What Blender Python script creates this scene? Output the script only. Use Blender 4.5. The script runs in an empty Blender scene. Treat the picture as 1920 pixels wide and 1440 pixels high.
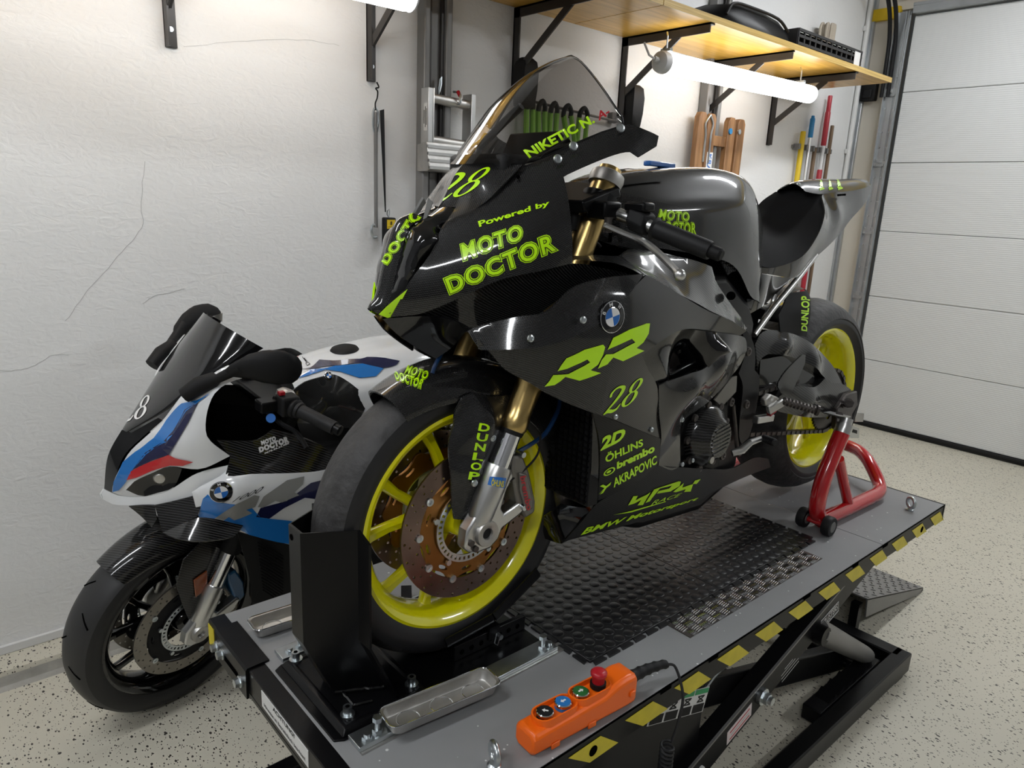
import bpy, bmesh, math, random
import numpy as np
from mathutils import Vector, Matrix
from mathutils.geometry import delaunay_2d_cdt
from mathutils.bvhtree import BVHTree
random.seed(5)
R = math.radians
sc = bpy.context.scene
COL = sc.collection
PI = math.pi

# ------------------------------------------------------------------ camera
cam_d = bpy.data.cameras.new('camera')
cam_d.sensor_fit = 'HORIZONTAL'
cam_d.sensor_width = 36.0
cam_d.lens = 36.0 * 1344.0 / 1920.0
cam_d.clip_start = 0.02
cam = bpy.data.objects.new('camera', cam_d)
COL.objects.link(cam)
sc.camera = cam
_y, _p, _r = R(48.39), R(14.26), R(-2.58)
_f = Vector((math.cos(_y) * math.cos(_p), math.sin(_y) * math.cos(_p), -math.sin(_p)))
_rt = Vector((math.sin(_y), -math.cos(_y), 0))
_dn = _f.cross(_rt)
_r2 = math.cos(_r) * _rt + math.sin(_r) * _dn
_d2 = -math.sin(_r) * _rt + math.cos(_r) * _dn
cam.matrix_world = Matrix(((_r2.x, -_d2.x, -_f.x, 0), (_r2.y, -_d2.y, -_f.y, 0), (_r2.z, -_d2.z, -_f.z, 1.5), (0, 0, 0, 1)))

# ------------------------------------------------------------------ light
sc.view_settings.view_transform = 'Standard'
sc.view_settings.look = 'None'
sc.view_settings.gamma = 1.0
sc.view_settings.use_curve_mapping = False
sc.view_settings.exposure = 0.25
world = bpy.data.worlds.new('room_air')
sc.world = world
world.use_nodes = True
world.node_tree.nodes['Background'].inputs[0].default_value = (0.9, 0.95, 1.0, 1)
world.node_tree.nodes['Background'].inputs[1].default_value = 0.05
LAMP_WALL = 7.5       # glow of the two tube lamps under the shelf
LAMP_FILL = 44.0       # glow of the added, unseen ceiling lamps

# ------------------------------------------------------------------ materials
MATS = {}
def nodes(name):
    m = bpy.data.materials.new(name); m.use_nodes = True
    nt = m.node_tree; b = nt.nodes['Principled BSDF']
    MATS[name] = m
    return m, nt, b
def pbr(name, col, rough=.5, metal=0., coat=0., spec=.5, emis=None, es=0., trans=0., alpha=1., bump=0., bscale=60., var=0., vscale=8.):
    m, nt, b = nodes(name)
    b.inputs['Base Color'].default_value = (*col, 1)
    b.inputs['Roughness'].default_value = rough
    b.inputs['Metallic'].default_value = metal
    b.inputs['Coat Weight'].default_value = coat
    b.inputs['Coat Roughness'].default_value = .04
    b.inputs['Specular IOR Level'].default_value = spec
    b.inputs['Transmission Weight'].default_value = trans
    if emis:
        b.inputs['Emission Color'].default_value = (*emis, 1); b.inputs['Emission Strength'].default_value = es
    if bump or var:
        tc = nt.nodes.new('ShaderNodeTexCoord'); no = nt.nodes.new('ShaderNodeTexNoise')
        nt.links.new(tc.outputs['Object'], no.inputs['Vector']); no.inputs['Scale'].default_value = bscale; no.inputs['Detail'].default_value = 4
        if bump:
            bp = nt.nodes.new('ShaderNodeBump'); bp.inputs['Strength'].default_value = bump; bp.inputs['Distance'].default_value = .004
            nt.links.new(no.outputs['Fac'], bp.inputs['Height']); nt.links.new(bp.outputs['Normal'], b.inputs['Normal'])
        if var:
            n2 = nt.nodes.new('ShaderNodeTexNoise'); n2.inputs['Scale'].default_value = vscale; n2.inputs['Detail'].default_value = 5
            nt.links.new(tc.outputs['Object'], n2.inputs['Vector'])
            rp = nt.nodes.new('ShaderNodeValToRGB'); rp.color_ramp.elements[0].position = .3; rp.color_ramp.elements[1].position = .7
            rp.color_ramp.elements[0].color = (*[c * (1 - var) for c in col], 1); rp.color_ramp.elements[1].color = (*[min(1, c * (1 + var)) for c in col], 1)
            nt.links.new(n2.outputs['Fac'], rp.inputs['Fac']); nt.links.new(rp.outputs['Color'], b.inputs['Base Color'])
    return m
def mathn(nt, op, a, b=None):
    n = nt.nodes.new('ShaderNodeMath'); n.operation = op
    for i, v in enumerate((a, b)):
        if v is None: continue
        if isinstance(v, (int, float)): n.inputs[i].default_value = v
        else: nt.links.new(v, n.inputs[i])
    return n.outputs[0]
def carbon(name, dark=.0015, light=.048, pitch=.0042, rough=.22, coat=1.0, twill=False):
    m, nt, b = nodes(name)
    tc = nt.nodes.new('ShaderNodeTexCoord'); sx = nt.nodes.new('ShaderNodeSeparateXYZ')
    nt.links.new(tc.outputs['Object'], sx.inputs[0])
    k = 2 * PI / pitch
    a = mathn(nt, 'ADD', sx.outputs['X'], mathn(nt, 'MULTIPLY', sx.outputs['Z'], .25))
    c = mathn(nt, 'SUBTRACT', sx.outputs['Z'], mathn(nt, 'MULTIPLY', sx.outputs['X'], .25))
    c = mathn(nt, 'ADD', c, mathn(nt, 'MULTIPLY', sx.outputs['Y'], .7))
    s1 = mathn(nt, 'SINE', mathn(nt, 'MULTIPLY', a, k))
    s2 = mathn(nt, 'SINE', mathn(nt, 'MULTIPLY', c, k))
    if twill:
        p = mathn(nt, 'SINE', mathn(nt, 'MULTIPLY', mathn(nt, 'ADD', a, c), k * .6))
    else:
        p = mathn(nt, 'MULTIPLY', s1, s2)
    f = mathn(nt, 'ADD', mathn(nt, 'MULTIPLY', p, .5), .5)
    rp = nt.nodes.new('ShaderNodeValToRGB')
    rp.color_ramp.elements[0].color = (dark, dark, dark, 1); rp.color_ramp.elements[1].color = (light, light, light * 1.02, 1)
    rp.color_ramp.elements[0].position = .50; rp.color_ramp.elements[1].position = .95
    nt.links.new(f, rp.inputs['Fac']); nt.links.new(rp.outputs['Color'], b.inputs['Base Color'])
    b.inputs['Roughness'].default_value = .4; b.inputs['Specular IOR Level'].default_value = .12
    b.inputs['Coat Weight'].default_value = coat; b.inputs['Coat Roughness'].default_value = rough * .3
    return m
def M(n): return MATS[n]
def floor_mat():
    m, nt, b = nodes('terrazzo')
    tc = nt.nodes.new('ShaderNodeTexCoord')
    def fleck(scale, rot, thr, stretch):
        mp = nt.nodes.new('ShaderNodeMapping'); mp.inputs['Rotation'].default_value = (0, 0, rot); mp.inputs['Scale'].default_value = (scale, scale * stretch, scale)
        nt.links.new(tc.outputs['Object'], mp.inputs[0])
        no = nt.nodes.new('ShaderNodeTexNoise'); no.inputs['Scale'].default_value = 2.5; nt.links.new(mp.outputs[0], no.inputs['Vector'])
        mx = nt.nodes.new('ShaderNodeMix'); mx.data_type = 'RGBA'; mx.inputs[0].default_value = .12
        nt.links.new(mp.outputs[0], mx.inputs[6]); nt.links.new(no.outputs['Color'], mx.inputs[7])
        vo = nt.nodes.new('ShaderNodeTexVoronoi'); vo.inputs['Scale'].default_value = 1.0; nt.links.new(mx.outputs[2], vo.inputs['Vector'])
        wn = nt.nodes.new('ShaderNodeSeparateColor'); nt.links.new(vo.outputs['Color'], wn.inputs[0])
        rad = mathn(nt, 'MULTIPLY', wn.outputs[0], thr)
        return mathn(nt, 'LESS_THAN', vo.outputs['Distance'], rad)
    f = mathn(nt, 'MAXIMUM', fleck(85, .5, .27, .6), mathn(nt, 'MAXIMUM', fleck(130, 1.9, .28, .55), fleck(190, 2.6, .26, .6)))
    no = nt.nodes.new('ShaderNodeTexNoise'); no.inputs['Scale'].default_value = 1.2; no.inputs['Detail'].default_value = 5
    nt.links.new(tc.outputs['Object'], no.inputs['Vector'])
    rp = nt.nodes.new('ShaderNodeValToRGB'); rp.color_ramp.elements[0].color = (.50, .47, .38, 1); rp.color_ramp.elements[1].color = (.60, .57, .48, 1)
    nt.links.new(no.outputs['Fac'], rp.inputs['Fac'])
    mix = nt.nodes.new('ShaderNodeMix'); mix.data_type = 'RGBA'
    nt.links.new(f, mix.inputs[0]); nt.links.new(rp.outputs['Color'], mix.inputs[6]); mix.inputs[7].default_value = (.045, .04, .035, 1)
    nt.links.new(mix.outputs[2], b.inputs['Base Color'])
    b.inputs['Roughness'].default_value = .45; b.inputs['Specular IOR Level'].default_value = .4
    return m
def wall_mat():
    m, nt, b = nodes('plaster')
    tc = nt.nodes.new('ShaderNodeTexCoord')
    mp = nt.nodes.new('ShaderNodeMapping'); mp.inputs['Scale'].default_value = (1, 1, 1.8); nt.links.new(tc.outputs['Object'], mp.inputs[0])
    n1 = nt.nodes.new('ShaderNodeTexNoise'); n1.inputs['Scale'].default_value = 26; n1.inputs['Detail'].default_value = 8; n1.inputs['Distortion'].default_value = 1.2
    n2 = nt.nodes.new('ShaderNodeTexNoise'); n2.inputs['Scale'].default_value = 2.3; n2.inputs['Detail'].default_value = 4
    for n in (n1, n2): nt.links.new(mp.outputs[0], n.inputs['Vector'])
    vo = nt.nodes.new('ShaderNodeTexVoronoi'); vo.inputs['Scale'].default_value = 5.5; nt.links.new(mp.outputs[0], vo.inputs['Vector'])
    pit = mathn(nt, 'MULTIPLY', mathn(nt, 'LESS_THAN', vo.outputs['Distance'], .05), -.35)
    h = mathn(nt, 'ADD', mathn(nt, 'MULTIPLY', n1.outputs['Fac'], mathn(nt, 'ADD', n2.outputs['Fac'], -.1)), pit)
    bp = nt.nodes.new('ShaderNodeBump'); bp.inputs['Strength'].default_value = .5; bp.inputs['Distance'].default_value = .012
    nt.links.new(h, bp.inputs['Height']); nt.links.new(bp.outputs['Normal'], b.inputs['Normal'])
    rp = nt.nodes.new('ShaderNodeValToRGB'); rp.color_ramp.elements[0].color = (.70, .70, .69, 1); rp.color_ramp.elements[1].color = (.78, .78, .77, 1)
    nt.links.new(n2.outputs['Fac'], rp.inputs['Fac']); nt.links.new(rp.outputs['Color'], b.inputs['Base Color'])
    b.inputs['Roughness'].default_value = .75
    return m
def wood_mat(name, c1, c2, scale=(1, 14, 14), rough=.35, coat=.2):
    m, nt, b = nodes(name)
    tc = nt.nodes.new('ShaderNodeTexCoord'); mp = nt.nodes.new('ShaderNodeMapping'); mp.inputs['Scale'].default_value = scale
    nt.links.new(tc.outputs['Object'], mp.inputs[0])
    no = nt.nodes.new('ShaderNodeTexNoise'); no.inputs['Scale'].default_value = 3; no.inputs['Detail'].default_value = 7; no.inputs['Distortion'].default_value = .6
    nt.links.new(mp.outputs[0], no.inputs['Vector'])
    rp = nt.nodes.new('ShaderNodeValToRGB'); rp.color_ramp.elements[0].position = .35; rp.color_ramp.elements[1].position = .65
    rp.color_ramp.elements[0].color = (*c1, 1); rp.color_ramp.elements[1].color = (*c2, 1)
    nt.links.new(no.outputs['Fac'], rp.inputs['Fac']); nt.links.new(rp.outputs['Color'], b.inputs['Base Color'])
    b.inputs['Roughness'].default_value = rough; b.inputs['Coat Weight'].default_value = coat; b.inputs['Coat Roughness'].default_value = .2
    return m
def speck_mat(name, base, speck, scale=55, thr=.16, rough=.5):
    m, nt, b = nodes(name)
    tc = nt.nodes.new('ShaderNodeTexCoord'); vo = nt.nodes.new('ShaderNodeTexVoronoi'); vo.inputs['Scale'].default_value = scale
    no = nt.nodes.new('ShaderNodeTexNoise'); no.inputs['Scale'].default_value = 3.; no.inputs['Detail'].default_value = 6
    for n in (vo, no): nt.links.new(tc.outputs['Object'], n.inputs['Vector'])
    sp = nt.nodes.new('ShaderNodeSeparateColor'); nt.links.new(vo.outputs['Color'], sp.inputs[0])
    gate = mathn(nt, 'GREATER_THAN', mathn(nt, 'ADD', sp.outputs[1], no.outputs['Fac']), 1.25)
    f = mathn(nt, 'MULTIPLY', mathn(nt, 'LESS_THAN', vo.outputs['Distance'], mathn(nt, 'MULTIPLY', sp.outputs[0], thr)), gate)
    rp = nt.nodes.new('ShaderNodeValToRGB'); rp.color_ramp.elements[0].color = (*[c * .88 for c in base], 1); rp.color_ramp.elements[1].color = (*[c * 1.12 for c in base], 1)
    rp.color_ramp.elements[0].position = .3; rp.color_ramp.elements[1].position = .7
    nt.links.new(no.outputs['Fac'], rp.inputs['Fac'])
    mix = nt.nodes.new('ShaderNodeMix'); mix.data_type = 'RGBA'
    nt.links.new(f, mix.inputs[0]); nt.links.new(rp.outputs['Color'], mix.inputs[6]); mix.inputs[7].default_value = (*speck, 1)
    nt.links.new(mix.outputs[2], b.inputs['Base Color']); b.inputs['Roughness'].default_value = rough
    return m
floor_mat(); wall_mat(); pbr('far_wall', (.22, .22, .225), .8); pbr('ceiling_paint', (.34, .34, .34), .8)
wood_mat('plywood', (.50, .27, .035), (.66, .38, .07)); wood_mat('old_wood', (.16, .075, .025), (.36, .19, .08), (8, 8, .8), .55, 0)
wood_mat('ply_edge', (.42, .27, .06), (.62, .42, .13), (1, 1, 60)); wood_mat('brown_wood', (.10, .06, .035), (.17, .11, .06), (14, 14, 1), .6, 0)
speck_mat('deck_paint', (.225, .228, .232), (.6, .6, .6))
carbon('carbon'); carbon('carbon_matt', .004, .016, .0048, .9, .45); carbon('carbon_twill', .003, .03, .006, .3, 1, True)
pbr('gloss_black', (.003, .003, .0035), .12, coat=1, spec=.2); pbr('satin_black', (.004, .004, .0045), .36, spec=.18); pbr('black_paint', (.003, .003, .0035), .28, spec=.22, bump=.06, bscale=400)
pbr('matt_black', (.007, .007, .0075), .6, spec=.25); pbr('rubber', (.011, .011, .012), .55, spec=.3); pbr('mat_rubber', (.010, .010, .011), .34, bump=.06, bscale=250)
pbr('slick_tyre', (.030, .029, .029), .62, bump=1.0, bscale=45, var=.4, vscale=28); pbr('tyre_side', (.011, .011, .012), .5); pbr('road_tyre', (.020, .020, .021), .5)
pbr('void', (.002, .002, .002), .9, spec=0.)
pbr('neon', (.56, .98, .0), .3, coat=.4); pbr('neon_dim', (.48, .82, .002), .4)
pbr('rim_yellow', (.86, .82, .003), .22, coat=1); pbr('red_paint', (.50, .008, .012), .22, coat=1); pbr('signal_red', (.45, .01, .02), .35)
pbr('gold', (.60, .43, .17), .28, metal=1); pbr('gold_anod', (.30, .135, .035), .38, metal=.9); pbr('alu', (.62, .62, .61), .32, metal=1); pbr('alu_dull', (.50, .49, .47), .45, metal=1, var=.15, vscale=20)
pbr('chrome', (.85, .86, .88), .08, metal=1); pbr('zinc', (.58, .62, .64), .3, metal=1, var=.12, vscale=30); pbr('steel_dark', (.085, .075, .07), .35, metal=.7, var=.25, vscale=14)
pbr('disc_steel', (.17, .12, .10), .25, metal=.9, var=.3, vscale=12); pbr('disc_grey', (.26, .24, .21), .3, metal=.8, var=.1); pbr('caliper_grey', (.20, .19, .17), .45, metal=.6)
pbr('bracket_steel', (.036, .033, .031), .38, metal=.3, var=.2, vscale=6); pbr('column_steel', (.19, .187, .182), .42, metal=.3, var=.12, vscale=5)
pbr('white_paint', (.70, .71, .72), .25, coat=1); pbr('bmw_blue', (.012, .16, .50), .25, coat=1); pbr('navy', (.010, .012, .055), .25, coat=1); pbr('m_red', (.50, .012, .018), .25, coat=1)
pbr('roundel_blue', (.006, .13, .48), .3, coat=1); pbr('roundel_white', (.8, .8, .8), .3, coat=1); pbr('silver_grey', (.24, .24, .23), .3, coat=.6)
pbr('orange_plastic', (.90, .14, .004), .35); pbr('btn_blue', (.02, .16, .45), .35); pbr('btn_green', (.02, .13, .03), .35); pbr('white_print', (.72, .72, .70), .5); pbr('grey_print', (.45, .45, .44), .5)
pbr('hazard_yellow', (.60, .50, .02), .45, var=.12, vscale=25); pbr('beam_yellow', (.62, .42, .01), .5, var=.1)
pbr('door_white', (.66, .67, .66), .45); pbr('door_steel', (.45, .47, .48), .35, metal=.7, var=.1); pbr('beige_wall', (.62, .58, .50), .75)
pbr('label_white', (.66, .66, .65), .5); pbr('label_pink', (.68, .60, .60), .5); pbr('label_green', (.02, .30, .10), .5); pbr('amber', (.25, .05, .006), .25, coat=1); pbr('caliper_blue', (.006, .07, .17), .3, coat=.6)
pbr('seat_foam', (.006, .006, .0065), .8, spec=.2, bump=.1, bscale=500); pbr('rope', (.42, .37, .30), .9); pbr('strap_green', (.22, .46, .05), .7); pbr('crate', (.012, .012, .013), .5)
pbr('pole_yellow', (.68, .48, .01), .4); pbr('pole_blue', (.02, .22, .50), .35); pbr('pole_red', (.38, .02, .035), .4); pbr('pole_white', (.68, .68, .68), .4)
pbr('lamp_body', (.55, .55, .55), .4); pbr('tube_glow', (.9, .9, .9), .4, emis=(.97, .985, 1), es=LAMP_WALL); pbr('ceiling_fill_glow', (.9, .9, .9), .4, emis=(.95, .975, 1), es=LAMP_FILL)
pbr('brake_hose', (.004, .03, .10), .3, trans=.0); pbr('exhaust_red', (.25, .02, .03), .4); pbr('curb_grey', (.33, .32, .29), .7, var=.2, vscale=20)
def screen_mat(name, tint, dens):
    m, nt, b = nodes(name)
    nt.nodes.remove(b); out = nt.nodes['Material Output']
    tr = nt.nodes.new('ShaderNodeBsdfTransparent'); tr.inputs[0].default_value = (*tint, 1)
    gl = nt.nodes.new('ShaderNodeBsdfGlossy'); gl.inputs['Roughness'].default_value = .04; gl.inputs[0].default_value = (1, 1, 1, 1)
    fr = nt.nodes.new('ShaderNodeFresnel'); fr.inputs[0].default_value = 1.45
    mx = nt.nodes.new('ShaderNodeMixShader')
    nt.links.new(fr.outputs[0], mx.inputs[0]); nt.links.new(tr.outputs[0], mx.inputs[1]); nt.links.new(gl.outputs[0], mx.inputs[2]); nt.links.new(mx.outputs[0], out.inputs[0])
screen_mat('smoke_screen', (.43, .41, .40), 1); screen_mat('dark_screen', (.10, .10, .11), 1)

# ------------------------------------------------------------------ mesh helpers
def V3(p): return Vector(p)
class MB:
    def __init__(s): s.v = []; s.f = []
    def add(s, vs, fs):
        o = len(s.v); s.v += [tuple(p) for p in vs]; s.f += [tuple(i + o for i in f) for f in fs]; return s
    def box(s, c, d, rot=None):
        x, y, z = d[0] / 2, d[1] / 2, d[2] / 2
        vs = [Vector((a * x, b * y, e * z)) for e in (-1, 1) for a, b in ((-1, -1), (1, -1), (1, 1), (-1, 1))]
        if rot is not None: vs = [rot @ p for p in vs]
        return s.add([p + Vector(c) for p in vs], [(3, 2, 1, 0), (4, 5, 6, 7), (0, 1, 5, 4), (1, 2, 6, 5), (2, 3, 7, 6), (3, 0, 4, 7)])
    def beam(s, p0, p1, w, h, up=(0, 0, 1)):
        p0, p1 = Vector(p0), Vector(p1); d = (p1 - p0); L = d.length; d.normalize()
        u = Vector(up); sd = d.cross(u).normalized(); u = sd.cross(d)
        rot = Matrix((d, sd, u)).transposed()
        return s.box((p0 + p1) / 2, (L, w, h), rot)
    def cyl(s, p0, p1, r0, r1=None, n=20, caps=True):
        r1 = r0 if r1 is None else r1
        return s.rings([(p0, r0), (p1, r1)], n, caps)
    def rings(s, pr, n=20, caps=True, axis=None):
        P = [Vector(p) for p, _ in pr]; d = Vector(axis) if axis else (P[-1] - P[0]); d.normalize()
        a = d.orthogonal().normalized(); b = d.cross(a)
        vs = []; fs = []
        for p, (_, r) in zip(P, pr): vs += [p + (a * math.cos(t) + b * math.sin(t)) * r for t in [2 * PI * i / n for i in range(n)]]
        for k in range(len(pr) - 1):
            for i in range(n):
                j = (i + 1) % n; fs.append((k * n + i, k * n + j, (k + 1) * n + j, (k + 1) * n + i))
        if caps: fs.append(tuple(range(n))[::-1]); fs.append(tuple(range((len(pr) - 1) * n, len(pr) * n)))
        return s.add(vs, fs)
    def lathe(s, prof, o, axis=(0, 1, 0), n=48, closed=True, a0=0, a1=2 * PI):
        d = Vector(axis).normalized(); a = Vector((0, 0, 1)) if abs(d.z) < .9 else Vector((1, 0, 0)); a = (a - d * a.dot(d)).normalized(); b = d.cross(a)
        o = Vector(o); vs = []; fs = []; m = len(prof); full = abs(a1 - a0 - 2 * PI) < 1e-6; cnt = n if full else n + 1
        for i in range(cnt):
            t = a0 + (a1 - a0) * i / n; e = a * math.cos(t) + b * math.sin(t)
            vs += [o + e * r + d * h for r, h in prof]
        for i in range(n):
            j = (i + 1) % cnt
            for k in range(m if closed else m - 1):
                l = (k + 1) % m; fs.append((i * m + k, i * m + l, j * m + l, j * m + k))
        return s.add(vs, fs)
    def tube(s, pts, r, n=10, caps=True, closed=False, smooth=0):
        P = [Vector(p) for p in pts]
        if smooth: P = spline(P, smooth, closed)
        m = len(P); rr = r if isinstance(r, (list, tuple)) else None
        vs = []; fs = []; pa = None
        for i, p in enumerate(P):
            if closed: d = P[(i + 1) % m] - P[i - 1]
            else: d = P[min(i + 1, m - 1)] - P[max(i - 1, 0)]
            d.normalize()
            if pa is None: a = d.orthogonal().normalized()
            else:
                a = pa - d * pa.dot(d)
                a = a.normalized() if a.length > 1e-6 else d.orthogonal().normalized()
            pa = a; b = d.cross(a)
            q = r if rr is None else rr[0] + (rr[-1] - rr[0]) * i / (m - 1) if len(rr) == 2 else rr[i]
            vs += [p + (a * math.cos(t) + b * math.sin(t)) * q for t in [2 * PI * k / n for k in range(n)]]
        for i in range(m if closed else m - 1):
            j = (i + 1) % m
            for k in range(n):
                l = (k + 1) % n; fs.append((i * n + k, i * n + l, j * n + l, j * n + k))
        if caps and not closed: fs.append(tuple(range(n))[::-1]); fs.append(tuple(range((m - 1) * n, m * n)))
        return s.add(vs, fs)
    def prism(s, pts, vec):
        P = [Vector(p) for p in pts]; n = len(P); v = Vector(vec)
        return s.add(P + [p + v for p in P], [tuple(range(n))[::-1], tuple(range(n, 2 * n))] + [(i, (i + 1) % n, (i + 1) % n + n, i + n) for i in range(n)])
    def grid(s, rows, close_u=False, close_v=False):
        m = len(rows); n = len(rows[0]); vs = [p for r in rows for p in r]; fs = []
        for i in range(m if close_u else m - 1):
            for j in range(n if close_v else n - 1):
                a, b = (i + 1) % m, (j + 1) % n
                fs.append((i * n + j, i * n + b, a * n + b, a * n + j))
        return s.add(vs, fs)
    def loft(s, secs, caps=True):
        n = len(secs[0]); o = len(s.v); s.grid(secs, close_v=True)
        if caps: s.f.append(tuple(range(o, o + n))[::-1]); s.f.append(tuple(range(o + (len(secs) - 1) * n, o + len(secs) * n)))
        return s
    def xf(s, mtx): s.v = [tuple(mtx @ Vector(p)) for p in s.v]; return s
    def mir(s): s.v = [(p[0], -p[1], p[2]) for p in s.v]; s.f = [f[::-1] for f in s.f]; return s
    def copy(s): q = MB(); q.v = list(s.v); q.f = list(s.f); return q
def spline(P, k=6, closed=False):
    P = [Vector(p) for p in P]; n = len(P); out = []
    for i in range(n if closed else n - 1):
        p1, p2 = P[i], P[(i + 1) % n]
        p0 = P[i - 1] if (i > 0 or closed) else p1 + (p1 - p2); p3 = P[(i + 2) % n] if (i + 2 < n or closed) else p2 + (p2 - p1)
        for j in range(k):
            t = j / k
            out.append(.5 * ((2 * p1) + (p2 - p0) * t + (2 * p0 - 5 * p1 + 4 * p2 - p3) * t * t + (3 * p1 - p0 - 3 * p2 + p3) * t ** 3))
    if not closed: out.append(P[-1])
    return out
def mesh(name, mb, smooth=35, fix=True):
    me = bpy.data.meshes.new(name); me.from_pydata([tuple(p) for p in mb.v], [], mb.f); me.validate()
    if fix:
        bm = bmesh.new(); bm.from_mesh(me); bmesh.ops.remove_doubles(bm, verts=bm.verts, dist=1e-6); bmesh.ops.recalc_face_normals(bm, faces=bm.faces); bm.to_mesh(me); bm.free()
    if smooth:
        me.shade_smooth(); me.set_sharp_from_angle(angle=R(smooth))
    me.update()
    return me
def link(name, data, parent=None, loc=None, rot=None):
    o = bpy.data.objects.new(name, data); COL.objects.link(o)
    if parent is not None: o.parent = parent
    if loc is not None: o.location = loc
    if rot is not None: o.rotation_euler = rot
    return o
def obj(name, mb, mat, parent=None, bevel=0, smooth=35, loc=None, rot=None, label=None, fix=True):
    me = mesh(name, mb, smooth, fix); me.materials.append(M(mat) if isinstance(mat, str) else mat)
    o = link(name, me, parent, loc, rot)
    if bevel:
        b = o.modifiers.new('bevel', 'BEVEL'); b.width = bevel; b.segments = 2; b.limit_method = 'ANGLE'; b.angle_limit = R(40); b.harden_normals = False
    if label: o['label'] = label
    return o
def tag(o, label, cat, group=None):
    o['label'] = label; o['category'] = cat
    if group: o['group'] = group
    return o
def struct(o): o['kind'] = 'structure'; return o
def thing(name, label, cat, loc=(0, 0, 0), rot=(0, 0, 0), group=None):
    o = link(name, None, None, loc, rot); o.empty_display_size = .1
    return tag(o, label, cat, group)
def twin(o, name=None, parent=None, loc=None, rot=None):
    c = o.copy(); COL.objects.link(c)
    if parent is not None: c.parent = parent
    if loc is not None: c.location = loc
    if rot is not None: c.rotation_euler = rot
    return c

# --- skin panels: an outline with depth plus inner control points, spanned by a thin-plate surface
def smooth_outline(P, step, corner=38):
    n = len(P); out = []
    P = [Vector(p) for p in P]
    def is_c(i):
        a = (P[i] - P[i - 1]); b = (P[(i + 1) % n] - P[i])
        return a.length < 1e-9 or b.length < 1e-9 or math.degrees(a.angle(b)) > corner
    C = [is_c(i) for i in range(n)]
    for i in range(n):
        p1, p2 = P[i], P[(i + 1) % n]
        p0 = P[i - 1] if not C[i] else p1 + (p1 - p2) * .3; p3 = P[(i + 2) % n] if not C[(i + 1) % n] else p2 + (p2 - p1) * .3
        if C[i]: p0 = p1 - (p2 - p1)
        if C[(i + 1) % n]: p3 = p2 + (p2 - p1)
        k = max(1, int((p2 - p1).length / step))
        for j in range(k):
            t = j / k
            out.append(.5 * ((2 * p1) + (p2 - p0) * t + (2 * p0 - 5 * p1 + 4 * p2 - p3) * t * t + (3 * p1 - p0 - 3 * p2 + p3) * t ** 3))
    return out
def inpoly(poly, x, y):
    c = False; n = len(poly); j = n - 1
    for i in range(n):
        xi, yi = poly[i]; xj, yj = poly[j]
        if (yi > y) != (yj > y) and x < (xj - xi) * (y - yi) / (yj - yi) + xi: c = not c
        j = i
    return c
def skin(outline, inner=(), normal=(0, -1, 0), thick=.004, res=.014, corner=38, lam=1e-5, poly_deg=0):
    n = Vector(normal).normalized(); up = Vector((0, 0, 1)) if abs(n.z) < .95 else Vector((1, 0, 0))
    u = up.cross(n).normalized(); v = n.cross(u)
    fr = np.array([u, v, n])
    ctl = np.array([tuple(p) for p in list(outline) + list(inner)]) @ fr.T
    X = ctl[:, :2]; h = ctl[:, 2]; N = len(X)
    d = np.linalg.norm(X[:, None] - X[None], axis=2)
    phi = lambda r: np.where(r > 1e-9, r * r * np.log(np.maximum(r, 1e-9)), 0)
    A = np.zeros((N + 3, N + 3)); A[:N, :N] = phi(d) + lam * np.eye(N); A[:N, N] = 1; A[:N, N + 1:] = X; A[N, :N] = 1; A[N + 1:, :N] = X.T
    w = np.linalg.solve(A, np.append(h, [0, 0, 0]))
    def H(q):
        r = np.linalg.norm(q[:, None] - X[None], axis=2); return phi(r) @ w[:N] + w[N] + q @ w[N + 1:]
    if poly_deg:
        c0 = X.mean(0); sc_ = np.abs(X - c0).max()
        ex_ = [(i, j) for i in range(poly_deg + 1) for j in range(poly_deg + 1 - i)]
        basis = lambda q: np.column_stack([((q[:, 0] - c0[0]) / sc_) ** i * ((q[:, 1] - c0[1]) / sc_) ** j for i, j in ex_])
        Bm = basis(X); co = np.linalg.solve(Bm.T @ Bm + 2e-3 * np.eye(len(ex_)), Bm.T @ h)
        rbf = H
        H = lambda q: basis(q) @ co
    so = smooth_outline([Vector(p) for p in outline], res, corner)
    b2 = np.array([tuple(p) for p in so]) @ fr.T; poly = [(p[0], p[1]) for p in b2]
    nb = len(poly); mn = b2.min(0); mx = b2.max(0); pts = []
    y = mn[1]; row = 0; bp = np.array(poly)
    while y < mx[1]:
        x = mn[0] + (res / 2 if row % 2 else 0)
        while x < mx[0]:
            if inpoly(poly, x, y) and np.min(np.hypot(bp[:, 0] - x, bp[:, 1] - y)) > res * .55: pts.append((x, y))
            x += res
        y += res * .866; row += 1
    q = np.array(poly + pts)
    hh = H(q)
    r = delaunay_2d_cdt([Vector(p) for p in q], [(i, (i + 1) % nb) for i in range(nb)], [], 0, 1e-7)
    vs, tris, orig = r[0], r[2], r[3]
    q2 = np.array([tuple(p) for p in vs]); hh = H(q2)
    keep = [t for t in tris if inpoly(poly, sum(vs[i].x for i in t) / 3, sum(vs[i].y for i in t) / 3)]
    top = (np.column_stack([q2, hh])) @ fr
    mb = MB(); m = len(top)
    if thick:
        bot = (np.column_stack([q2, hh - thick])) @ fr
        from collections import Counter
        ec = Counter()
        for t in keep:
            for a, b in zip(t, t[1:] + t[:1]): ec[(a, b)] += 1
        side = [(a, b) for (a, b) in ec if (b, a) not in ec]
        mb.add(list(map(tuple, top)) + list(map(tuple, bot)), [tuple(t) for t in keep] + [tuple(i + m for i in t[::-1]) for t in keep] + [(b, a, a + m, b + m) for a, b in side])
    else:
        mb.add(list(map(tuple, top)), [tuple(t) for t in keep])
    return mb
TARGETS = {}
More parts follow.
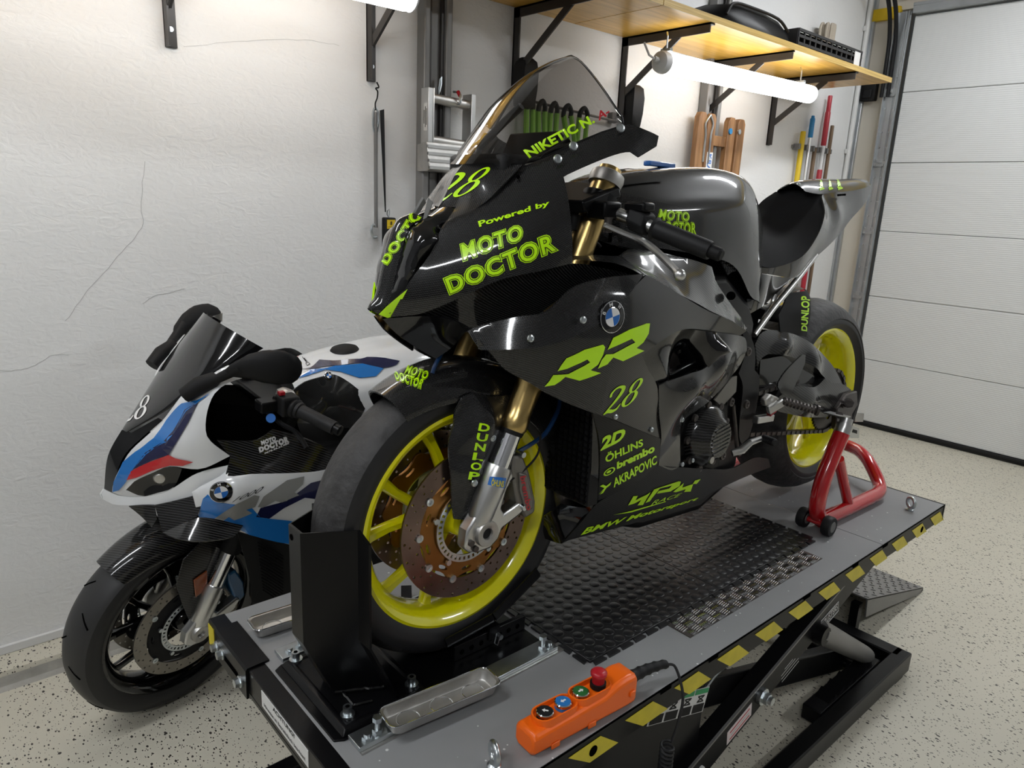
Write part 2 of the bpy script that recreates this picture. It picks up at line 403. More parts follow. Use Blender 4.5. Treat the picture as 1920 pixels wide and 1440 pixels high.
def panel(name, parent, mat, outline, inner=(), normal=(0, -1, 0), thick=.004, res=.014, both=True, key=None, corner=38, label=None, smooth=50, deg=0):
    mb = skin(outline, inner, normal, thick, res, corner, poly_deg=deg)
    o = obj(name, mb, mat, parent, smooth=smooth, label=label, fix=False)
    o2 = None
    if both:
        o2 = obj(name, mb.copy().mir(), mat, parent, smooth=smooth, fix=False)
    if key: TARGETS[key] = mb
    return o

# --- lettering and marks laid onto a skin
def text_tris(body, bold=0., shear=0., spacing=1., res=3):
    cu = bpy.data.curves.new('txt', 'FONT'); cu.body = body; cu.size = 1; cu.offset = bold; cu.shear = shear; cu.space_character = spacing; cu.resolution_u = res; cu.fill_mode = 'FRONT'
    ob = bpy.data.objects.new('txt', cu); COL.objects.link(ob)
    dg = bpy.context.evaluated_depsgraph_get(); me = bpy.data.meshes.new_from_object(ob.evaluated_get(dg))
    vs = [tuple(v.co) for v in me.vertices]; fs = [tuple(p.vertices) for p in me.polygons]
    bpy.data.objects.remove(ob); bpy.data.meshes.remove(me); bpy.data.curves.remove(cu)
    return vs, fs
def bbox2(vs):
    xs = [v[0] for v in vs]; ys = [v[1] for v in vs]; return min(xs), max(xs), min(ys), max(ys)
VIEW = [Vector((-.834, -1.12, .945))]      # where decals are aimed from, in the bike's own space
def drop(mb, bad):
    mb.f = [f for f in mb.f if not any(i in bad for i in f)]; return mb
def lay(name, vs, fs, corners, target, mat, parent, direction=None, eps=.0012, box=None, sub=0.0, thick=0):
    """vs: flat marks (x, y). corners: bottom-left, bottom-right, top-left[, top-right] in the thing's own space."""
    x0, x1, y0, y1 = box or bbox2(vs)
    bl, br, tl = [Vector(c) for c in corners[:3]]; tr = Vector(corners[3]) if len(corners) > 3 else br + tl - bl
    d = Vector(direction or (0, 1, 0)).normalized()
    mb = MB(); mb.add([(v[0], v[1], 0) for v in vs], fs)
    if sub:
        me = bpy.data.meshes.new('s'); me.from_pydata(mb.v, [], mb.f); bm = bmesh.new(); bm.from_mesh(me); bmesh.ops.triangulate(bm, faces=bm.faces)
        for _ in range(3):
            es = [e for e in bm.edges if e.calc_length() > sub * (x1 - x0)]
            if not es: break
            bmesh.ops.subdivide_edges(bm, edges=es, cuts=1); bmesh.ops.triangulate(bm, faces=bm.faces)
        bm.verts.ensure_lookup_table(); mb = MB(); mb.add([tuple(v.co) for v in bm.verts], [tuple(v.index for v in f.verts) for f in bm.faces]); bm.free(); bpy.data.meshes.remove(me)
    tree = None
    if target is not None:
        tb = TARGETS[target] if isinstance(target, str) else target
        tree = BVHTree.FromPolygons([Vector(p) for p in tb.v], tb.f)
    out = []; bad = set()
    for p in mb.v:
        s = (p[0] - x0) / (x1 - x0); t = (p[1] - y0) / (y1 - y0)
        P = bl * (1 - s) * (1 - t) + br * s * (1 - t) + tl * (1 - s) * t + tr * s * t
        if tree:
            if direction is None: d = (P - VIEW[0]).normalized()
            hit = tree.ray_cast(P - d * .35, d)
            if hit[0] is not None: nn = hit[1] if hit[1].dot(d) < 0 else -hit[1]; out.append(hit[0] + nn * eps)
            else: bad.add(len(out)); out.append(P)
        else: out.append(P - d * eps)
    mb.v = [tuple(p) for p in out]; drop(mb, bad)
    o = obj(name, mb, mat, parent, smooth=0, fix=False)
    return o
def text(name, body, corners, target, mat, parent, direction=None, eps=.0012, bold=0., shear=0., spacing=1., sub=0.):
    vs, fs = text_tris(body, bold, shear, spacing)
    return lay(name, vs, fs, corners, target, mat, parent, direction, eps, sub=sub)
def polymark(name, polys, corners, target, mat, parent, direction=None, eps=.0012, box=(0, 1, 0, 1), sub=.0):
    vs = []; fs = []
    for P in polys: o = len(vs); vs += P; fs.append(tuple(range(o, o + len(P))))
    return lay(name, vs, fs, corners, target, mat, parent, direction, eps, box, sub)
def stroke(pts, w, k=8):
    """brush stroke: pts (x, y), widths w per point -> quads"""
    P = spline([Vector((x, y, 0)) for x, y in pts], k); W = []
    m = len(pts)
    for i in range(len(P)):
        t = i / k; a = min(int(t), m - 2); f = t - a; W.append(w[a] * (1 - f) + w[a + 1] * f)
    vs = []; fs = []
    for i, p in enumerate(P):
        d = P[min(i + 1, len(P) - 1)] - P[max(i - 1, 0)]; d.normalize(); nn = Vector((-d.y, d.x, 0)) * W[i] / 2
        vs += [(p.x + nn.x, p.y + nn.y), (p.x - nn.x, p.y - nn.y)]
        if i: o = 2 * i; fs.append((o - 2, o - 1, o + 1, o))
    return vs, fs
def join(*parts):
    vs = []; fs = []
    for a, b in parts: o = len(vs); vs += a; fs += [tuple(i + o for i in f) for f in b]
    return vs, fs
def hexbolt(mb, p, axis, r, h, n=6, hole=True):
    p = Vector(p); d = Vector(axis).normalized()
    mb.cyl(p, p + d * h * .25, r * 1.35, n=16); mb.cyl(p + d * h * .25, p + d * h, r, n=n)
    return mb

# ================================================================== ROOM
X0, X1, Y0, Y1, ZC = -2.4, 5.40, -2.7, 2.50, 3.15
o = struct(obj('floor', MB().box(((X0 + X1) / 2 + .3, (Y0 + Y1) / 2, -.05), (X1 - X0 + .8, Y1 - Y0 + .2, .1)), 'terrazzo')); o['label'] = 'beige speckled floor'
wb = struct(obj('wall_back', MB().box(((X0 + X1) / 2 + .3, Y1 + .08, ZC / 2), (X1 - X0 + .8, .16, ZC)), 'plaster')); wb['label'] = 'white plastered wall'
struct(obj('wall_front', MB().box(((X0 + X1) / 2 + .3, Y0 - .08, ZC / 2), (X1 - X0 + .8, .16, ZC)), 'far_wall'))
struct(obj('wall_left', MB().box((X0 - .08, (Y0 + Y1) / 2, ZC / 2), (.16, Y1 - Y0, ZC)), 'far_wall'))
struct(obj('ceiling', MB().box(((X0 + X1) / 2 + .3, (Y0 + Y1) / 2, ZC + .05), (X1 - X0 + .8, Y1 - Y0 + .2, .1)), 'ceiling_paint'))
wr = MB(); wr.box((X1 + .1, 2.405, ZC / 2), (.2, .19, ZC)); wr.box((X1 + .1, (2.31 + Y0) / 2, (2.86 + ZC) / 2), (.2, 2.31 - Y0, ZC - 2.86)); wr.box((X1 + .1, -2.6, 1.43), (.2, .2, 2.86))
struct(obj('wall_right', wr, 'beige_wall'))
# step along the wall, white strip, corner trims
st = MB(); st.prism([(X0, 2.385, 0), (X0, 2.40, .052), (X0, 2.5, .056), (X0, 2.5, 0)], (X1 - X0, 0, 0))
struct(obj('trim_1', st, 'terrazzo', smooth=20))
struct(obj('trim_2', MB().prism([(X0, 2.372, 0), (X0, 2.384, .012), (X0, 2.392, .040), (X0, 2.387, 0)], (X1 - X0, 0, 0)), 'curb_grey', smooth=0))
struct(obj('baseboard_back', MB().box(((X0 + X1) / 2, 2.494, .070), (X1 - X0, .012, .028)), 'label_white', bevel=.002))
struct(obj('trim_3', MB().box((5.385, 2.484, 1.60), (.03, .03, 2.9)).box((5.36, 2.492, 1.6), (.02, .014, 2.9)), 'door_steel', bevel=.003))
struct(obj('trim_4', MB().cyl((5.30, 2.48, 1.75), (5.30, 2.48, 3.1), .016, n=12).box((5.30, 2.485, 1.95), (.05, .02, .03)).box((5.30, 2.485, 2.75), (.05, .02, .03)), 'label_white'))
struct(obj('trim_5', MB().box((5.375, 2.306, 1.43), (.03, .010, 2.86)), 'beam_yellow'))
struct(obj('trim_6', MB().box((5.385, 2.405, 2.845), (.03, .185, .075)).box((5.38, -.1, 3.0), (.04, 4.8, .16)), 'beam_yellow'))
pbr('crack_grey', (.42, .42, .41), .8)
# hairline cracks in the plaster
for k, pts in enumerate(([(.66, 1.57), (.64, 1.45), (.635, 1.37), (.56, 1.28), (.47, 1.18), (.40, 1.09)], [(.80, 1.92), (1.0, 1.97), (1.2, 2.005), (1.33, 2.01)], [(.16, .97), (.25, .955), (.30, .96), (.36, .99), (.40, .985)], [(.62, 1.13), (.66, 1.155), (.70, 1.16), (.75, 1.175)])):
    c = MB(); P = spline([(x, 2.4995, z) for x, z in pts], 6)
    c.tube([(p.x + random.uniform(-.002, .002), p.y, p.z + random.uniform(-.002, .002)) for p in P], .0006, n=4)
    obj('crack', c, 'crack_grey', wb)
# ------------------------------------------------------------------ sectional garage door
XD = 5.36
dr = struct(link('door_1', None, None, (XD, 0, 0))); dr['label'] = 'white sectional garage door'
def ribbed():
    m, nt, b = nodes('door_ribbed'); b.inputs['Base Color'].default_value = (.68, .69, .68, 1); b.inputs['Roughness'].default_value = .42
    tc = nt.nodes.new('ShaderNodeTexCoord'); sx = nt.nodes.new('ShaderNodeSeparateXYZ'); nt.links.new(tc.outputs['Object'], sx.inputs[0])
    s = mathn(nt, 'SINE', mathn(nt, 'MULTIPLY', sx.outputs['Z'], 2 * PI / .0125))
    no = nt.nodes.new('ShaderNodeTexNoise'); no.inputs['Scale'].default_value = 120; nt.links.new(tc.outputs['Object'], no.inputs['Vector'])
    h = mathn(nt, 'ADD', s, no.outputs['Fac'])
    bp = nt.nodes.new('ShaderNodeBump'); bp.inputs['Strength'].default_value = .22; bp.inputs['Distance'].default_value = .002
    nt.links.new(h, bp.inputs['Height']); nt.links.new(bp.outputs['Normal'], b.inputs['Normal'])
ribbed()
zj = [.04, .497, .955, 1.413, 1.873, 2.329, 2.80]
for a, b in zip(zj, zj[1:]):
    obj('door_panel', MB().box((.025, -.17, (a + b) / 2), (.05, 4.74, b - a - .003)), 'door_ribbed', dr, bevel=.0035)
obj('bottom_seal', MB().box((.02, -.17, .019), (.05, 4.74, .036)).box((-.008, -.17, .03), (.012, 4.74, .02)), 'rubber', dr, bevel=.004)
obj('top_rail', MB().box((-.02, -.17, 2.835), (.07, 4.74, .055)).box((-.05, -.17, 2.86), (.02, 4.74, .02)), 'door_steel', dr, bevel=.003)
tr = MB(); tr.box((-.02, 2.262, 1.43), (.012, .09, 2.80)); tr.box((-.035, 2.222, 1.43), (.03, .006, 2.80)); tr.box((-.035, 2.303, 1.43), (.03, .006, 2.80)); tr.box((-.028, 2.262, 1.43), (.008, .03, 2.80))
obj('track', tr, 'door_steel', dr)
for z in zj[1:6]:
    h = MB(); h.box((-.036, 2.262, z), (.008, .075, .05)); h.box((-.042, 2.262, z + .008), (.010, .03, .02))
    for dy in (-.028, .028):
        for dz in (-.016, .016): h.cyl((-.036, 2.262 + dy, z + dz), (-.046, 2.262 + dy, z + dz), .0055, n=6)
    obj('hinge', h, 'door_steel', dr)
    for dz in (.10, -.10, .2): obj('rivet', MB().cyl((-.024, 2.24, z + dz), (-.032, 2.24, z + dz), .006, n=8).cyl((-.024, 2.285, z + dz), (-.032, 2.285, z + dz), .006, n=8), 'zinc', dr)
for k, (y, r) in enumerate(((2.285, .013), (2.245, .013))):
    obj('cable_guide', MB().tube([(-.05, y + .03, 2.30), (-.055, y + .03, 2.5), (-.06, y + .035, 2.68), (-.16, y + .03, 2.86), (-.36, y + .02, 2.98), (-.8, y, 3.04)], r, 10, smooth=6), 'matt_black', dr)
s = obj('door_sensor', MB().box((0, 0, 0), (.055, .10, .13)).box((-.03, 0, -.02), (.012, .06, .06)), 'matt_black', loc=(5.372, 2.43, 2.355), bevel=.012)
tag(s, 'small black box on the beige pilaster beside the garage door', 'sensor')

# ------------------------------------------------------------------ steel columns on the wall
def column(x, w, label):
    t = thing('steel_column', label, 'column', (x, 2.5, 0), group='steel columns on the wall')
    obj('web', MB().box((0, -.018, 1.6), (w * .55, .024, 3.08)), 'column_steel', t)
    for s in (-1, 1):
        obj('flange', MB().box((s * w * .39, -.032, 1.6), (w * .22, .055, 3.08)), 'column_steel', t, bevel=.006)
        obj('seam', MB().box((s * w * .22, -.034, 1.6), (.012, .02, 3.08)), 'bracket_steel', t)
    return t
column(1.717, .13, 'grey steel column behind the hanging aluminium ladder')
column(3.555, .14, 'grey steel column behind the brown wooden ladder')
# ------------------------------------------------------------------ shelf
for (xa, xb, lab) in ((-.5, 2.49, 'yellow plywood shelf board above the plain white wall, mostly cut off by the top edge'), (2.494, 4.69, 'yellow plywood shelf board lit by the tube lamp below it')):
    t = thing('shelf_board', lab, 'shelf', ((xa + xb) / 2, 2.25, 2.2855), group='plywood shelf boards')
    obj('plywood_sheet', MB().box((0, .002, .0135), (xb - xa, .49, .027)), 'plywood', t, bevel=.001)
    obj('edge_band', MB().box((0, -.247, .0135), (xb - xa, .008, .0275)), 'ply_edge', t)
BRL = ['dark steel shelf bracket leftmost on the white wall', 'dark steel shelf bracket holding the hanging pipe and remote', 'dark steel shelf bracket with a black sleeve, above the windscreen', 'dark steel shelf bracket carrying the left end of the lit tube lamp', 'slim dark steel shelf bracket hidden behind the tube lamp', 'dark steel shelf bracket at the right end of the tube lamp']
for k, (x, zb) in enumerate(((.76, 1.912), (1.455, 1.907), (2.155, 1.93), (2.845, 1.93), (3.545, 1.93), (4.245, 1.907))):
    t = thing('shelf_bracket', BRL[k], 'bracket', (x, 2.5, 0), group='shelf brackets on the wall')
    w = .017 if k == 4 else .034
    obj('upright', MB().box((0, -.004, (zb + 2.284) / 2), (w, .008, 2.284 - zb)).box((-w / 2 + .003, -.020, (zb + 2.284) / 2), (.006, .038, 2.284 - zb)), 'bracket_steel', t)
    obj('arm', MB().box((0, -.25, 2.2805), (w, .49, .007)).box((-w / 2 + .003, -.25, 2.264), (.006, .49, .04)), 'bracket_steel', t)
    obj('brace', MB().beam((0, -.012, 2.03), (0, -.33, 2.262), w * .8, .007, (1, 0, 0)).beam((-w / 2 + .006, -.012, 2.02), (-w / 2 + .006, -.33, 2.252), .007, .03), 'bracket_steel', t)
    obj('bolt', MB().cyl((0, -.008, zb + .05), (0, -.014, zb + .05), .008, n=10), 'zinc', t)
# ------------------------------------------------------------------ tube lamps
def tube_lamp(x0, x1, y, z0, z1, label):
    t = thing('tube_lamp', label, 'lamp', (x0, y, z0), (0, -math.atan2(z1 - z0, x1 - x0), 0), group='tube lamps under the shelf'); L = x1 - x0
    obj('diffuser', MB().rings([((.0, 0, 0), .030), ((.006, 0, 0), .042), ((.02, 0, 0), .046), ((L - .02, 0, 0), .046), ((L - .006, 0, 0), .042), ((L, 0, 0), .030)], 24), 'tube_glow', t)
    obj('end_cap', MB().rings([((-.022, 0, 0), .028), ((-.014, 0, 0), .043), ((.004, 0, 0), .0475), ((.02, 0, 0), .0475)], 24), 'lamp_body', t)
    obj('end_cap', MB().rings([((L + .015, 0, 0), .028), ((L + .008, 0, 0), .043), ((L, 0, 0), .046)], 24), 'lamp_body', t)
    for x in (.03, L - .12):
        obj('clip', MB().tube([(x, 0, .04), (x, 0, .11), (x + .02, .02, .13)], .004, 6).box((x, 0, .052), (.02, .05, .012)), 'zinc', t)
    obj('cable_gland', MB().cyl((-.022, 0, .005), (-.05, 0, .008), .011, n=10).tube([(-.05, 0, .008), (-.075, .01, .02), (-.09, .03, .07)], .005, 6), 'lamp_body', t)
    return t
tube_lamp(2.70, 4.03, 2.15, 2.121, 2.150, 'glowing tube lamp under the yellow shelf right of the windscreen')
tube_lamp(.03, 1.385, 2.13, 2.105, 2.118, 'glowing tube lamp end cut off by the top edge above the remote')
# unseen ceiling lamps, added as fill light for the room
for k, (x, y) in enumerate(((-1.0, 1.25), (3.9, 1.1), (-1.4, -.9), (3.6, -1.6))):
    t = thing('added_ceiling_lamp', 'white ceiling lamp added as fill light, out of view, ' + ('left of the white motorcycle', 'above the red stand', 'behind and left of the camera', 'near the garage door')[k], 'lamp', (x, y, 3.15), group='added ceiling lamps')
    obj('housing', MB().box((0, 0, -.02), (1.5, .16, .04)), 'lamp_body', t, bevel=.006)
    obj('diffuser', MB().prism([(-.74, -.07, -.04), (-.74, -.055, -.075), (-.74, .055, -.075), (-.74, .07, -.04)], (1.48, 0, 0)), 'ceiling_fill_glow', t)

# ------------------------------------------------------------------ things on the wall
sl = obj('strap_sleeve', MB().loft([[(a * .5, b * .5, z) for a, b in ((-.04, -.04), (.04, -.04), (.05, 0), (.04, .04), (-.04, .04), (-.05, 0))] for z in (0,)] + [[(a * f, b * f, z) for a, b in ((-.04, -.04), (.04, -.04), (.05, 0), (.04, .04), (-.04, .04), (-.05, 0))] for z, f in ((-.015, .85), (-.06, 1), (-.13, .95), (-.19, .8), (-.20, .5))]), 'matt_black', loc=(2.885, 2.452, 2.075), smooth=50)
tag(sl, 'padded black strap hanging beside the tube lamp bracket', 'strap', 'black straps on the shelf brackets')
s2 = twin(sl, loc=(2.175, 2.452, 2.09)); s2['label'] = 'padded black strap hanging at the windscreen edge bracket'
# hook wire, pipe, strap and remote
w = obj('hook_wire', MB().tube([(1.468, 2.478, 1.905), (1.475, 2.475, 1.888), (1.462, 2.475, 1.882), (1.470, 2.475, 1.872), (1.468, 2.475, 1.85), (1.460, 2.475, 1.83), (1.461, 2.475, 1.806)], .0028, 6, smooth=5), 'matt_black')
tag(w, 'thin black wire hanging from the bracket above the grey pipe', 'wire')
t = thing('hanging_pipe', 'slim grey pipe hanging on the wall by a wire', 'pipe', (1.463, 2.478, 1.40))
obj('pipe', MB().cyl((0, 0, -.02), (0, 0, .40), .0075, n=12), 'column_steel', t)
obj('shackle', MB().tube([(-.006, 0, .33), (-.012, 0, .36), (-.010, 0, .40), (0, 0, .415), (.010, 0, .40), (.010, 0, .36), (.004, 0, .33)], .0045, 8, smooth=4), 'zinc', t)
obj('lower_hook', MB().tube([(0, 0, -.01), (-.016, 0, -.012), (-.02, 0, -.035), (-.012, 0, -.055), (.004, 0, -.055)], .0055, 8, smooth=4), 'zinc', t)
s = obj('hanging_strap', MB().prism([(1.472, 2.462, 1.806), (1.490, 2.462, 1.812), (1.497, 2.46, 1.44), (1.493, 2.46, 1.44)], (0, .003, 0)), 'matt_black', smooth=0)
s.data.transform(Matrix.Identity(4)); tag(s, 'narrow black strap tapering down to the remote', 'strap')
t = thing('wall_remote', 'black remote with yellow label and coloured buttons hanging on the wall', 'remote', (1.508, 2.458, 1.296))
obj('housing', MB().box((0, 0, .062), (.046, .034, .124)), 'matt_black', t, bevel=.005)
obj('hook_ring', MB().tube([(0, 0, .125), (-.008, 0, .135), (-.006, 0, .15), (.0, 0, .155), (.004, 0, .145), (0, 0, .125)], .002, 6), 'zinc', t)
obj('label_sticker', MB().box((0, -.0175, .099), (.036, .001, .034)), 'pole_yellow', t)
text('lettering', '8', [(-.005, -.018, .096), (.004, -.018, .096), (-.005, -.018, .110)], None, 'matt_black', t, direction=(0, 1, 0), eps=.0008, bold=.03)
obj('print_line', MB().box((0, -.0181, .089), (.030, .0004, .0015)), 'matt_black', t)
for dx, dz, mt in ((-.010, .058, 'pole_yellow'), (.010, .058, 'btn_green'), (-.010, .038, 'pole_yellow'), (.010, .038, 'signal_red')):
    obj('button', MB().box((dx, -.019, dz), (.014, .006, .014)), mt, t, bevel=.002)
obj('nameplate', MB().box((0, -.0175, .016), (.036, .001, .013)), 'hazard_yellow', t)
# aluminium ladder piece
t = thing('aluminium_ladder', 'short aluminium ladder piece with ribbed tread hanging on the steel column', 'ladder', (1.755, 2.43, 1.60))
for x in (-.095, .11):
    obj('stile', MB().box((x, 0, .155), (.022, .05, .30)).box((x + (.012 if x < 0 else -.012), 0, .155), (.003, .06, .30)), 'alu', t, bevel=.003)
for z in (.268, .115): obj('rung', MB().cyl((-.09, 0, z + .004), (.11, 0, z - .004), .019, n=16), 'alu_dull', t)
tp = obj('tread_plate', MB().prism([(-.118, -.035, .108), (-.118, -.055, .010), (-.118, -.04, .0), (-.118, .03, .0), (-.118, .03, .10)], (.24, 0, 0)), 'alu_dull', t, bevel=.002)
for k in range(4): obj('rib', MB().box((.002, -.038 - .005 * k, .092 - .026 * k), (.24, .012, .011)), 'alu', tp)
obj('hook', MB().tube([(.035, -.01, .27), (.037, -.028, .262), (.042, -.028, .29), (.044, -.01, .305), (.044, .02, .31)], .005, 8, smooth=4), 'zinc', t)
obj('hook_tip', MB().cyl((.0425, -.024, .292), (.044, -.008, .308), .0075, n=8), 'signal_red', t)
obj('chain_link', MB().tube([(-.035, .01, .285), (-.037, .01, .31), (-.030, .01, .345), (-.024, .01, .355), (-.024, .01, .33), (-.032, .01, .30)], .004, 6, closed=True), 'zinc', t)
obj('sticker', MB().box((-.1078, -.01, .20), (.0006, .024, .10)), 'label_white', t)
for k, (y, L_) in enumerate(((-.016, .06), (-.008, .075), (.0, .05))): obj('print_line', MB().box((-.1083, y, .20), (.0006, .0035, L_)), 'matt_black', t)
# green slings on a wall rail
t = thing('sling_rail', 'thin grey rail with hooks on the wall behind the windscreen', 'rail', (2.18, 2.47, 1.915))
obj('rod', MB().cyl((0, 0, .015), (.62, 0, -.015), .006, n=8), 'column_steel', t)
for x in (.0, .6): obj('mount', MB().box((x, .015, .0), (.03, .03, .05)), 'column_steel', t, bevel=.003)
SL = ['leftmost', 'second from the left', 'third, crossing', 'fourth, black topped', 'rightmost']
for k, (x, L, lean, wd) in enumerate(((2.21, .30, 0, .017), (2.28, .33, .01, .018), (2.355, .31, -.02, .018), (2.44, .20, .05, .022), (2.545, .22, -.02, .024))):
    t = thing('lifting_sling', 'green lifting sling on the rail behind the windscreen, ' + SL[k], 'sling', (x, 2.455, 1.91), group='green slings on the wall rail')
    loop = [(-wd, 0, -.02), (-wd + lean * .5, -.006, -L * .55), (-wd * .8 + lean, -.006, -L), (wd * .6 + lean, -.008, -L), (wd + lean * .5, -.008, -L * .55), (wd, -.004, -.02)]
    obj('webbing', MB().tube(loop, .012, 8, smooth=5), 'strap_green', t)
    obj('eye', MB().tube([(-wd, 0, -.03), (-wd, -.004, .0), (0, -.006, .022), (wd, -.004, .0), (wd, 0, -.03)], .011, 8, smooth=4), 'matt_black', t)
# wooden ladder
t = thing('wooden_ladder', 'old brown wooden folding ladder leaning on the wall behind the tank', 'ladder', (3.63, 2.44, .056))
for x in (-.19, -.105, .09, .185):
    obj('stile', MB().prism([(x - .036 - .03, -.02, 0), (x + .036 - .03, -.02, 0), (x + .036, -.02, 1.93), (x + .02, -.02, 1.955), (x - .02, -.02, 1.955), (x - .036, -.02, 1.93)], (0, .035, 0)), 'old_wood', t, bevel=.004)
for z in (1.82, 1.54, 1.26, .98, .70, .42, .16): obj('rung', MB().box((.0, .002, z), (.26, .025, .055)), 'old_wood', t, bevel=.003)
for x, l in ((-.165, -1), (-.115, 1)):
    obj('hinge_strap', MB().tube([(x - .0 * l, -.024, 1.70), (x, -.024, 1.84), (x + .01 * l, -.024, 1.90), (-.14, -.026, 1.945)], .006, 6, smooth=3), 'zinc', t)
obj('bolt', MB().cyl((.07, -.02, 1.88), (.07, -.027, 1.88), .016, n=14), 'pole_blue', t); obj('bolt', MB().cyl((.16, -.02, 1.885), (.16, -.027, 1.885), .014, n=14), 'zinc', t)
st = obj('sticker', MB().box((-.10, -.0208, 1.66), (.055, .0012, .19)), 'label_white', t)
text('lettering', 'KRAUSE', [(-.088, -.0216, 1.75), (-.088, -.0216, 1.57), (-.115, -.0216, 1.75)][:0] or [(-.118, -.0216, 1.745), (-.118, -.0216, 1.575), (-.082, -.0216, 1.745)], None, 'roundel_blue', st, bold=.02, eps=.0004)
# tool poles and their clip rail
t = thing('tool_rail', 'short row of grey clips holding the tool poles', 'holder', (4.77, 2.478, 1.925))
obj('rail', MB().box((0, .012, 0), (.48, .012, .018)), 'column_steel', t)
for x in (-.18, -.08, .01, .11, .2): obj('clip', MB().box((x - .034, -.006, 0), (.018, .045, .035)).box((x + .034, -.006, 0), (.012, .03, .03)), 'column_steel', t, bevel=.003)
def pole(name, label, x, segs, tilt=0):
    t = thing(name, label, 'pole', (x, 2.462, .056), (0, tilt, 0), group='tool poles in the clip rail')
    for nm, z0, z1, r, mt in segs: obj(nm, MB().rings([((0, 0, z0 - .056), r * .9), ((0, 0, z0 - .05), r), ((0, 0, z1 - .062), r), ((0, 0, z1 - .056), r * .85)], 14), mt, t)
pole('broom_pole', 'plain yellow tool pole, first in the clip rail', 4.595, [('shaft', .06, 2.02, .017, 'pole_yellow')])
pole('mop_pole', 'silver tool pole with a bright blue handle', 4.693, [('shaft', .06, 2.0, .011, 'alu'), ('handle', 1.99, 2.11, .016, 'pole_blue'), ('cap', 2.09, 2.125, .011, 'pole_blue')])
pole('short_pole', 'short dark tool pole between the blue and red handles', 4.775, [('shaft', .06, 1.93, .013, 'brown_wood')])
pole('squeegee_pole', 'tall dark red and white telescopic pole below the shelf', 4.884, [('lower', .06, 1.80, .017, 'pole_red'), ('shaft', 1.78, 1.98, .013, 'pole_white'), ('grip', 1.955, 2.17, .0175, 'pole_red'), ('upper', 2.15, 2.27, .0145, 'pole_red')])
pole('shovel_pole', 'thin weathered brown tool pole, last in the clip rail', 4.972, [('shaft', .06, 2.092, .0125, 'brown_wood')])
# things on the shelf
t = thing('chair_shell', 'black rounded plastic shell lying on the yellow shelf', 'shell', (3.36, 2.24, 2.3132))
obj('shell', MB().loft([[(x * .30, -.14 + .28 * s, max(.0, z)) for x, z in ((-1, 0), (-1, .5 * h), (-.85, .85 * h), (-.5, h), (.2, h), (.7, .9 * h), (.93, .65 * h), (1, .3 * h), (1, 0))] for s, h in ((0, .10), (.1, .135), (.5, .15), (.9, .14), (1, .10))]), 'satin_black', t, smooth=60)
obj('rim', MB().tube([(-.29, -.145, .06), (-.24, -.145, .115), (-.1, -.145, .125), (.15, -.145, .12), (.26, -.145, .08)], .007, 6, smooth=4), 'matt_black', t)
t = thing('plastic_crate', 'low black perforated crate with a white label on the shelf', 'crate', (4.06, 2.23, 2.3132))
for sgn, nm in ((-1, 'side'), (1, 'side')):
    cr = MB()
    for k in range(13): cr.box((-.36 + .06 * k, sgn * .15, .055), (.012, .008, .11))
    for z in (.006, .04, .075, .104): cr.box((0, sgn * .15, z), (.73, .011, .013))
    obj(nm, cr, 'crate', t)
for sgn in (-1, 1): obj('end_wall', MB().box((sgn * .365, 0, .055), (.012, .30, .11)).box((sgn * .368, 0, .09), (.014, .12, .02)), 'crate', t)
obj('base', MB().box((0, 0, .004), (.73, .30, .008)), 'crate', t)
obj('backing', MB().box((0, -.142, .05), (.71, .004, .09)), 'void', t)
obj('label_card', MB().box((.30, -.158, .055), (.07, .002, .085)), 'label_white', t)
rp = MB()
for k in range(15):
    a = 2 * PI * k / 15; x = .065 * math.cos(a) * (.4 + .6 * ((k * 7) % 5) / 4); y = .03 * math.sin(a)
    rp.tube([(x * .9, y, 0), (x * 1.1, y, .12), (x * 1.15, y * 1.2, .21), (x + .012, y, .235), (x * .9 + .02, y, .21), (x * .85 + .015, y, .1), (x * .8 + .01, y, 0)], .0085, 7, smooth=4)
rp.tube([(.078 * math.cos(a), .045 * math.sin(a), .15 + .01 * math.sin(a)) for a in [2 * PI * i / 20 for i in range(20)]], .007, 6, closed=True)
r_ = obj('rope_hank', rp, 'rope', loc=(4.66, 2.43, 2.42)); tag(r_, 'bundle of beige rope hanging on the wall above the crate', 'rope')

# ================================================================== LIFT
TZ = .555
lift = thing('motorcycle_lift', 'black scissor lift with grey deck and yellow striped edge under the black motorcycle', 'lift', (0, 0, 0))
for xa, xb in ((.492, 2.1535), (2.1555, 2.655)):
    obj('deck_plate', MB().box(((xa + xb) / 2, 1.1175, TZ - .004), (xb - xa, .787, .008)), 'deck_paint', lift, bevel=.0015)
def rail(y, sgn):
    p = [(.47, .492), (2.665, .500), (2.660, .5545), (.47, .5545)]
    mb = MB().prism([(x, y, z) for x, z in p], (0, -sgn * .006, 0)); mb.box((1.56, y - sgn * .014, .497), (2.19, .022, .006))
    return obj('side_rail', mb, 'satin_black', lift, smooth=0)
rn = rail(.724, -1); rail(1.511, 1)
for k in range(-3, 11):
    x = .974 + .1562 * k
    if x < .49: continue
    q = [(x, .4935), (x + .006, .491)]
    mb = MB().prism([(x, .7233, .5365), (x + .086, .7233, .5385), (x + .141, .7233, .4945), (x + .060, .7233, .4935)], (0, -.0008, 0))
    st = obj('hazard_stripe', mb, 'hazard_yellow', rn, smooth=0)
    st['kind'] = 'part'; del st['kind']
for x in (.885, 2.47):
    obj('rail_hole', MB().cyl((x, .7224, .516), (x, .7218, .516), .011, n=18), 'void', rn)
for x in (1.03, 1.2, 1.62, 1.9, 2.1): obj('edge_slot', MB().box((x + .07, .7222, .5475), (.035, .001, .008)), 'void', rn)
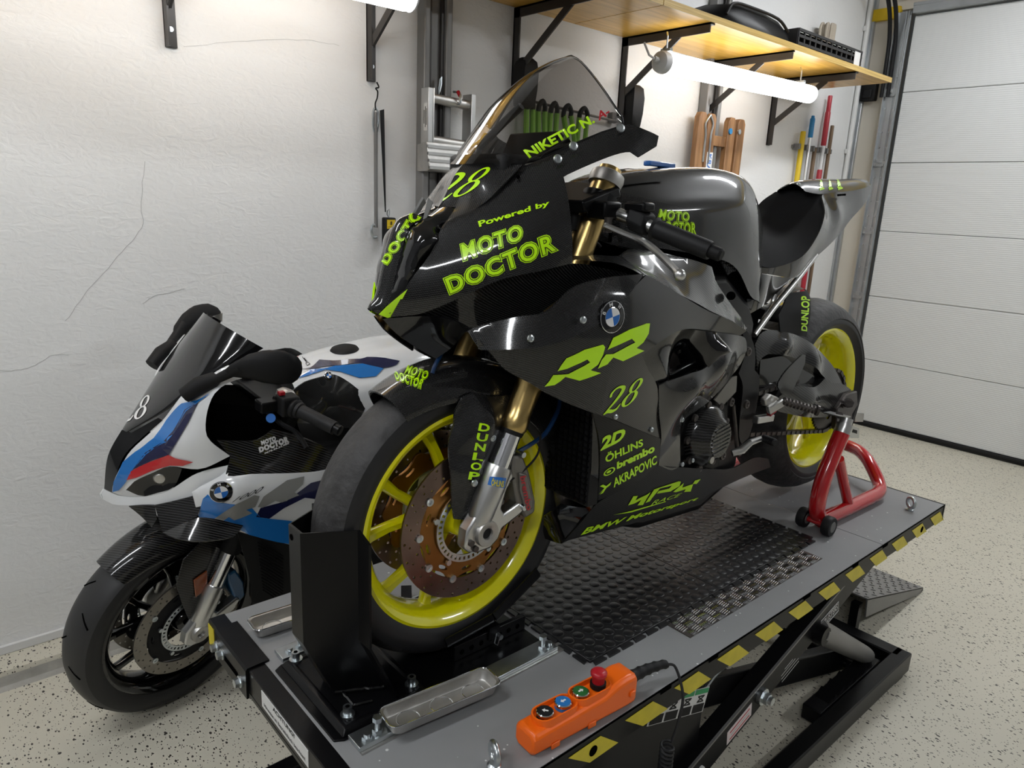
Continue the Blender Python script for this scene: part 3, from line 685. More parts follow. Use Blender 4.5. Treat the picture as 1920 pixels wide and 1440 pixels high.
obj('end_beam', MB().prism([(.458, .72, .5545), (.494, .72, .5552), (.494, .72, .492), (.470, .72, .492), (.458, .72, .502)], (0, .795, 0)).box((.466, 1.1175, .4885), (.010, .79, .012)), 'black_paint', lift, smooth=0, bevel=.002)
obj('rear_beam', MB().box((2.66, 1.1175, .527), (.008, .79, .055)), 'satin_black', lift)
lb = obj('warning_label', MB().box((.4574, 1.113, .5305), (.0012, .204, .036)), 'label_white', lift)
text('lettering', 'ACHTUNG!', [(.4567, 1.160, .538), (.4567, 1.065, .538), (.4567, 1.160, .5475)], None, 'matt_black', lb, direction=(1, 0, 0), eps=.0003, bold=.03)
text('lettering', 'Hinweise im Betriebsbuch beachten!', [(.4567, 1.203, .519), (.4567, 1.022, .519), (.4567, 1.203, .5275)], None, 'matt_black', lb, direction=(1, 0, 0), eps=.0003, bold=.01)
obj('corner_sticker', MB().box((.4574, 1.500, .516), (.0012, .034, .052)), 'hazard_yellow', lift)
cb = obj('clamp_angle', MB().prism([(.452, 1.283, .488), (.452, 1.283, .553), (.456, 1.283, .5585), (.502, 1.283, .5605), (.502, 1.283, .556), (.4575, 1.283, .554), (.4575, 1.283, .488)], (0, .176, 0)), 'black_paint', lift, smooth=30)
obj('slot', MB().box((.4515, 1.365, .5185), (.001, .075, .012)), 'void', cb)
for y in (1.447, 1.413, 1.312): obj('bolt', hexbolt(MB(), (.452, y, .5225 if y > 1.35 else .514), (-1, 0, 0), .0095, .014), 'zinc', lift)
# aluminium tread plate let into the deck
tpl = obj('tread_plate', MB().box((1.598, .829, TZ + .0008), (.632, .072, .0016)), 'steel_dark', lift)
rib = MB(); rib.rings([((-.0125, 0, 0), .0003), ((-.007, 0, .0), .0012), ((.007, 0, 0), .0012), ((.0125, 0, 0), .0003)], 8); me = mesh('tread_rib', rib); me.materials.append(M('chrome'))
k = 0
for i in range(22):
    for j in range(3):
        for q in range(5):
            x = 1.297 + i * .0287; y = .803 + j * .0265
            hor = (i + j) % 2
            px_, py_ = (x, y + (q - 2) * .0055) if hor else (x + (q - 2) * .0055, y)
            if abs(px_ - 1.598) > .306 or not .797 < py_ < .861: continue
            if k < 290: link('tread_rib', me, lift, (px_, py_, TZ + .0018), (0, 0, R(8) if hor else R(96)))
            k += 1
# scissor arms (outer pair and inner pair)
def arm(y, pts, w=.022, nm='scissor_arm'):
    return obj(nm, MB().prism([(x, y, z) for x, z in pts], (0, w, 0)), 'satin_black', lift, bevel=.004, smooth=0)
up = [(.87, .012), (.96, .012), (2.28, .462), (2.31, .492), (2.13, .492), (.87, .078)]
ua = arm(.762, up, .045); arm(1.428, up, .045)
dn = [(.93, .492), (1.06, .492), (2.36, .075), (2.36, .02), (2.28, .02), (.93, .44)]
ia = arm(.812, dn); arm(1.402, dn)
obj('arm_edge', MB().beam((.90, .760, .088), (2.10, .760, .482), .006, .006), 'column_steel', ua)
text('maker_lettering', 'TRUSTERS', [(1.915,0.761,0.347), (1.998,0.761,0.379), (1.906,0.761,0.372), (1.992,0.761,0.4)], None, 'label_white', ua, eps=.0004, bold=.01)
fr = [(1.908,0.761,0.343), (2.007,0.761,0.37), (1.996,0.761,0.404), (1.898,0.761,0.377)]
obj('lettering_frame', MB().tube(fr, .0012, 4, closed=True), 'label_white', ua)
for k, (x, z, L) in enumerate(((1.70, .285, .07), (1.705, .273, .085), (1.71, .262, .085), (1.715, .3, .04))):
    obj('small_print', MB().beam((x, .7615, z), (x + L, .7615, z + L * .345), .0006, .0022), 'grey_print', ua)
obj('approval_label', MB().prism([(1.455, .7616, .195), (1.56, .7616, .232), (1.555, .7616, .272), (1.45, .7616, .235)], (0, -.0008, 0)), 'label_pink', ua, smooth=0)
obj('label_line', MB().beam((1.465, .7605, .207), (1.55, .7605, .237), .0006, .003).beam((1.462, .7605, .228), (1.547, .7605, .258), .0006, .003), 'signal_red', ua)
obj('label_line', MB().beam((1.468, .7605, .219), (1.545, .7605, .246), .0006, .0022), 'grey_print', ua)
pv = MB(); pv.cyl((1.600, .762, .272), (1.600, .752, .272), .023, n=24).cyl((1.600, .752, .272), (1.600, .738, .272), .016, n=6).cyl((1.6, .738, .272), (1.6, .728, .272), .011, n=12)
obj('pivot_bolt', pv, 'zinc', lift); obj('pivot_bolt', MB().cyl((1.6, 1.474, .272), (1.6, 1.49, .272), .02, n=20), 'zinc', lift)
obj('pivot_pin', MB().cyl((1.345, .763, .185), (1.345, .756, .185), .010, n=16), 'label_white', lift)
for x, z in ((1.6, .272), (.95, .47), (2.27, .05), (.92, .05)):
    obj('cross_shaft', MB().cyl((x, .765, z), (x, 1.472, z), .016, n=14), 'satin_black', lift)
# inner box arms, lock bar, ram
obj('inner_beam', MB().beam((1.0, .845, .44), (2.3, .845, .06), .03, .06), 'satin_black', lift); obj('inner_beam', MB().beam((1.0, 1.39, .44), (2.3, 1.39, .06), .03, .06), 'satin_black', lift)
obj('mid_plate', MB().beam((1.04, 1.117, .36), (1.62, 1.117, .24), .5, .006), 'satin_black', lift)
obj('lock_bar', MB().rings([((1.895, .768, .345), .036), ((1.93, .768, .325), .036), ((2.29, .768, .100), .030), ((2.33, .768, .078), .024)], 18), 'column_steel', lift, smooth=40)
obj('lock_hub', MB().cyl((1.885, .775, .345), (1.885, .735, .345), .028, n=20), 'satin_black', lift)
obj('ram', MB().cyl((1.1, 1.117, .10), (1.75, 1.117, .30), .03, n=18), 'satin_black', lift)
obj('ram_rod', MB().cyl((1.75, 1.117, .30), (2.0, 1.117, .375), .014, n=14), 'chrome', lift)
obj('hose', MB().tube([(1.33, .80, .30), (1.37, .80, .36), (1.43, .80, .395), (1.50, .80, .40)], .006, 8, smooth=6), 'zinc', lift)
# instruction sheet on an inner plate
ip = obj('inner_plate', MB().prism([(.80, .787, .478), (1.34, .787, .470), (1.36, .787, .38), (1.36, .787, .20), (.80, .787, .20)], (0, .003, 0)), 'satin_black', lift, smooth=0)
isx = [(1.153,0.785,0.459), (1.377,0.785,0.389), (1.358,0.785,0.328), (1.136,0.785,0.399)]
sh = obj('instruction_sheet', MB().prism(isx, (0, -.001, 0)), 'label_white', ip, smooth=0)
def on_sheet(s, t): return Vector(isx[0]) * (1 - s) * (1 - t) + Vector(isx[1]) * s * (1 - t) + Vector(isx[2]) * s * t + Vector(isx[3]) * (1 - s) * t + Vector((0, -.0018, 0))
for s0, s1, t0, t1, mt in ((.74, .99, .02, .22, 'label_green'), (.5, .72, .02, .22, 'label_green'), (.02, .24, .62, .97, 'matt_black'), (.27, .49, .62, .97, 'matt_black'), (.52, .74, .62, .97, 'matt_black'), (.77, .98, .62, .97, 'matt_black')):
    obj('sheet_field', MB().add([on_sheet(s0, t0), on_sheet(s1, t0), on_sheet(s1, t1), on_sheet(s0, t1)], [(0, 1, 2, 3)]), mt, sh, smooth=0)
for s in (.12, .38, .63, .88):
    pg = MB()
    for a, b in (((s - .05, .34), (s + .05, .5)), ((s - .05, .5), (s + .05, .34)), ((s - .06, .31), (s + .06, .31)), ((s - .06, .53), (s + .06, .53))): pg.beam(on_sheet(*a), on_sheet(*b), .0006, .003)
    obj('pictogram', pg, 'matt_black', sh)
# base frame
for y in (.70, 1.50):
    obj('base_beam', MB().box((1.50, y, .045), (1.93, .05, .07)), 'black_paint', lift, bevel=.005)
for x in (.56, 2.435):
    obj('base_cross', MB().box((x, 1.10, .045), (.06, .80, .07)), 'black_paint', lift, bevel=.005)
obj('base_end_hole', MB().box((2.466, .70, .04), (.002, .026, .03)), 'void', lift)
obj('base_rack', MB().box((2.15, .762, .04), (.42, .06, .05)), 'satin_black', lift, bevel=.004)
for k in range(5): obj('rack_tooth', MB().prism([(2.0 + .06 * k, .74, .064), (2.04 + .06 * k, .74, .064), (2.04 + .06 * k, .74, .084)], (0, .045, 0)), 'satin_black', lift, smooth=0)
obj('base_plate', MB().box((1.0, 1.1, .02), (.7, .7, .02)).box((1.12, .80, .10), (.5, .02, .16)), 'satin_black', lift)
for x in (.56, 2.40): obj('base_foot', MB().box((x, .70, .006), (.06, .04, .012)), 'rubber', lift)
# rear access ramp
rmp = thing('access_ramp', 'grey steel access ramp with tread pattern on the floor behind the lift', 'ramp', (0, 0, 0))
prof = [(2.512, .178), (3.10, .020), (3.105, .004), (3.05, .002), (2.74, .062), (2.525, .10)]
for y in (.86, 1.375): obj('side_plate', MB().prism([(x, y, z) for x, z in prof], (0, .005, 0)), 'column_steel', rmp, smooth=0)
obj('top_sheet', MB().prism([(2.512, .86, .179), (3.10, .86, .021), (3.10, .86, .017), (2.512, .86, .174)], (0, .52, 0)), 'column_steel', rmp, smooth=0)
for y in (.90, 1.34): obj('support_leg', MB().beam((2.53, y, .14), (2.53, y, .0), .03, .03, (1, 0, 0)), 'satin_black', rmp)
obj('floor_bar', MB().cyl((3.10, .86, .009), (3.10, 1.38, .009), .008, n=10), 'zinc', rmp)
td = MB(); td.rings([((-.012, 0, 0), .0006), ((-.005, 0, 0), .0026), ((.005, 0, 0), .0026), ((.012, 0, 0), .0006)], 6); tme = mesh('tread_bump', td); tme.materials.append(M('bracket_steel'))
ang = math.atan2(-.158, .588)
for i in range(16):
    for j in range(16):
        s = (i + .5) / 16; x = 2.512 + .588 * s
        link('tread_bump', tme, rmp, (x, .872 + .032 * j + (.016 if i % 2 else 0), .1795 - .158 * s), (0, -ang, R(35 if i % 2 else -35)))
# ------------------------------------------------------------------ wheel chock on the deck
ck = thing('wheel_chock', 'black steel wheel chock clamping the front wheel of the black motorcycle', 'chock', (0, 0, 0))
yc = 1.12
obj('floor_plate', MB().prism([(.498, yc - .125, TZ), (.515, yc - .135, TZ), (1.0, yc - .135, TZ), (1.004, yc + .135, TZ), (.515, yc + .135, TZ), (.498, yc + .125, TZ)], (0, 0, .004)), 'black_paint', ck, smooth=0, bevel=.0015)
rp_ = [(.520, yc - .125), (.70, yc - .125), (.70, yc + .125), (.520, yc + .125)]
obj('raised_plate', MB().loft([[(x, y, TZ + .004) for x, y in ((.512, yc - .131), (.705, yc - .131), (.705, yc + .131), (.512, yc + .131))], [(x, y, TZ + .014) for x, y in rp_], [(x, y, TZ + .016) for x, y in ((.524, yc - .120), (.696, yc - .120), (.696, yc + .120), (.524, yc + .120))], [(x, y, TZ + .016) for x, y in ((.530, yc - .114), (.690, yc - .114), (.690, yc + .114), (.530, yc + .114))], [(x, y, TZ + .013) for x, y in ((.535, yc - .109), (.685, yc - .109), (.685, yc + .109), (.535, yc + .109))]]), 'black_paint', ck, smooth=30, bevel=.0025)
W = [(.58, -.110), (.58, -.071), (.4935, -.0235), (.4935, .0235), (.58, .071), (.58, .110)]
def upright(off):
    Wb = [(x + .075, y) for x, y in W]
    rows = [[(x, yc + y, z) for x, y in W] for z in (.921, .70)] + [[(x + .06, yc + y, TZ + .013) for x, y in W]]
    rows[0] = [(x, yc + y, .921 if 0 < i < 5 else .908) for i, (x, y) in enumerate(W)]
    return rows
post = MB(); f = upright(0); b = [[(p[0] + .005, p[1], p[2]) for p in r] for r in f]
post.grid(f); post.grid(b)
for a, c in ((f[0], b[0]),): post.grid([a, c])
for i in (0, -1): post.grid([[r[i] for r in f], [r[i] for r in b]])
obj('post', post, 'black_paint', ck, smooth=15, bevel=.0)
obj('post_hole', MB().cyl((.4932, yc + .012, .900), (.4926, yc + .012, .900), .006, n=14), 'void', ck)
wd = MB(); wd.tube([(.565 + .001 * random.random(), yc - .02 + .045 * math.sin(k) * 0 - .088 * k / 14, TZ + .015 + random.uniform(-.001, .002)) if k < 10 else (.57 + .007 * (k - 10), yc - .08 - .002 * (k - 10), TZ + .016) for k in range(15)], .0035, 6); obj('weld_seam', wd, 'gloss_black', ck)
wd = MB(); wd.tube([(.553 + .0055 * k, yc - .025 - .003 * k, .565 + .008 + random.uniform(-.0015, .0015)) for k in range(16)], .0035, 6); obj('weld_seam', wd, 'gloss_black', ck)
for x, y in ((.54, yc + .118), (.544, yc - .092), (.684, yc - .092), (.684, yc + .1)):
    bm_ = MB(); bm_.cyl((x, y, TZ + .012), (x, y, TZ + .017), .0135, n=18).cyl((x, y, TZ + .017), (x, y, TZ + .032), .0085, n=18); obj('socket_bolt', bm_, 'zinc', ck)
    obj('socket', MB().cyl((x, y, TZ + .0321), (x, y, TZ + .0325), .0045, n=6), 'void', ck)
# cradle the tyre rolls into
for s in (-1, 1):
    c1 = MB(); c1.prism([(.772, yc + s * .078, .628), (.895, yc + s * .078, .640), (.925, yc + s * .055, .604), (.795, yc + s * .055, .588)], (0, s * .004, .001)); c1.prism([(.772, yc + s * .078, .629), (.895, yc + s * .078, .641), (.893, yc + s * .092, .632), (.770, yc + s * .092, .620)], (0, 0, -.004))
    c1.prism([(.898, yc + s * .078, .640), (1.022, yc + s * .078, .708), (1.028, yc + s * .052, .676), (.922, yc + s * .055, .606)], (0, s * .004, .001)); c1.prism([(.898, yc + s * .078, .641), (1.022, yc + s * .078, .709), (1.024, yc + s * .092, .695), (.90, yc + s * .092, .630)], (0, 0, -.004))
    obj('cradle_plate', c1, 'black_paint', ck, smooth=0)
    hr = obj('hole_rail', MB().box((.90, yc + s * .07, .577), (.20, .012, .036)), 'black_paint', ck, bevel=.002)
    for k in range(7): obj('hole', MB().cyl((.82 + .026 * k, yc + s * .0765, .576), (.82 + .026 * k, yc + s * .0768, .576), .006, n=10), 'void', hr)
obj('locking_pin', MB().cyl((.915, yc - .06, .580), (.915, yc - .092, .580), .006, n=12).tube([(.915, yc - .088, .58), (.905, yc - .092, .565), (.898, yc - .09, .572), (.905, yc - .088, .592)], .0012, 5), 'zinc', ck)
obj('cross_bar', MB().box((.905, yc, .59), (.03, .16, .03)), 'black_paint', ck)
obj('stop_bar', MB().beam((.79, yc + .09, .575), (.86, yc + .20, .575), .025, .03), 'black_paint', ck)
# galvanised clamp bars
for y, lab in ((.962, 'galvanised clamp bar with bolts beside the front steel tray'), (1.278, 'galvanised clamp bar behind the wheel chock, mostly hidden')):
    t = thing('clamp_bar', lab, 'bar', (0, y, TZ), group='galvanised clamp bars')
    obj('bar', MB().box((.762, 0, .0085), (.484, .042, .009)), 'zinc', t, bevel=.001)
    obj('lower_strip', MB().box((.772, -.006, .002), (.50, .040, .004)), 'alu_dull', t)
    for x, tall in ((.542, 0), (.566, 1), (.974, 1), (.990, 0)):
        bm_ = MB(); bm_.cyl((x, -.003 if tall else .004 - .012, .013), (x, -.003 if tall else -.008, .019), .0095, n=6)
        if tall: bm_.cyl((x, -.003, .019), (x, -.003, .036), .005, n=12).cyl((x, -.003, .034), (x, -.003, .043), .009, n=6)
        else: bm_.cyl((x, -.008, .019), (x, -.008, .024), .006, n=12)
        obj('bolt', bm_, 'zinc', t)
# magnetic steel trays
def tray(label, loc, rz):
    t = thing('steel_tray', label, 'tray', loc, (0, 0, rz), group='magnetic steel trays')
    L, Wd = .118, .031
    def rr(l, w, z, r): 
        pts = []
        for cx, cy, a0 in ((l - r, w - r, 0), (-l + r, w - r, 90), (-l + r, -w + r, 180), (l - r, -w + r, 270)):
            for k in range(5): a = R(a0 + 22.5 * k); pts.append((cx + r * math.cos(a), cy + r * math.sin(a), z))
        return pts
    sec = [rr(L * .90, Wd * .72, .0055, .013), rr(L * .925, Wd * .79, .008, .014), rr(L * .955, Wd * .87, .025, .014), rr(L, Wd, .027, .015), rr(L, Wd, .0255, .015), rr(L * .97, Wd * .91, .0245, .014), rr(L * .93, Wd * .80, .004, .014)]
    obj('bowl', MB().loft([sec[0], sec[1], sec[2], sec[3], sec[4], sec[5], sec[6]]), 'alu_dull', t, smooth=40)
    obj('rim', MB().tube(rr(L, Wd, .0262, .015), .0013, 6, closed=True), 'chrome', t)
    for x in (-.07, 0, .07):
        obj('magnet', MB().cyl((x, 0, 0), (x, 0, .004), .021, n=20), 'matt_black', t)
        obj('magnet_ring', MB().lathe([(.021, 0), (.0225, .0008), (.0215, .0012)], (x, 0, .0062), (0, 0, 1), 24), 'chrome', t)
    return t
tray('long steel tray beside the orange remote control', (.692, .938, .5685), R(-5.5))
tray('long steel tray on the far deck corner behind the black post', (.625, 1.386, .5555), R(-3))
# ------------------------------------------------------------------ studded rubber mats
stud = MB(); stud.lathe([(.0001, .0010), (.0118, .0010), (.0129, .0006), (.0134, 0)], (0, 0, 0), (0, 0, 1), 14, closed=False); sme = mesh('stud', stud, 40); sme.materials.append(M('mat_rubber'))
tab = MB(); tab.prism([(-.013, 0, 0), (-.018, -.013, 0), (.018, -.013, 0), (.013, 0, 0)], (0, 0, .005)); tbm = mesh('edge_tab', tab, 0); tbm.materials.append(M('mat_rubber'))
for k, (xa, lab) in enumerate(((1.030, 'black studded rubber mat tile just behind the front wheel'), (1.518, 'black studded rubber mat tile in front of the red stand'))):
    t = thing('rubber_mat', lab, 'mat', (xa, .870, TZ), group='studded rubber mat tiles')
    S = .486
    obj('sheet', MB().box((S / 2, S / 2, .003), (S, S, .006)), 'mat_rubber', t, bevel=.001)
    n = 15
    for i in range(n):
        for j in range(n):
            link('stud', sme, t, (.0165 + .0324 * i + (.0), .0165 + .0324 * j, .006))
    for i in range(11):
        link('edge_tab', tbm, t, (.022 + .0442 * i, 0, .0))
        if k == 0: link('edge_tab', tbm, t, (0, .022 + .0442 * i, .0), (0, 0, R(-90)))
        if k == 1: link('edge_tab', tbm, t, (S, .022 + .0442 * i, .0), (0, 0, R(90)))
# ------------------------------------------------------------------ orange pendant remote
rc = thing('pendant_control', 'orange pendant control box with four push buttons lying on the deck', 'remote', (.752, .772, TZ), (0, 0, R(-3.5)))
def rsec(x, w, z0, z1, c=.008): return [(x, -w + c, z0), (x, w - c, z0), (x, w, z0 + c), (x, w, z1 - c), (x, w - c, z1), (x, -w + c, z1), (x, -w, z1 - c), (x, -w, z0 + c)]
obj('case', MB().loft([rsec(0, .024, .004, .040), rsec(.006, .028, .001, .046), rsec(.10, .0285, .0, .050), rsec(.175, .0285, .0, .054), rsec(.205, .029, .0, .064), rsec(.235, .029, .0, .068), rsec(.255, .028, .0, .066), rsec(.262, .025, .004, .06)]), 'orange_plastic', rc, bevel=.003, smooth=35)
def cup(x0, x1, z):
    pts = []
    for cx, a0 in ((x1 - .022, -90), (x0 + .022, 90)):
        for k in range(9): a = R(a0 + 22.5 * k); pts.append((cx + .022 * math.cos(a), .022 * math.sin(a)))
    ou = [(x, y * 1.12, z - .012) for x, y in pts]; a = [(x, y, z + .010) for x, y in pts]; b = [(x0 + (x1 - x0) / 2 + (x - (x0 + x1) / 2) * .94, y * .88, z + .010) for x, y in pts]; c = [(x0 + (x1 - x0) / 2 + (x - (x0 + x1) / 2) * .94, y * .88, z - .001) for x, y in pts]
    return MB().loft([ou, a, b, c])
obj('button_guard', cup(.020, .118, .049), 'orange_plastic', rc, smooth=40); obj('button_guard', cup(.108, .205, .053), 'orange_plastic', rc, smooth=40)
def arrow(cx, cz, ang, s=.006):
    c, n = math.cos(ang), math.sin(ang)
    P = [(-1, -.3), (.1, -.3), (.1, -.8), (1, 0), (.1, .8), (.1, .3), (-1, .3)]
    return [(cx + s * (x * c - y * n), s * (x * n + y * c), cz) for x, y in P]
for x, z, mt, nm in ((.046, .053, 'matt_black', 'push_button'), (.089, .054, 'btn_blue', 'push_button'), (.133, .057, 'btn_green', 'push_button')):
    bt = obj(nm, MB().rings([((x, 0, z - .004), .0155), ((x, 0, z + .008), .0155), ((x, 0, z + .0085), .0135), ((x, 0, z + .0095), .013)], 24), mt, rc)
    obj('collar', MB().lathe([(.0150, z + .002), (.0162, z + .003), (.0162, z + .0075), (.0145, z + .0088)], (x, 0, 0), (0, 0, 1), 24), 'chrome', bt)
    obj('arrow_mark', MB().add(arrow(x, z + .0097, {.046: 2.3, .089: PI, .133: 0}[x]), [(0, 1, 2, 3, 4, 5, 6)]), 'white_print', bt, smooth=0)
es = obj('stop_button', MB().rings([((.178, 0, .056), .0155), ((.178, 0, .066), .0155)], 24), 'matt_black', rc)
obj('mushroom', MB().rings([((.178, 0, .066), .012), ((.178, 0, .078), .0125), ((.178, 0, .082), .0155), ((.178, 0, .087), .016), ((.178, 0, .090), .0135), ((.178, 0, .0915), .008)], 24), 'signal_red', es, smooth=50)
for c_, d_ in (((.245, -.030, .03), (.014, .006, .012)), ((.245, .03, .03), (.014, .006, .012)), ((.05, -.029, .008), (.02, .004, .012)), ((.14, -.029, .008), (.02, .004, .012))): obj('case_tab', MB().box(c_, d_), 'orange_plastic', rc, bevel=.002)
rel = []
for k in range(17): rel.append(((.258 + .0062 * k, -.0002 * k * k * .35, .034 + .0012 * k * (1 - k / 34)), (.0145 if k % 3 == 0 else .0128) - .0003 * k))
obj('strain_relief', MB().rings(rel, 16), 'rubber', rc, smooth=30)
cx, cy = 1.085, .690
cab = [Vector((.357, -.018, .044)), Vector((.372, -.030, .036)), Vector((.368, -.058, -.01)), Vector((.352, -.066, -.06)), Vector((.3375, -.066, -.10))]
pts = spline(cab, 8)
z = -.10; k = 0
while z > -.48:
    a = k * 2 * PI / 12; pts.append(Vector((.325 + .0125 * math.cos(a), -.066 + .0125 * math.sin(a), z))); z -= .0095 / 12; k += 1
obj('coiled_cable', MB().tube(pts, .003, 6), 'rubber', rc)
# eye bolts
eb0 = None
for x, y, rz, lab in ((.687, .776, 1.2, 'zinc eye bolt on the deck left of the orange remote'), (2.502, .779, 1.0, 'zinc eye bolt on the deck corner near the red stand')):
    t = thing('eye_bolt', lab, 'eye bolt', (x, y, TZ), (0, 0, rz), group='eye bolts on the deck')
    obj('ring', MB().lathe([(.017 + .0058 * math.cos(a), .0058 * math.sin(a)) for a in [2 * PI * i / 12 for i in range(12)]], (0, 0, .027), (0, 1, 0), 32), 'zinc', t)
    obj('collar', MB().rings([((0, 0, 0), .0125), ((0, 0, .004), .0125), ((0, 0, .008), .008)], 18), 'zinc', t)
# ------------------------------------------------------------------ red paddock stand
ps = thing('paddock_stand', 'red tubular paddock stand lifting the rear wheel of the black motorcycle', 'stand', (0, 0, TZ))
for s in (-1, 1):
    Y = lambda y: yc + s * (yc - y)
    side = 'near' if s > 0 else 'far'
    obj('leg_tube', MB().tube([(2.112, Y(.90), .030), (2.078, Y(.90), .060), (2.072, Y(.90), .11), (2.090, Y(.90), .18), (2.128, Y(.90), .25), (2.165, Y(.90), .305)], .0245, 16, smooth=5), 'red_paint', ps)
    obj('base_tube', MB().tube([(2.10, Y(.897), .028), (2.30, Y(.889), .026), (2.44, Y(.885), .026)], .0235, 16), 'red_paint', ps)
    obj('strut', MB().cyl((2.17, Y(.9), .215), (2.285, Y(.892), .03), .0165, n=14), 'red_paint', ps)
    obj('axle', MB().cyl((2.075, Y(.848), .031), (2.075, Y(.945), .031), .009, n=12), 'red_paint', ps)
    for y in (.857, .937):
        wh = obj('roller', MB().lathe([(.010, -.013), (.0285, -.013), (.0310, -.009), (.0310, .009), (.0285, .013), (.010, .013)], (2.075, Y(y), .0312), (0, 1, 0), 28), 'rubber', ps)
        obj('roller_hub', MB().lathe([(.0, -.0145), (.016, -.0145), (.018, -.012), (.018, .012), (.016, .0145), (.0, .0145)], (2.075, Y(y), .0312), (0, 1, 0), 20), 'column_steel', wh)
    obj('foot', MB().cyl((2.47, Y(.888), .0), (2.47, Y(.888), .012), .012, n=12), 'rubber', ps)
    cp = MB(); cp.cyl((2.162, Y(.90), .300), (2.175, Y(.90), .326), .0255, n=18); cp.cyl((2.175, Y(.90), .326), (2.182, Y(.90), .345), .019, n=16); obj('sleeve', cp, 'alu', ps)
    br = MB(); br.prism([(2.19, Y(.905), .325), (2.30, Y(.905), .290), (2.31, Y(.905), .255), (2.21, Y(.905), .275)], (0, -s * .004, 0)); br.prism([(2.17, Y(.905), .345), (2.22, Y(.905), .34), (2.22, Y(.97), .34), (2.17, Y(.97), .345)], (0, 0, .004)); obj('lift_hook', br, 'alu', ps, smooth=0)
    obj('hook_slot', MB().prism([(2.225, Y(.9045), .304), (2.285, Y(.9045), .286), (2.288, Y(.9045), .274), (2.228, Y(.9045), .292)], (0, -s * .0006, 0)), 'matt_black', ps, smooth=0)
H = [(2.43, .885, .026), (2.50, .885, .029), (2.545, .905, .044), (2.585, .955, .084), (2.62, 1.00, .104), (2.65, 1.05, .111), (2.66, 1.12, .112)]
H += [(x, 2 * yc - y, z) for x, y, z in H[-2::-1]]
obj('handle_tube', MB().tube(H, .0225, 16, smooth=5), 'red_paint', ps)

# ================================================================== shared motorcycle pieces
def plate_holes(outline, holes, o, u, v, thick):
    """flat plate with round holes: outline / holes as 2D loops in the (u, v) frame at o, thickness along u x v"""
    pts = [Vector(p) for p in outline]; edges = [(i, (i + 1) % len(outline)) for i in range(len(outline))]
    for h in holes:
        s = len(pts); pts += [Vector(p) for p in h]; edges += [(s + i, s + (i + 1) % len(h)) for i in range(len(h))]
    r = delaunay_2d_cdt(pts, edges, [], 0, 1e-7); vs, fs = r[0], r[2]
    ol = [tuple(p) for p in outline]
    hb = [(sum(p[0] for p in h) / len(h), sum(p[1] for p in h) / len(h), max(math.hypot(p[0] - sum(q[0] for q in h) / len(h), p[1] - sum(q[1] for q in h) / len(h)) for p in h), h) for h in holes]
    keep = []
    for t in fs:
        x = sum(vs[i].x for i in t) / 3; y = sum(vs[i].y for i in t) / 3
        if not inpoly(ol, x, y): continue
        if any(math.hypot(x - a, y - b) < c and inpoly(h, x, y) for a, b, c, h in hb): continue
        keep.append(tuple(t))
    o, u, v = Vector(o), Vector(u), Vector(v); n = u.cross(v).normalized(); m = len(vs)
    P = [o + u * p.x + v * p.y for p in vs]
    ec = set((a, b) for t in keep for a, b in zip(t, t[1:] + t[:1])); side = [(a, b) for a, b in ec if (b, a) not in ec]
    return MB().add([p + n * thick / 2 for p in P] + [p - n * thick / 2 for p in P], keep + [tuple(i + m for i in t[::-1]) for t in keep] + [(b, a, a + m, b + m) for a, b in side])
def circ(cx, cy, r, n=10): return [(cx + r * math.cos(2 * PI * i / n), cy + r * math.sin(2 * PI * i / n)) for i in range(n)]
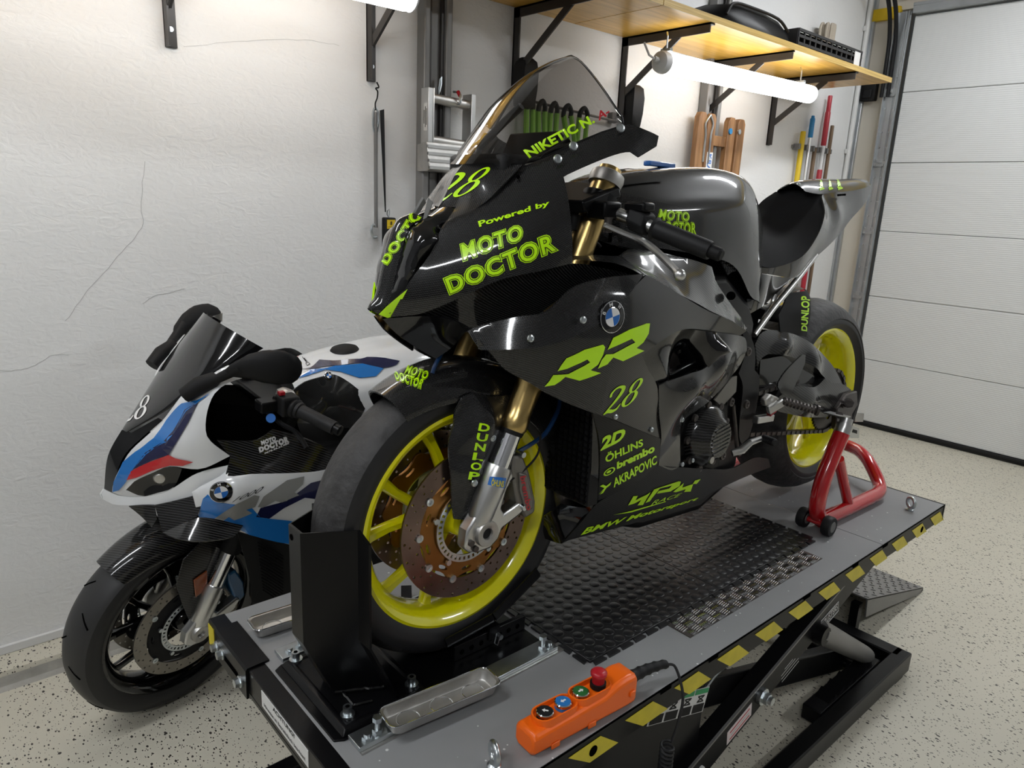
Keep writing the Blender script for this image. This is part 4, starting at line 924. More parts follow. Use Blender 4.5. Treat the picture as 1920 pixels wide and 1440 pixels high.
def wheel(P, name, c, rt, wt, rimr, wr, spokes, rim_mat, tread_mat, side_mat, xf=None, pair=.16, sw=.010, hubr=.045):
    """tyre and rim around c (axis y); xf = extra transform for steered wheels"""
    X = xf or Matrix.Identity(4); cx, cy, cz = c
    def put(nm, mb, mt, par=P, **k): return obj(nm, mb.xf(X), mt, par, **k)
    h = wt / 2
    crown = [(rt - .022, -h * .93), (rt - .012, -h * .80), (rt - .0045, -h * .52), (rt - .001, -h * .25), (rt, 0), (rt - .001, h * .25), (rt - .0045, h * .52), (rt - .012, h * .80), (rt - .022, h * .93), (rt - .03, h * .9), (rt - .03, -h * .9)]
    if wt > .15: crown = [(rt - .055, -h * .98), (rt - .034, -h * .86), (rt - .016, -h * .62), (rt - .004, -h * .32), (rt, 0), (rt - .004, h * .32), (rt - .016, h * .62), (rt - .034, h * .86), (rt - .055, h * .98), (rt - .062, h * .9), (rt - .062, -h * .9)]
    ty = put(name + '_tyre', MB().lathe(crown, c, (0, 1, 0), 96), tread_mat, smooth=40)
    r0 = crown[0][0]; 
    for s in (-1, 1):
        sd = [(r0 + .001, s * h * .925), (r0 - .012, s * h), ((r0 + rimr) / 2, s * h * .99), (rimr + .008, s * (wr + .008)), (rimr - .006, s * (wr - .002)), (rimr - .004, s * (wr - .012)), (r0 - .01, s * h * .85)]
        put('sidewall', MB().lathe(sd, c, (0, 1, 0), 96), side_mat, ty, smooth=40)
    prof = [(rimr + .002, -wr), (rimr + .0025, -wr - .0035), (rimr - .004, -wr - .006), (rimr - .012, -wr - .001), (rimr - .021, -wr + .008), (rimr - .030, -wr + .022), (rimr - .034, 0), (rimr - .030, wr - .022), (rimr - .021, wr - .008), (rimr - .012, wr + .001), (rimr - .004, wr + .006), (rimr + .0025, wr + .0035), (rimr + .002, wr), (rimr - .010, wr - .012), (rimr - .024, 0), (rimr - .010, -wr + .012)]
    rim = put(name + '_rim', MB().lathe(prof, c, (0, 1, 0), 96), rim_mat, smooth=45)
    put('hub', MB().lathe([(.012, -.056), (.030, -.056), (.034, -.05), (hubr * .8, -.03), (hubr, -.015), (hubr, .015), (hubr * .8, .03), (.034, .05), (.030, .056), (.012, .056)], c, (0, 1, 0), 36), rim_mat, rim, smooth=35)
    n = len(spokes)
    for k, (ar, ah) in enumerate(spokes):
        d = lambda a, r, y: Vector((cx + r * math.cos(a), cy + y, cz + r * math.sin(a)))
        secs = []
        for t in (0, .12, .35, .7, .92, 1):
            r = hubr * .85 + (rimr - .031 - hubr * .85) * t; a = ah + (ar - ah) * t
            w = sw * (1.25 - .35 * t + (.7 * (t - .85) / .15 if t > .85 else 0)); th = .017 - .006 * t
            tng = Vector((-math.sin(a), 0, math.cos(a))); p = d(a, r, 0)
            secs.append([p + tng * w * q + Vector((0, th * e, 0)) for q, e in ((-1, -.45), (-.55, -1), (.55, -1), (1, -.45), (1, .45), (.55, 1), (-.55, 1), (-1, .45))])
        put('spoke', MB().loft(secs), rim_mat, rim, smooth=40)
    return ty, rim
def brake_disc(P, c, s, r1, r0, mat, carrier_mat, xf=None, nb=10, ring=True, wave=False):
    X = xf or Matrix.Identity(4); cx, cy, cz = c; y = cy
    n = 72
    ou = [(r1 * math.cos(2 * PI * i / n), r1 * math.sin(2 * PI * i / n)) for i in range(n)]
    hs = [circ(0, 0, r0, 60)]
    for k in range(24):
        a = 2 * PI * k / 24
        for j, (dr, da) in enumerate(((.22, 0), (.55, .10), (.82, .03))):
            r = r0 + (r1 - r0) * dr; hs.append(circ(r * math.cos(a + da), r * math.sin(a + da), .0031 if j != 1 else .0026, 7))
    dk = obj('brake_disc', plate_holes(ou, hs, (cx, y, cz), (1, 0, 0), (0, 0, 1), .005).xf(X), mat, P, smooth=20)
    # carrier with lobes
    ou = []; m = nb * 12
    for i in range(m):
        a = 2 * PI * i / m; q = math.cos(nb * a); r = r0 - .003 + .009 * max(0, q) - .004 * max(0, -q); ou.append((r * math.cos(a), r * math.sin(a)))
    hs = [circ(0, 0, r0 * .66, 48)]
    for k in range(nb):
        a = 2 * PI * (k + .5) / nb; hl = []
        for i in range(12):
            b = 2 * PI * i / 12; rr = r0 * .86 + .0045 * math.sin(b); aa = a + .13 * math.cos(b); hl.append((rr * math.cos(aa), rr * math.sin(aa)))
        hs.append(hl)
    cr = obj('disc_carrier', plate_holes(ou, hs, (cx, y - s * .003, cz), (1, 0, 0), (0, 0, 1), .007).xf(X), carrier_mat, dk, smooth=20)
    bolt = MB().lathe([(.0, 0.0), (.0035, 0.0), (.004, .002), (.0082, .0025), (.0082, -.004), (0, -.004)], (0, 0, 0), (0, s, 0), 14)
    for k in range(nb):
        a = 2 * PI * k / nb; q = bolt.copy().xf(Matrix.Translation((cx + (r0 + .001) * math.cos(a), y + s * .003, cz + (r0 + .001) * math.sin(a)))).xf(X)
        obj('rotor_bobbin', q, 'zinc', dk)
    for k in range(5):
        a = 2 * PI * (k + .25) / 5; obj('disc_bolt', MB().cyl((cx + r0 * .74 * math.cos(a), y + s * .004, cz + r0 * .74 * math.sin(a)), (cx + r0 * .74 * math.cos(a), y + s * .010, cz + r0 * .74 * math.sin(a)), .006, n=12).xf(X), 'zinc', dk)
    if ring:
        hs = [circ(0, 0, r0 * .56, 40)]
        for k in range(40):
            a = 2 * PI * k / 40; e = .035; ra, rb = r0 * .595, r0 * .655
            hs.append([(ra * math.cos(a - e), ra * math.sin(a - e)), (ra * math.cos(a + e), ra * math.sin(a + e)), (rb * math.cos(a + e), rb * math.sin(a + e)), (rb * math.cos(a - e), rb * math.sin(a - e))])
        obj('sensor_ring', plate_holes(circ(0, 0, r0 * .69, 60), hs, (cx, y + s * .006, cz), (1, 0, 0), (0, 0, 1), .003).xf(X), 'zinc', dk, smooth=0)
    return dk
def mark3d(name, polys, target, mat, parent, direction=None, eps=.0016, sub=.012):
    d = Vector(direction or (0, 1, 0)).normalized(); tb = TARGETS[target]; tree = BVHTree.FromPolygons([Vector(p) for p in tb.v], tb.f)
    fl = skin(polys[0], [], (0, -1, 0), 0, sub, 3); mb = MB(); vs = []
    for v in fl.v:
        v = Vector(v)
        if direction is None: d = (v - VIEW[0]).normalized()
        hit = tree.ray_cast(v - d * .35, d)
        if hit[0] is None: nr = tree.find_nearest(v); p, nn = nr[0], nr[1]
        else: p, nn = hit[0], hit[1]
        vs.append(p + (nn if nn.dot(d) < 0 else -nn) * eps)
    mb.add(vs, fl.f)
    return obj(name, mb, mat, parent, smooth=0, fix=False)
def logo(name, body, corners, target, parent, direction=None, base='neon', ink='matt_black', face='neon', eps=.0010, b=(.090, .050, .020), sub=.06, de=.0007):
    vs, fs = text_tris(body, .0, 0, 1.16); bx = bbox2(vs); o0 = None
    for k, (off, mt) in enumerate(zip(b, (base, ink, face))):
        v, f = text_tris(body, off, 0, 1.16)
        o = lay(name if k == 0 else ('outline' if k == 1 else 'letters'), v, f, corners, target, mt, parent if k == 0 else o0, direction, eps + de * k, bx, sub)
        if k == 0: o0 = o
    return o0
def g28():
    two = join(stroke([(.16, 1.10), (.14, 1.32), (.30, 1.52), (.55, 1.56), (.80, 1.40), (.80, 1.12), (.60, .75), (.32, .40), (.06, .08)], [.12, .14, .12, .13, .22, .25, .20, .14, .08]), stroke([(.04, .10), (.30, .18), (.58, .07), (.82, .10), (.98, .36)], [.10, .22, .20, .16, .06]))
    def ell(cx, cy, rx, ry, wmax, rot=0):
        n = 32; vs = []; fs = []
        for i in range(n):
            a = 2 * PI * i / n; c, s = math.cos(a), math.sin(a); w = .10 + (wmax - .10) * abs(c) ** 1.5
            for k in (.5, -.5): x = (rx + k * w) * c; y = (ry + k * .10) * s; vs.append((cx + x + rot * y, cy + y))
            j = (i + 1) % n; fs.append((2 * i, 2 * i + 1, 2 * j + 1, 2 * j))
        return vs, fs
    eight = join(ell(1.62, 1.17, .27, .36, .2, .15), ell(1.52, .42, .34, .40, .24, .15))
    return two, eight
def roundel(P, c, n, up, r, ring='gloss_black', key=None):
    """round blue and white quartered badge with three letters on its ring"""
    n = Vector(n).normalized(); u = Vector(up); u = (u - n * u.dot(n)).normalized(); sd = u.cross(n); c = Vector(c)
    b = obj('roundel_badge', MB().lathe([(0, .003), (r * .9, .003), (r * .98, .0022), (r, 0), (r * .98, -.002), (0, -.002)], c, n, 40), ring, P, smooth=40)
    for nm, ra, rb in (('outer_rim', .985, .95), ('inner_rim', .60, .575)): obj(nm, MB().lathe([(r * ra, .0033), (r * rb, .0036), (r * rb, .0026), (r * ra, .0026)], c, n, 40), 'chrome', b)
    for q in range(4):
        vs = [c + n * .0036] + [c + n * .0036 + (sd * math.cos(a) + u * math.sin(a)) * r * .575 for a in [PI / 2 * q + PI / 2 * i / 8 for i in range(9)]]
        obj('quarter', MB().add(vs, [tuple(range(10))]), 'roundel_blue' if q % 2 else 'roundel_white', b, smooth=0)
    for ch, a in (('B', 145), ('M', 90), ('W', 35)):
        a = R(a); e = sd * math.cos(a) + u * math.sin(a); t = (sd * math.sin(a) - u * math.cos(a)); h = r * .24; w = r * (.18 if ch == 'B' else .26)
        p = c + e * r * .665 + n * .0036
        text('letter', ch, [p - t * w / 2, p + t * w / 2, p - t * w / 2 + e * h], None, 'roundel_white', b, direction=-n, eps=.0004, bold=.01)
    return b
def screw(P, p, n, r=.006, mt='zinc'):
    return obj('screw', MB().lathe([(0, .0025), (r * .45, .0025), (r * .5, .004), (r * .9, .003), (r, .0), (0, 0)], p, n, 16), mt, P, smooth=40)
def arch(P, c, r, hw, a0, a1, drop, n=28, m=13, mat='carbon', key=None, rlo=None, xf=None, name='front_fender', tipw=.75):
    rows = []
    for i in range(n + 1):
        t = i / n; a = R(a0 + (a1 - a0) * t); row = []
        hh = hw * (tipw + (1 - tipw) * min(1, t * 3.2)); dr = drop(t)
        for j in range(m + 1):
            s = -1 + 2 * j / m; y = hh * math.sin(s * PI / 2 * .98) if abs(s) < 1 else hh * s
            rr = r - dr * (1 - math.cos(min(1, abs(s)) * PI / 2)) ** 1.4
            row.append(Vector((c[0] + rr * math.cos(a), c[1] + y, c[2] + rr * math.sin(a))))
        rows.append(row)
    inn = [[Vector(c) + (p - Vector(c)) * .985 for p in r_] for r_ in rows]
    mb = MB(); mb.grid(rows)
    base = mb.copy()
    mb.grid(inn); mb.grid([rows[0], inn[0]]); mb.grid([rows[-1], inn[-1]]); mb.grid([[r_[0] for r_ in rows], [r_[0] for r_ in inn]]); mb.grid([[r_[-1] for r_ in rows], [r_[-1] for r_ in inn]])
    if xf: mb.xf(xf); base.xf(xf)
    if key: TARGETS[key] = base
    return obj(name, mb, mat, P, smooth=45)

# ================================================================== BLACK RACE MOTORCYCLE
BK = thing('motorcycle', 'black carbon race motorcycle with neon yellow wheels and lettering, raised on the lift', 'motorcycle', (.834, 1.12, .555))
FA = (0, 0, .309); RA = (1.462, 0, .357)
sp = []
for k in range(5):
    a = 2 * PI * k / 5 + .35
    sp += [(a + .30, a + .08), (a - .30, a - .08)]
wheel(BK, 'front', FA, .300, .120, .232, .046, sp, 'rim_yellow', 'slick_tyre', 'tyre_side')
wheel(BK, 'rear', RA, .325, .200, .234, .078, [(a + .2, b + .2) for a, b in sp], 'rim_yellow', 'slick_tyre', 'tyre_side', sw=.013, hubr=.06)
for s in (-1, 1): brake_disc(BK, (0, s * .064, .309), s, .160, .118, 'disc_steel', 'gold_anod')
brake_disc(BK, (RA[0], .095, RA[2]), 1, .110, .075, 'disc_steel', 'gold_anod', nb=6, ring=False)
# ---- fork
fd = Vector((.415, 0, .91)).normalized()
def fk(s, z): return Vector((.075 + (z - .515) * fd.x / fd.z, s * .108, z))
for s in (-1, 1):
    up = obj('fork_tube', MB().rings([(fk(s, .505), .024), (fk(s, .512), .0275), (fk(s, .530), .0275), (fk(s, .536), .0255), (fk(s, .552), .0255), (fk(s, .60), .0285), (fk(s, .74), .0285), (fk(s, .985), .0275)], 28), 'gold', BK, smooth=30)
    obj('seal_ring', MB().rings([(fk(s, .498), .0235), (fk(s, .506), .0248)], 24), 'matt_black', up)
    obj('stanchion', MB().rings([(fk(s, .38), .0215), (fk(s, .51), .0215)], 28), 'chrome', BK)
    lo = MB(); lo.rings([(fk(s, .325), .021), (fk(s, .345), .026), (fk(s, .40), .0285), (fk(s, .432), .0285), (fk(s, .438), .0265)], 26)
    bt = obj('fork_bottom', lo, 'alu', BK, smooth=35)
    lug = [(-.050, .288), (-.038, .276), (-.015, .270), (.015, .270), (.036, .285), (.045, .305), (.090, .322), (.108, .334), (.106, .350), (.090, .352), (.048, .336), (.040, .350), (.052, .385), (.070, .412), (.062, .428), (.042, .42), (.010, .385), (-.02, .355), (-.045, .325)]
    obj('axle_lug', MB().prism([(x, s * .092, z) for x, z in lug], (0, s * .030, 0)), 'alu', bt, bevel=.005, smooth=30)
    ax = obj('axle_end', MB().lathe([(.010, .0), (.0125, .006), (.017, .008), (.0255, .008), (.027, .004), (.027, -.004), (.010, -.004)], (0, s * .124, .309), (0, s, 0), 30), 'alu_dull', bt, smooth=30)
    obj('axle_bore', MB().cyl((0, s * .1245, .309), (0, s * .1255, .309), .0105, n=20), 'matt_black', ax)
    for x, z in ((-.037, .298), (-.026, .283)): obj('pinch_bolt', MB().cyl((x, s * .122, z), (x, s * .1275, z), .0065, n=14), 'steel_dark', bt)
    cp = [(.075, .462), (.098, .470), (.118, .458), (.140, .415), (.150, .370), (.149, .345), (.128, .335), (.110, .352), (.098, .395), (.078, .440)]
    cp = [(p[0], p[2]) for p in ((0.066,-0.122,0.456), (0.092,-0.122,0.45), (0.112,-0.122,0.41), (0.133,-0.122,0.342), (0.133,-0.122,0.317), (0.107,-0.122,0.31), (0.081,-0.122,0.355), (0.065,-0.122,0.417))]
    ca = obj('brake_caliper', MB().prism([(x, s * .052, z) for x, z in cp], (0, s * .070, 0)), 'caliper_grey', BK, bevel=.005, smooth=30)
    cap = [(p[0], p[2]) for p in ((0.079,-0.128,0.419), (0.101,-0.128,0.411), (0.121,-0.128,0.347), (0.121,-0.128,0.331), (0.103,-0.128,0.33), (0.084,-0.128,0.379))]
    cap_ = [(.098, .455), (.112, .450), (.130, .415), (.138, .372), (.134, .352), (.122, .362), (.114, .400)]
    obj('piston_cover', MB().prism([(x, s * .120, z) for x, z in cap], (0, s * .008, 0)), 'caliper_grey', ca, bevel=.003)
    if s < 0:
        text('lettering', 'brembo', [(0.078,-0.129,0.412), (0.102,-0.129,0.332), (0.094,-0.129,0.411), (0.118,-0.129,0.332)], None, 'signal_red', ca, eps=.0008, bold=.02)
        stk = MB().rings([(fk(-1, .404), .0288), (fk(-1, .428), .0288)], 40, caps=False); stk.f = stk.f[:]; TARGETS['forklow'] = MB().rings([(fk(-1, .39), .0288), (fk(-1, .436), .0288)], 40)
        mark3d('maker_sticker', [[(-0.006,-0.13,0.415), (-0.001,-0.13,0.431), (0.041,-0.13,0.418), (0.037,-0.13,0.397)]], 'forklow', 'roundel_blue', bt, eps=.0006, sub=.008)
        text('maker_lettering', 'ÖHLINS', [(0.003,-0.13,0.411), (0.034,-0.13,0.4), (0.005,-0.13,0.427), (0.036,-0.13,0.416)], 'forklow', 'hazard_yellow', bt, eps=.0012, bold=.03, sub=.1)
    for x, z in ((.088, .455), (.098, .338)): obj('caliper_bolt', MB().cyl((x, s * .100, z), (x, s * .128, z), .006, n=10), 'zinc', ca)
hb = obj('brake_hose', MB().tube([(0,-0.02,0.705), (-0.035,-0.03,0.677), (-0.068,-0.04,0.644), (-0.076,-0.04,0.626)], .004, 8, smooth=5), 'brake_hose', BK)
obj('brake_hose', MB().tube([(0.21,-0.1,0.553), (0.188,-0.115,0.527), (0.153,-0.12,0.488), (0.112,-0.12,0.471), (0.09,-0.11,0.458)], .0048, 8, smooth=5), 'brake_hose', BK)
obj('sensor_wire', MB().tube([(0.129,-0.13,0.492), (0.123,-0.13,0.45), (0.093,-0.12,0.417), (0.058,-0.12,0.404)], .0025, 6, smooth=5), 'matt_black', BK)
obj('lower_yoke', MB().prism([(.065, -.14, .675), (.17, -.14, .705), (.17, .14, .705), (.065, .14, .675)], (-.015, 0, .035)), 'satin_black', BK, bevel=.008)
obj('top_yoke', MB().prism([(.20, -.145, .928), (.31, -.14, .962), (.33, 0, .97), (.31, .14, .962), (.20, .145, .928)], (-.010, 0, .024)), 'satin_black', BK, bevel=.006)
# ---- front fender and fork guards
fe = arch(BK, (.0, 0, .309), .331, .078, 121, 24, lambda t: .050 + .035 * min(1, t * 1.6), key='fender')
for s in (1,):
    gd = panel('fork_guard', BK, 'carbon', [(-0.047,-0.074,0.552), (-0.034,-0.08,0.581), (-0.01,-0.084,0.588), (0.035,-0.086,0.575), (0.083,-0.085,0.571), (0.087,-0.088,0.546), (0.076,-0.092,0.505), (0.049,-0.096,0.469), (0.017,-0.097,0.43), (0.001,-0.096,0.388), (-0.014,-0.094,0.341), (-0.034,-0.09,0.334), (-0.05,-0.085,0.338), (-0.055,-0.08,0.396), (-0.062,-0.078,0.486), (-0.048,-0.074,0.529)], [(0.011,-0.106,0.554), (-0.028,-0.083,0.554), (-0.002,-0.109,0.51), (-0.034,-0.09,0.463), (-0.019,-0.104,0.43)], key='guard', res=.010)
    for u, v in ((1290, 580), (1180, 852)): screw(BK, (0.022,-0.106,0.498) if u == 1290 else (-0.019,-0.105,0.413), (0, -1, 0), .0075)
for k, ch in enumerate('DUNLOP'):
    y0 = 480 + 59.5 * k; x0 = 1222 - 14.0 * k
bl0, bl1 = Vector((-0.036,-0.106,0.424)), Vector((-0.011,-0.106,0.537)); br0, br1 = Vector((-0.01,-0.106,0.416)), Vector((0.016,-0.106,0.529))
for k, ch in enumerate('PO_LNUD'.replace('_', '')):
    t0 = k / 6 + .012; t1 = (k + 1) / 6 - .022
    l0, l1 = bl0.lerp(bl1, t0), bl0.lerp(bl1, t1); r0, r1 = br0.lerp(br1, t0), br0.lerp(br1, t1)
    text('tyre_lettering', ch, [l0, r0, l1, r1], 'guard', 'neon', gd, bold=.035)
logo('fender_logo', 'MOTO', [(-0.137,-0.04,0.632), (-0.097,-0.05,0.618), (-0.123,-0.03,0.643), (-0.084,-0.04,0.628)], 'fender', fe, sub=.08)
logo('fender_logo', 'DOCTOR', [(-0.161,-0.05,0.626), (-0.116,-0.06,0.606), (-0.16,-0.04,0.639), (-0.101,-0.05,0.616)], 'fender', fe, sub=.08)
# ---- nose cowl
nl = [(-0.085,-0.02,0.909), (-0.117,-0.021,0.893), (-0.135,-0.022,0.852), (-0.147,-0.022,0.808), (-0.158,-0.021,0.766), (-0.17,-0.018,0.75), (-0.176,-0.012,0.741)]
rows = []
for p in nl:
    p = Vector(p); q = p.y / -.022
    rows.append([p, Vector((p.x - .010, p.y * .55, p.z + .006)), Vector((p.x - .014, 0, p.z + .009)), Vector((p.x - .010, -p.y * .55, p.z + .006)), Vector((p.x, -p.y, p.z))])
rows = [list(c) for c in zip(*[spline(list(c), 5) for c in zip(*rows)])]
rows = [spline(r_, 4) for r_ in rows]
mb = MB().grid(rows); TARGETS['beak'] = mb.copy(); mb.grid([[p + Vector((.02, 0, -.004)) for p in r_] for r_ in rows])
bkp = obj('nose_beak', mb, 'carbon', BK, smooth=50)
NS = (-.45, -.7, .3)
cowl = panel('nose_cowl', BK, 'carbon', [(0.013,0,1.009), (0.04,-0.055,1.012), (0.07,-0.104,1.011), (0.032,-0.1,0.976), (-0.003,-0.092,0.943), (-0.035,-0.072,0.919), (-0.063,-0.05,0.904), (-0.045,-0.04,0.918), (-0.025,-0.033,0.931), (-0.032,-0.012,0.93), (-0.042,0,0.928), (-0.017,0,0.968)], [(0.006,-0.06,0.979)], normal=(-.6, -.45, .6), key='cowl', res=.010)
panel('air_duct', BK, 'gloss_black', [(-0.042,0,0.928), (-0.085,-0.02,0.909), (-0.117,-0.021,0.893), (-0.135,-0.022,0.852), (-0.147,-0.022,0.808), (-0.158,-0.021,0.766), (-0.172,-0.015,0.742), (-0.161,-0.028,0.743), (-0.142,-0.05,0.788), (-0.129,-0.056,0.813), (-0.101,-0.06,0.848), (-0.073,-0.06,0.879), (-0.059,-0.05,0.903), (-0.026,-0.035,0.927)], [(-.035, -.032, .93), (-.05, -.034, .88), (-.07, -.030, .82), (-.10, -.026, .78)], normal=NS, res=.010)
side = panel('nose_side', BK, 'carbon', [(0.081,-0.092,1.012), (0.098,-0.105,1.017), (0.138,-0.132,1.041), (0.179,-0.162,1.066), (0.23,-0.188,1.089), (0.247,-0.197,1.093), (0.272,-0.213,1.085), (0.303,-0.225,1.077), (0.302,-0.225,1.059), (0.261,-0.212,1.035), (0.243,-0.206,1.043), (0.209,-0.2,1.036), (0.161,-0.188,1.017), (0.119,-0.178,0.998), (0.112,-0.177,0.994), (0.11,-0.188,0.942), (0.113,-0.194,0.892), (0.12,-0.197,0.841), (0.052,-0.178,0.826), (-0.014,-0.155,0.811), (-0.067,-0.115,0.779), (-0.099,-0.085,0.758), (-0.125,-0.062,0.744), (-0.159,-0.024,0.736), (-0.145,-0.055,0.789), (-0.132,-0.06,0.813), (-0.104,-0.064,0.848), (-0.068,-0.062,0.904), (-0.034,-0.07,0.922), (0.005,-0.083,0.943), (0.041,-0.089,0.976)], [], normal=(-.3, -.9, .15), key='side', res=.011, deg=3)
panel('neon_patch', BK, 'neon', [(-0.177,-0.016,0.741), (-0.164,-0.024,0.735), (-0.158,-0.026,0.736), (-0.15,-0.043,0.763), (-0.144,-0.057,0.789), (-0.157,-0.04,0.771), (-0.168,-0.026,0.755)], normal=NS, res=.01)
panel('nose_underside', BK, 'gloss_black', [(-0.169,-0.016,0.732), (-0.145,-0.022,0.705), (-0.103,-0.03,0.674), (-0.069,-0.04,0.653), (-0.053,-0.07,0.68), (-0.062,-0.13,0.725), (-0.08,-0.105,0.737), (-0.121,-0.06,0.74), (-0.156,-0.028,0.735)], [], normal=(-.2, -.8, -.5), res=.014)
band = panel('intake_band', BK, 'carbon', [(-0.157,-0.022,0.735), (-0.123,-0.058,0.743), (-0.064,-0.112,0.778), (-0.011,-0.152,0.809), (0.055,-0.175,0.824), (0.123,-0.194,0.84), (0.188,-0.215,0.832), (0.296,-0.225,0.812), (0.202,-0.205,0.799), (0.133,-0.182,0.78), (0.078,-0.148,0.738), (0.032,-0.13,0.726), (-0.019,-0.105,0.717), (-0.08,-0.075,0.729), (-0.121,-0.056,0.736)], [(0.037,-0.13,0.779), (-0.013,-0.096,0.749), (0.108,-0.165,0.804)], res=.012, deg=3)
spear = panel('side_spear', BK, 'carbon', [(-0.067,-0.128,0.721), (-0.051,-0.14,0.733), (-0.007,-0.165,0.751), (0.036,-0.183,0.761), (0.093,-0.215,0.801), (0.168,-0.234,0.817), (0.268,-0.246,0.822), (0.234,-0.256,0.803), (0.192,-0.262,0.775), (0.141,-0.262,0.742), (0.069,-0.25,0.715), (0.014,-0.232,0.702), (-0.031,-0.2,0.696), (-0.062,-0.17,0.692), (-0.065,-0.145,0.706)], [(-0.002,-0.242,0.752), (0.082,-0.276,0.783), (-0.046,-0.194,0.725)], key='spear', res=.010, deg=4)
mainp = panel('side_fairing', BK, 'carbon', [(-0.067,-0.138,0.711), (-0.062,-0.17,0.692), (-0.031,-0.2,0.696), (0.014,-0.232,0.702), (0.069,-0.25,0.715), (0.141,-0.262,0.742), (0.192,-0.262,0.775), (0.234,-0.256,0.803), (0.27,-0.245,0.82), (0.315,-0.246,0.804), (0.399,-0.244,0.773), (0.513,-0.236,0.735), (0.634,-0.222,0.701), (0.719,-0.205,0.669), (0.702,-0.205,0.658), (0.57,-0.222,0.681), (0.459,-0.236,0.698), (0.393,-0.245,0.7), (0.328,-0.25,0.687), (0.265,-0.252,0.665), (0.298,-0.246,0.633), (0.346,-0.238,0.593), (0.368,-0.233,0.557), (0.383,-0.229,0.505), (0.399,-0.225,0.46), (0.307,-0.232,0.499), (0.232,-0.235,0.532), (0.175,-0.224,0.554), (0.117,-0.22,0.578), (0.057,-0.212,0.608), (0.028,-0.206,0.627), (-0.016,-0.186,0.653), (-0.04,-0.158,0.679)], [(0.106,-0.262,0.69), (0.204,-0.25,0.615), (0.343,-0.256,0.749)], key='main', res=.012, deg=3)
lower = panel('lower_fairing', BK, 'carbon_matt', [(0.175,-0.224,0.554), (0.232,-0.235,0.531), (0.307,-0.232,0.498), (0.399,-0.225,0.459), (0.418,-0.217,0.419), (0.422,-0.21,0.388), (0.358,-0.192,0.353), (0.281,-0.166,0.322), (0.272,-0.17,0.343), (0.247,-0.19,0.409), (0.215,-0.208,0.486)], [(0.298,-0.222,0.452), (0.281,-0.205,0.406)], key='lower', res=.012, deg=2)
belly = panel('belly_pan', BK, 'carbon_matt', [(0.225,-0.118,0.217), (0.261,-0.134,0.225), (0.423,-0.152,0.227), (0.68,-0.16,0.219), (0.731,-0.16,0.226), (0.891,-0.15,0.224), (1.082,-0.132,0.215), (1.072,-0.132,0.242), (0.976,-0.134,0.267), (0.831,-0.15,0.272), (0.682,-0.172,0.311), (0.528,-0.197,0.356), (0.424,-0.209,0.386), (0.361,-0.19,0.351), (0.285,-0.163,0.319), (0.258,-0.142,0.273)], [(0.445,-0.185,0.297), (0.35,-0.16,0.264), (0.605,-0.18,0.283)], key='belly', res=.013, deg=3)
panel('belly_front', BK, 'gloss_black', [(0.177,-0.222,0.553), (0.217,-0.206,0.485), (0.25,-0.188,0.407), (0.277,-0.166,0.338), (0.263,-0.138,0.271), (0.228,-0.115,0.214), (0.231,-0.05,0.201), (0.222,-0.06,0.261), (0.232,-0.1,0.302), (0.259,-0.15,0.305), (0.233,-0.18,0.398), (0.207,-0.2,0.482)], [], normal=(-.6, -.8, 0), res=.016)
strip = panel('side_duct', BK, 'carbon', [(0.364,-0.234,0.585), (0.4,-0.232,0.59), (0.485,-0.23,0.597), (0.547,-0.226,0.603), (0.583,-0.218,0.628), (0.599,-0.212,0.653), (0.58,-0.216,0.677), (0.698,-0.205,0.658), (0.747,-0.196,0.643), (0.77,-0.19,0.612), (0.762,-0.185,0.582), (0.739,-0.18,0.554), (0.647,-0.185,0.504), (0.559,-0.192,0.482), (0.515,-0.197,0.471), (0.51,-0.2,0.436), (0.526,-0.198,0.362), (0.492,-0.2,0.357), (0.427,-0.208,0.386), (0.405,-0.224,0.458), (0.38,-0.23,0.521)], [(0.498,-0.242,0.566), (0.608,-0.232,0.617), (0.443,-0.222,0.478)], key='duct', res=.012)
panel('duct_inner', BK, 'gloss_black', [(0.287,-0.235,0.657), (0.348,-0.235,0.682), (0.411,-0.232,0.696), (0.473,-0.226,0.694), (0.59,-0.212,0.675), (0.608,-0.206,0.651), (0.596,-0.208,0.623), (0.566,-0.214,0.596), (0.416,-0.22,0.584), (0.38,-0.222,0.579), (0.364,-0.225,0.586), (0.317,-0.232,0.624)], [(0.596,-0.12,0.617), (0.507,-0.14,0.602), (0.651,-0.13,0.613)], res=.014)
panel('vent_mesh', BK, 'carbon_twill', [(0.346,-0.222,0.657), (0.393,-0.215,0.666), (0.409,-0.215,0.598), (0.4,-0.22,0.581), (0.374,-0.226,0.582), (0.359,-0.226,0.607)], res=.014)
eng = obj('cylinder_head', MB().box((.52, -.10, .56), (.16, .14, .16)).box((.50, -.165, .565), (.05, .02, .06)), 'steel_dark', BK, bevel=.012)
obj('head_stay', MB().beam((0.444,-0.195,0.584), (0.609,-0.195,0.621), .02, .022), 'gloss_black', BK, bevel=.004)
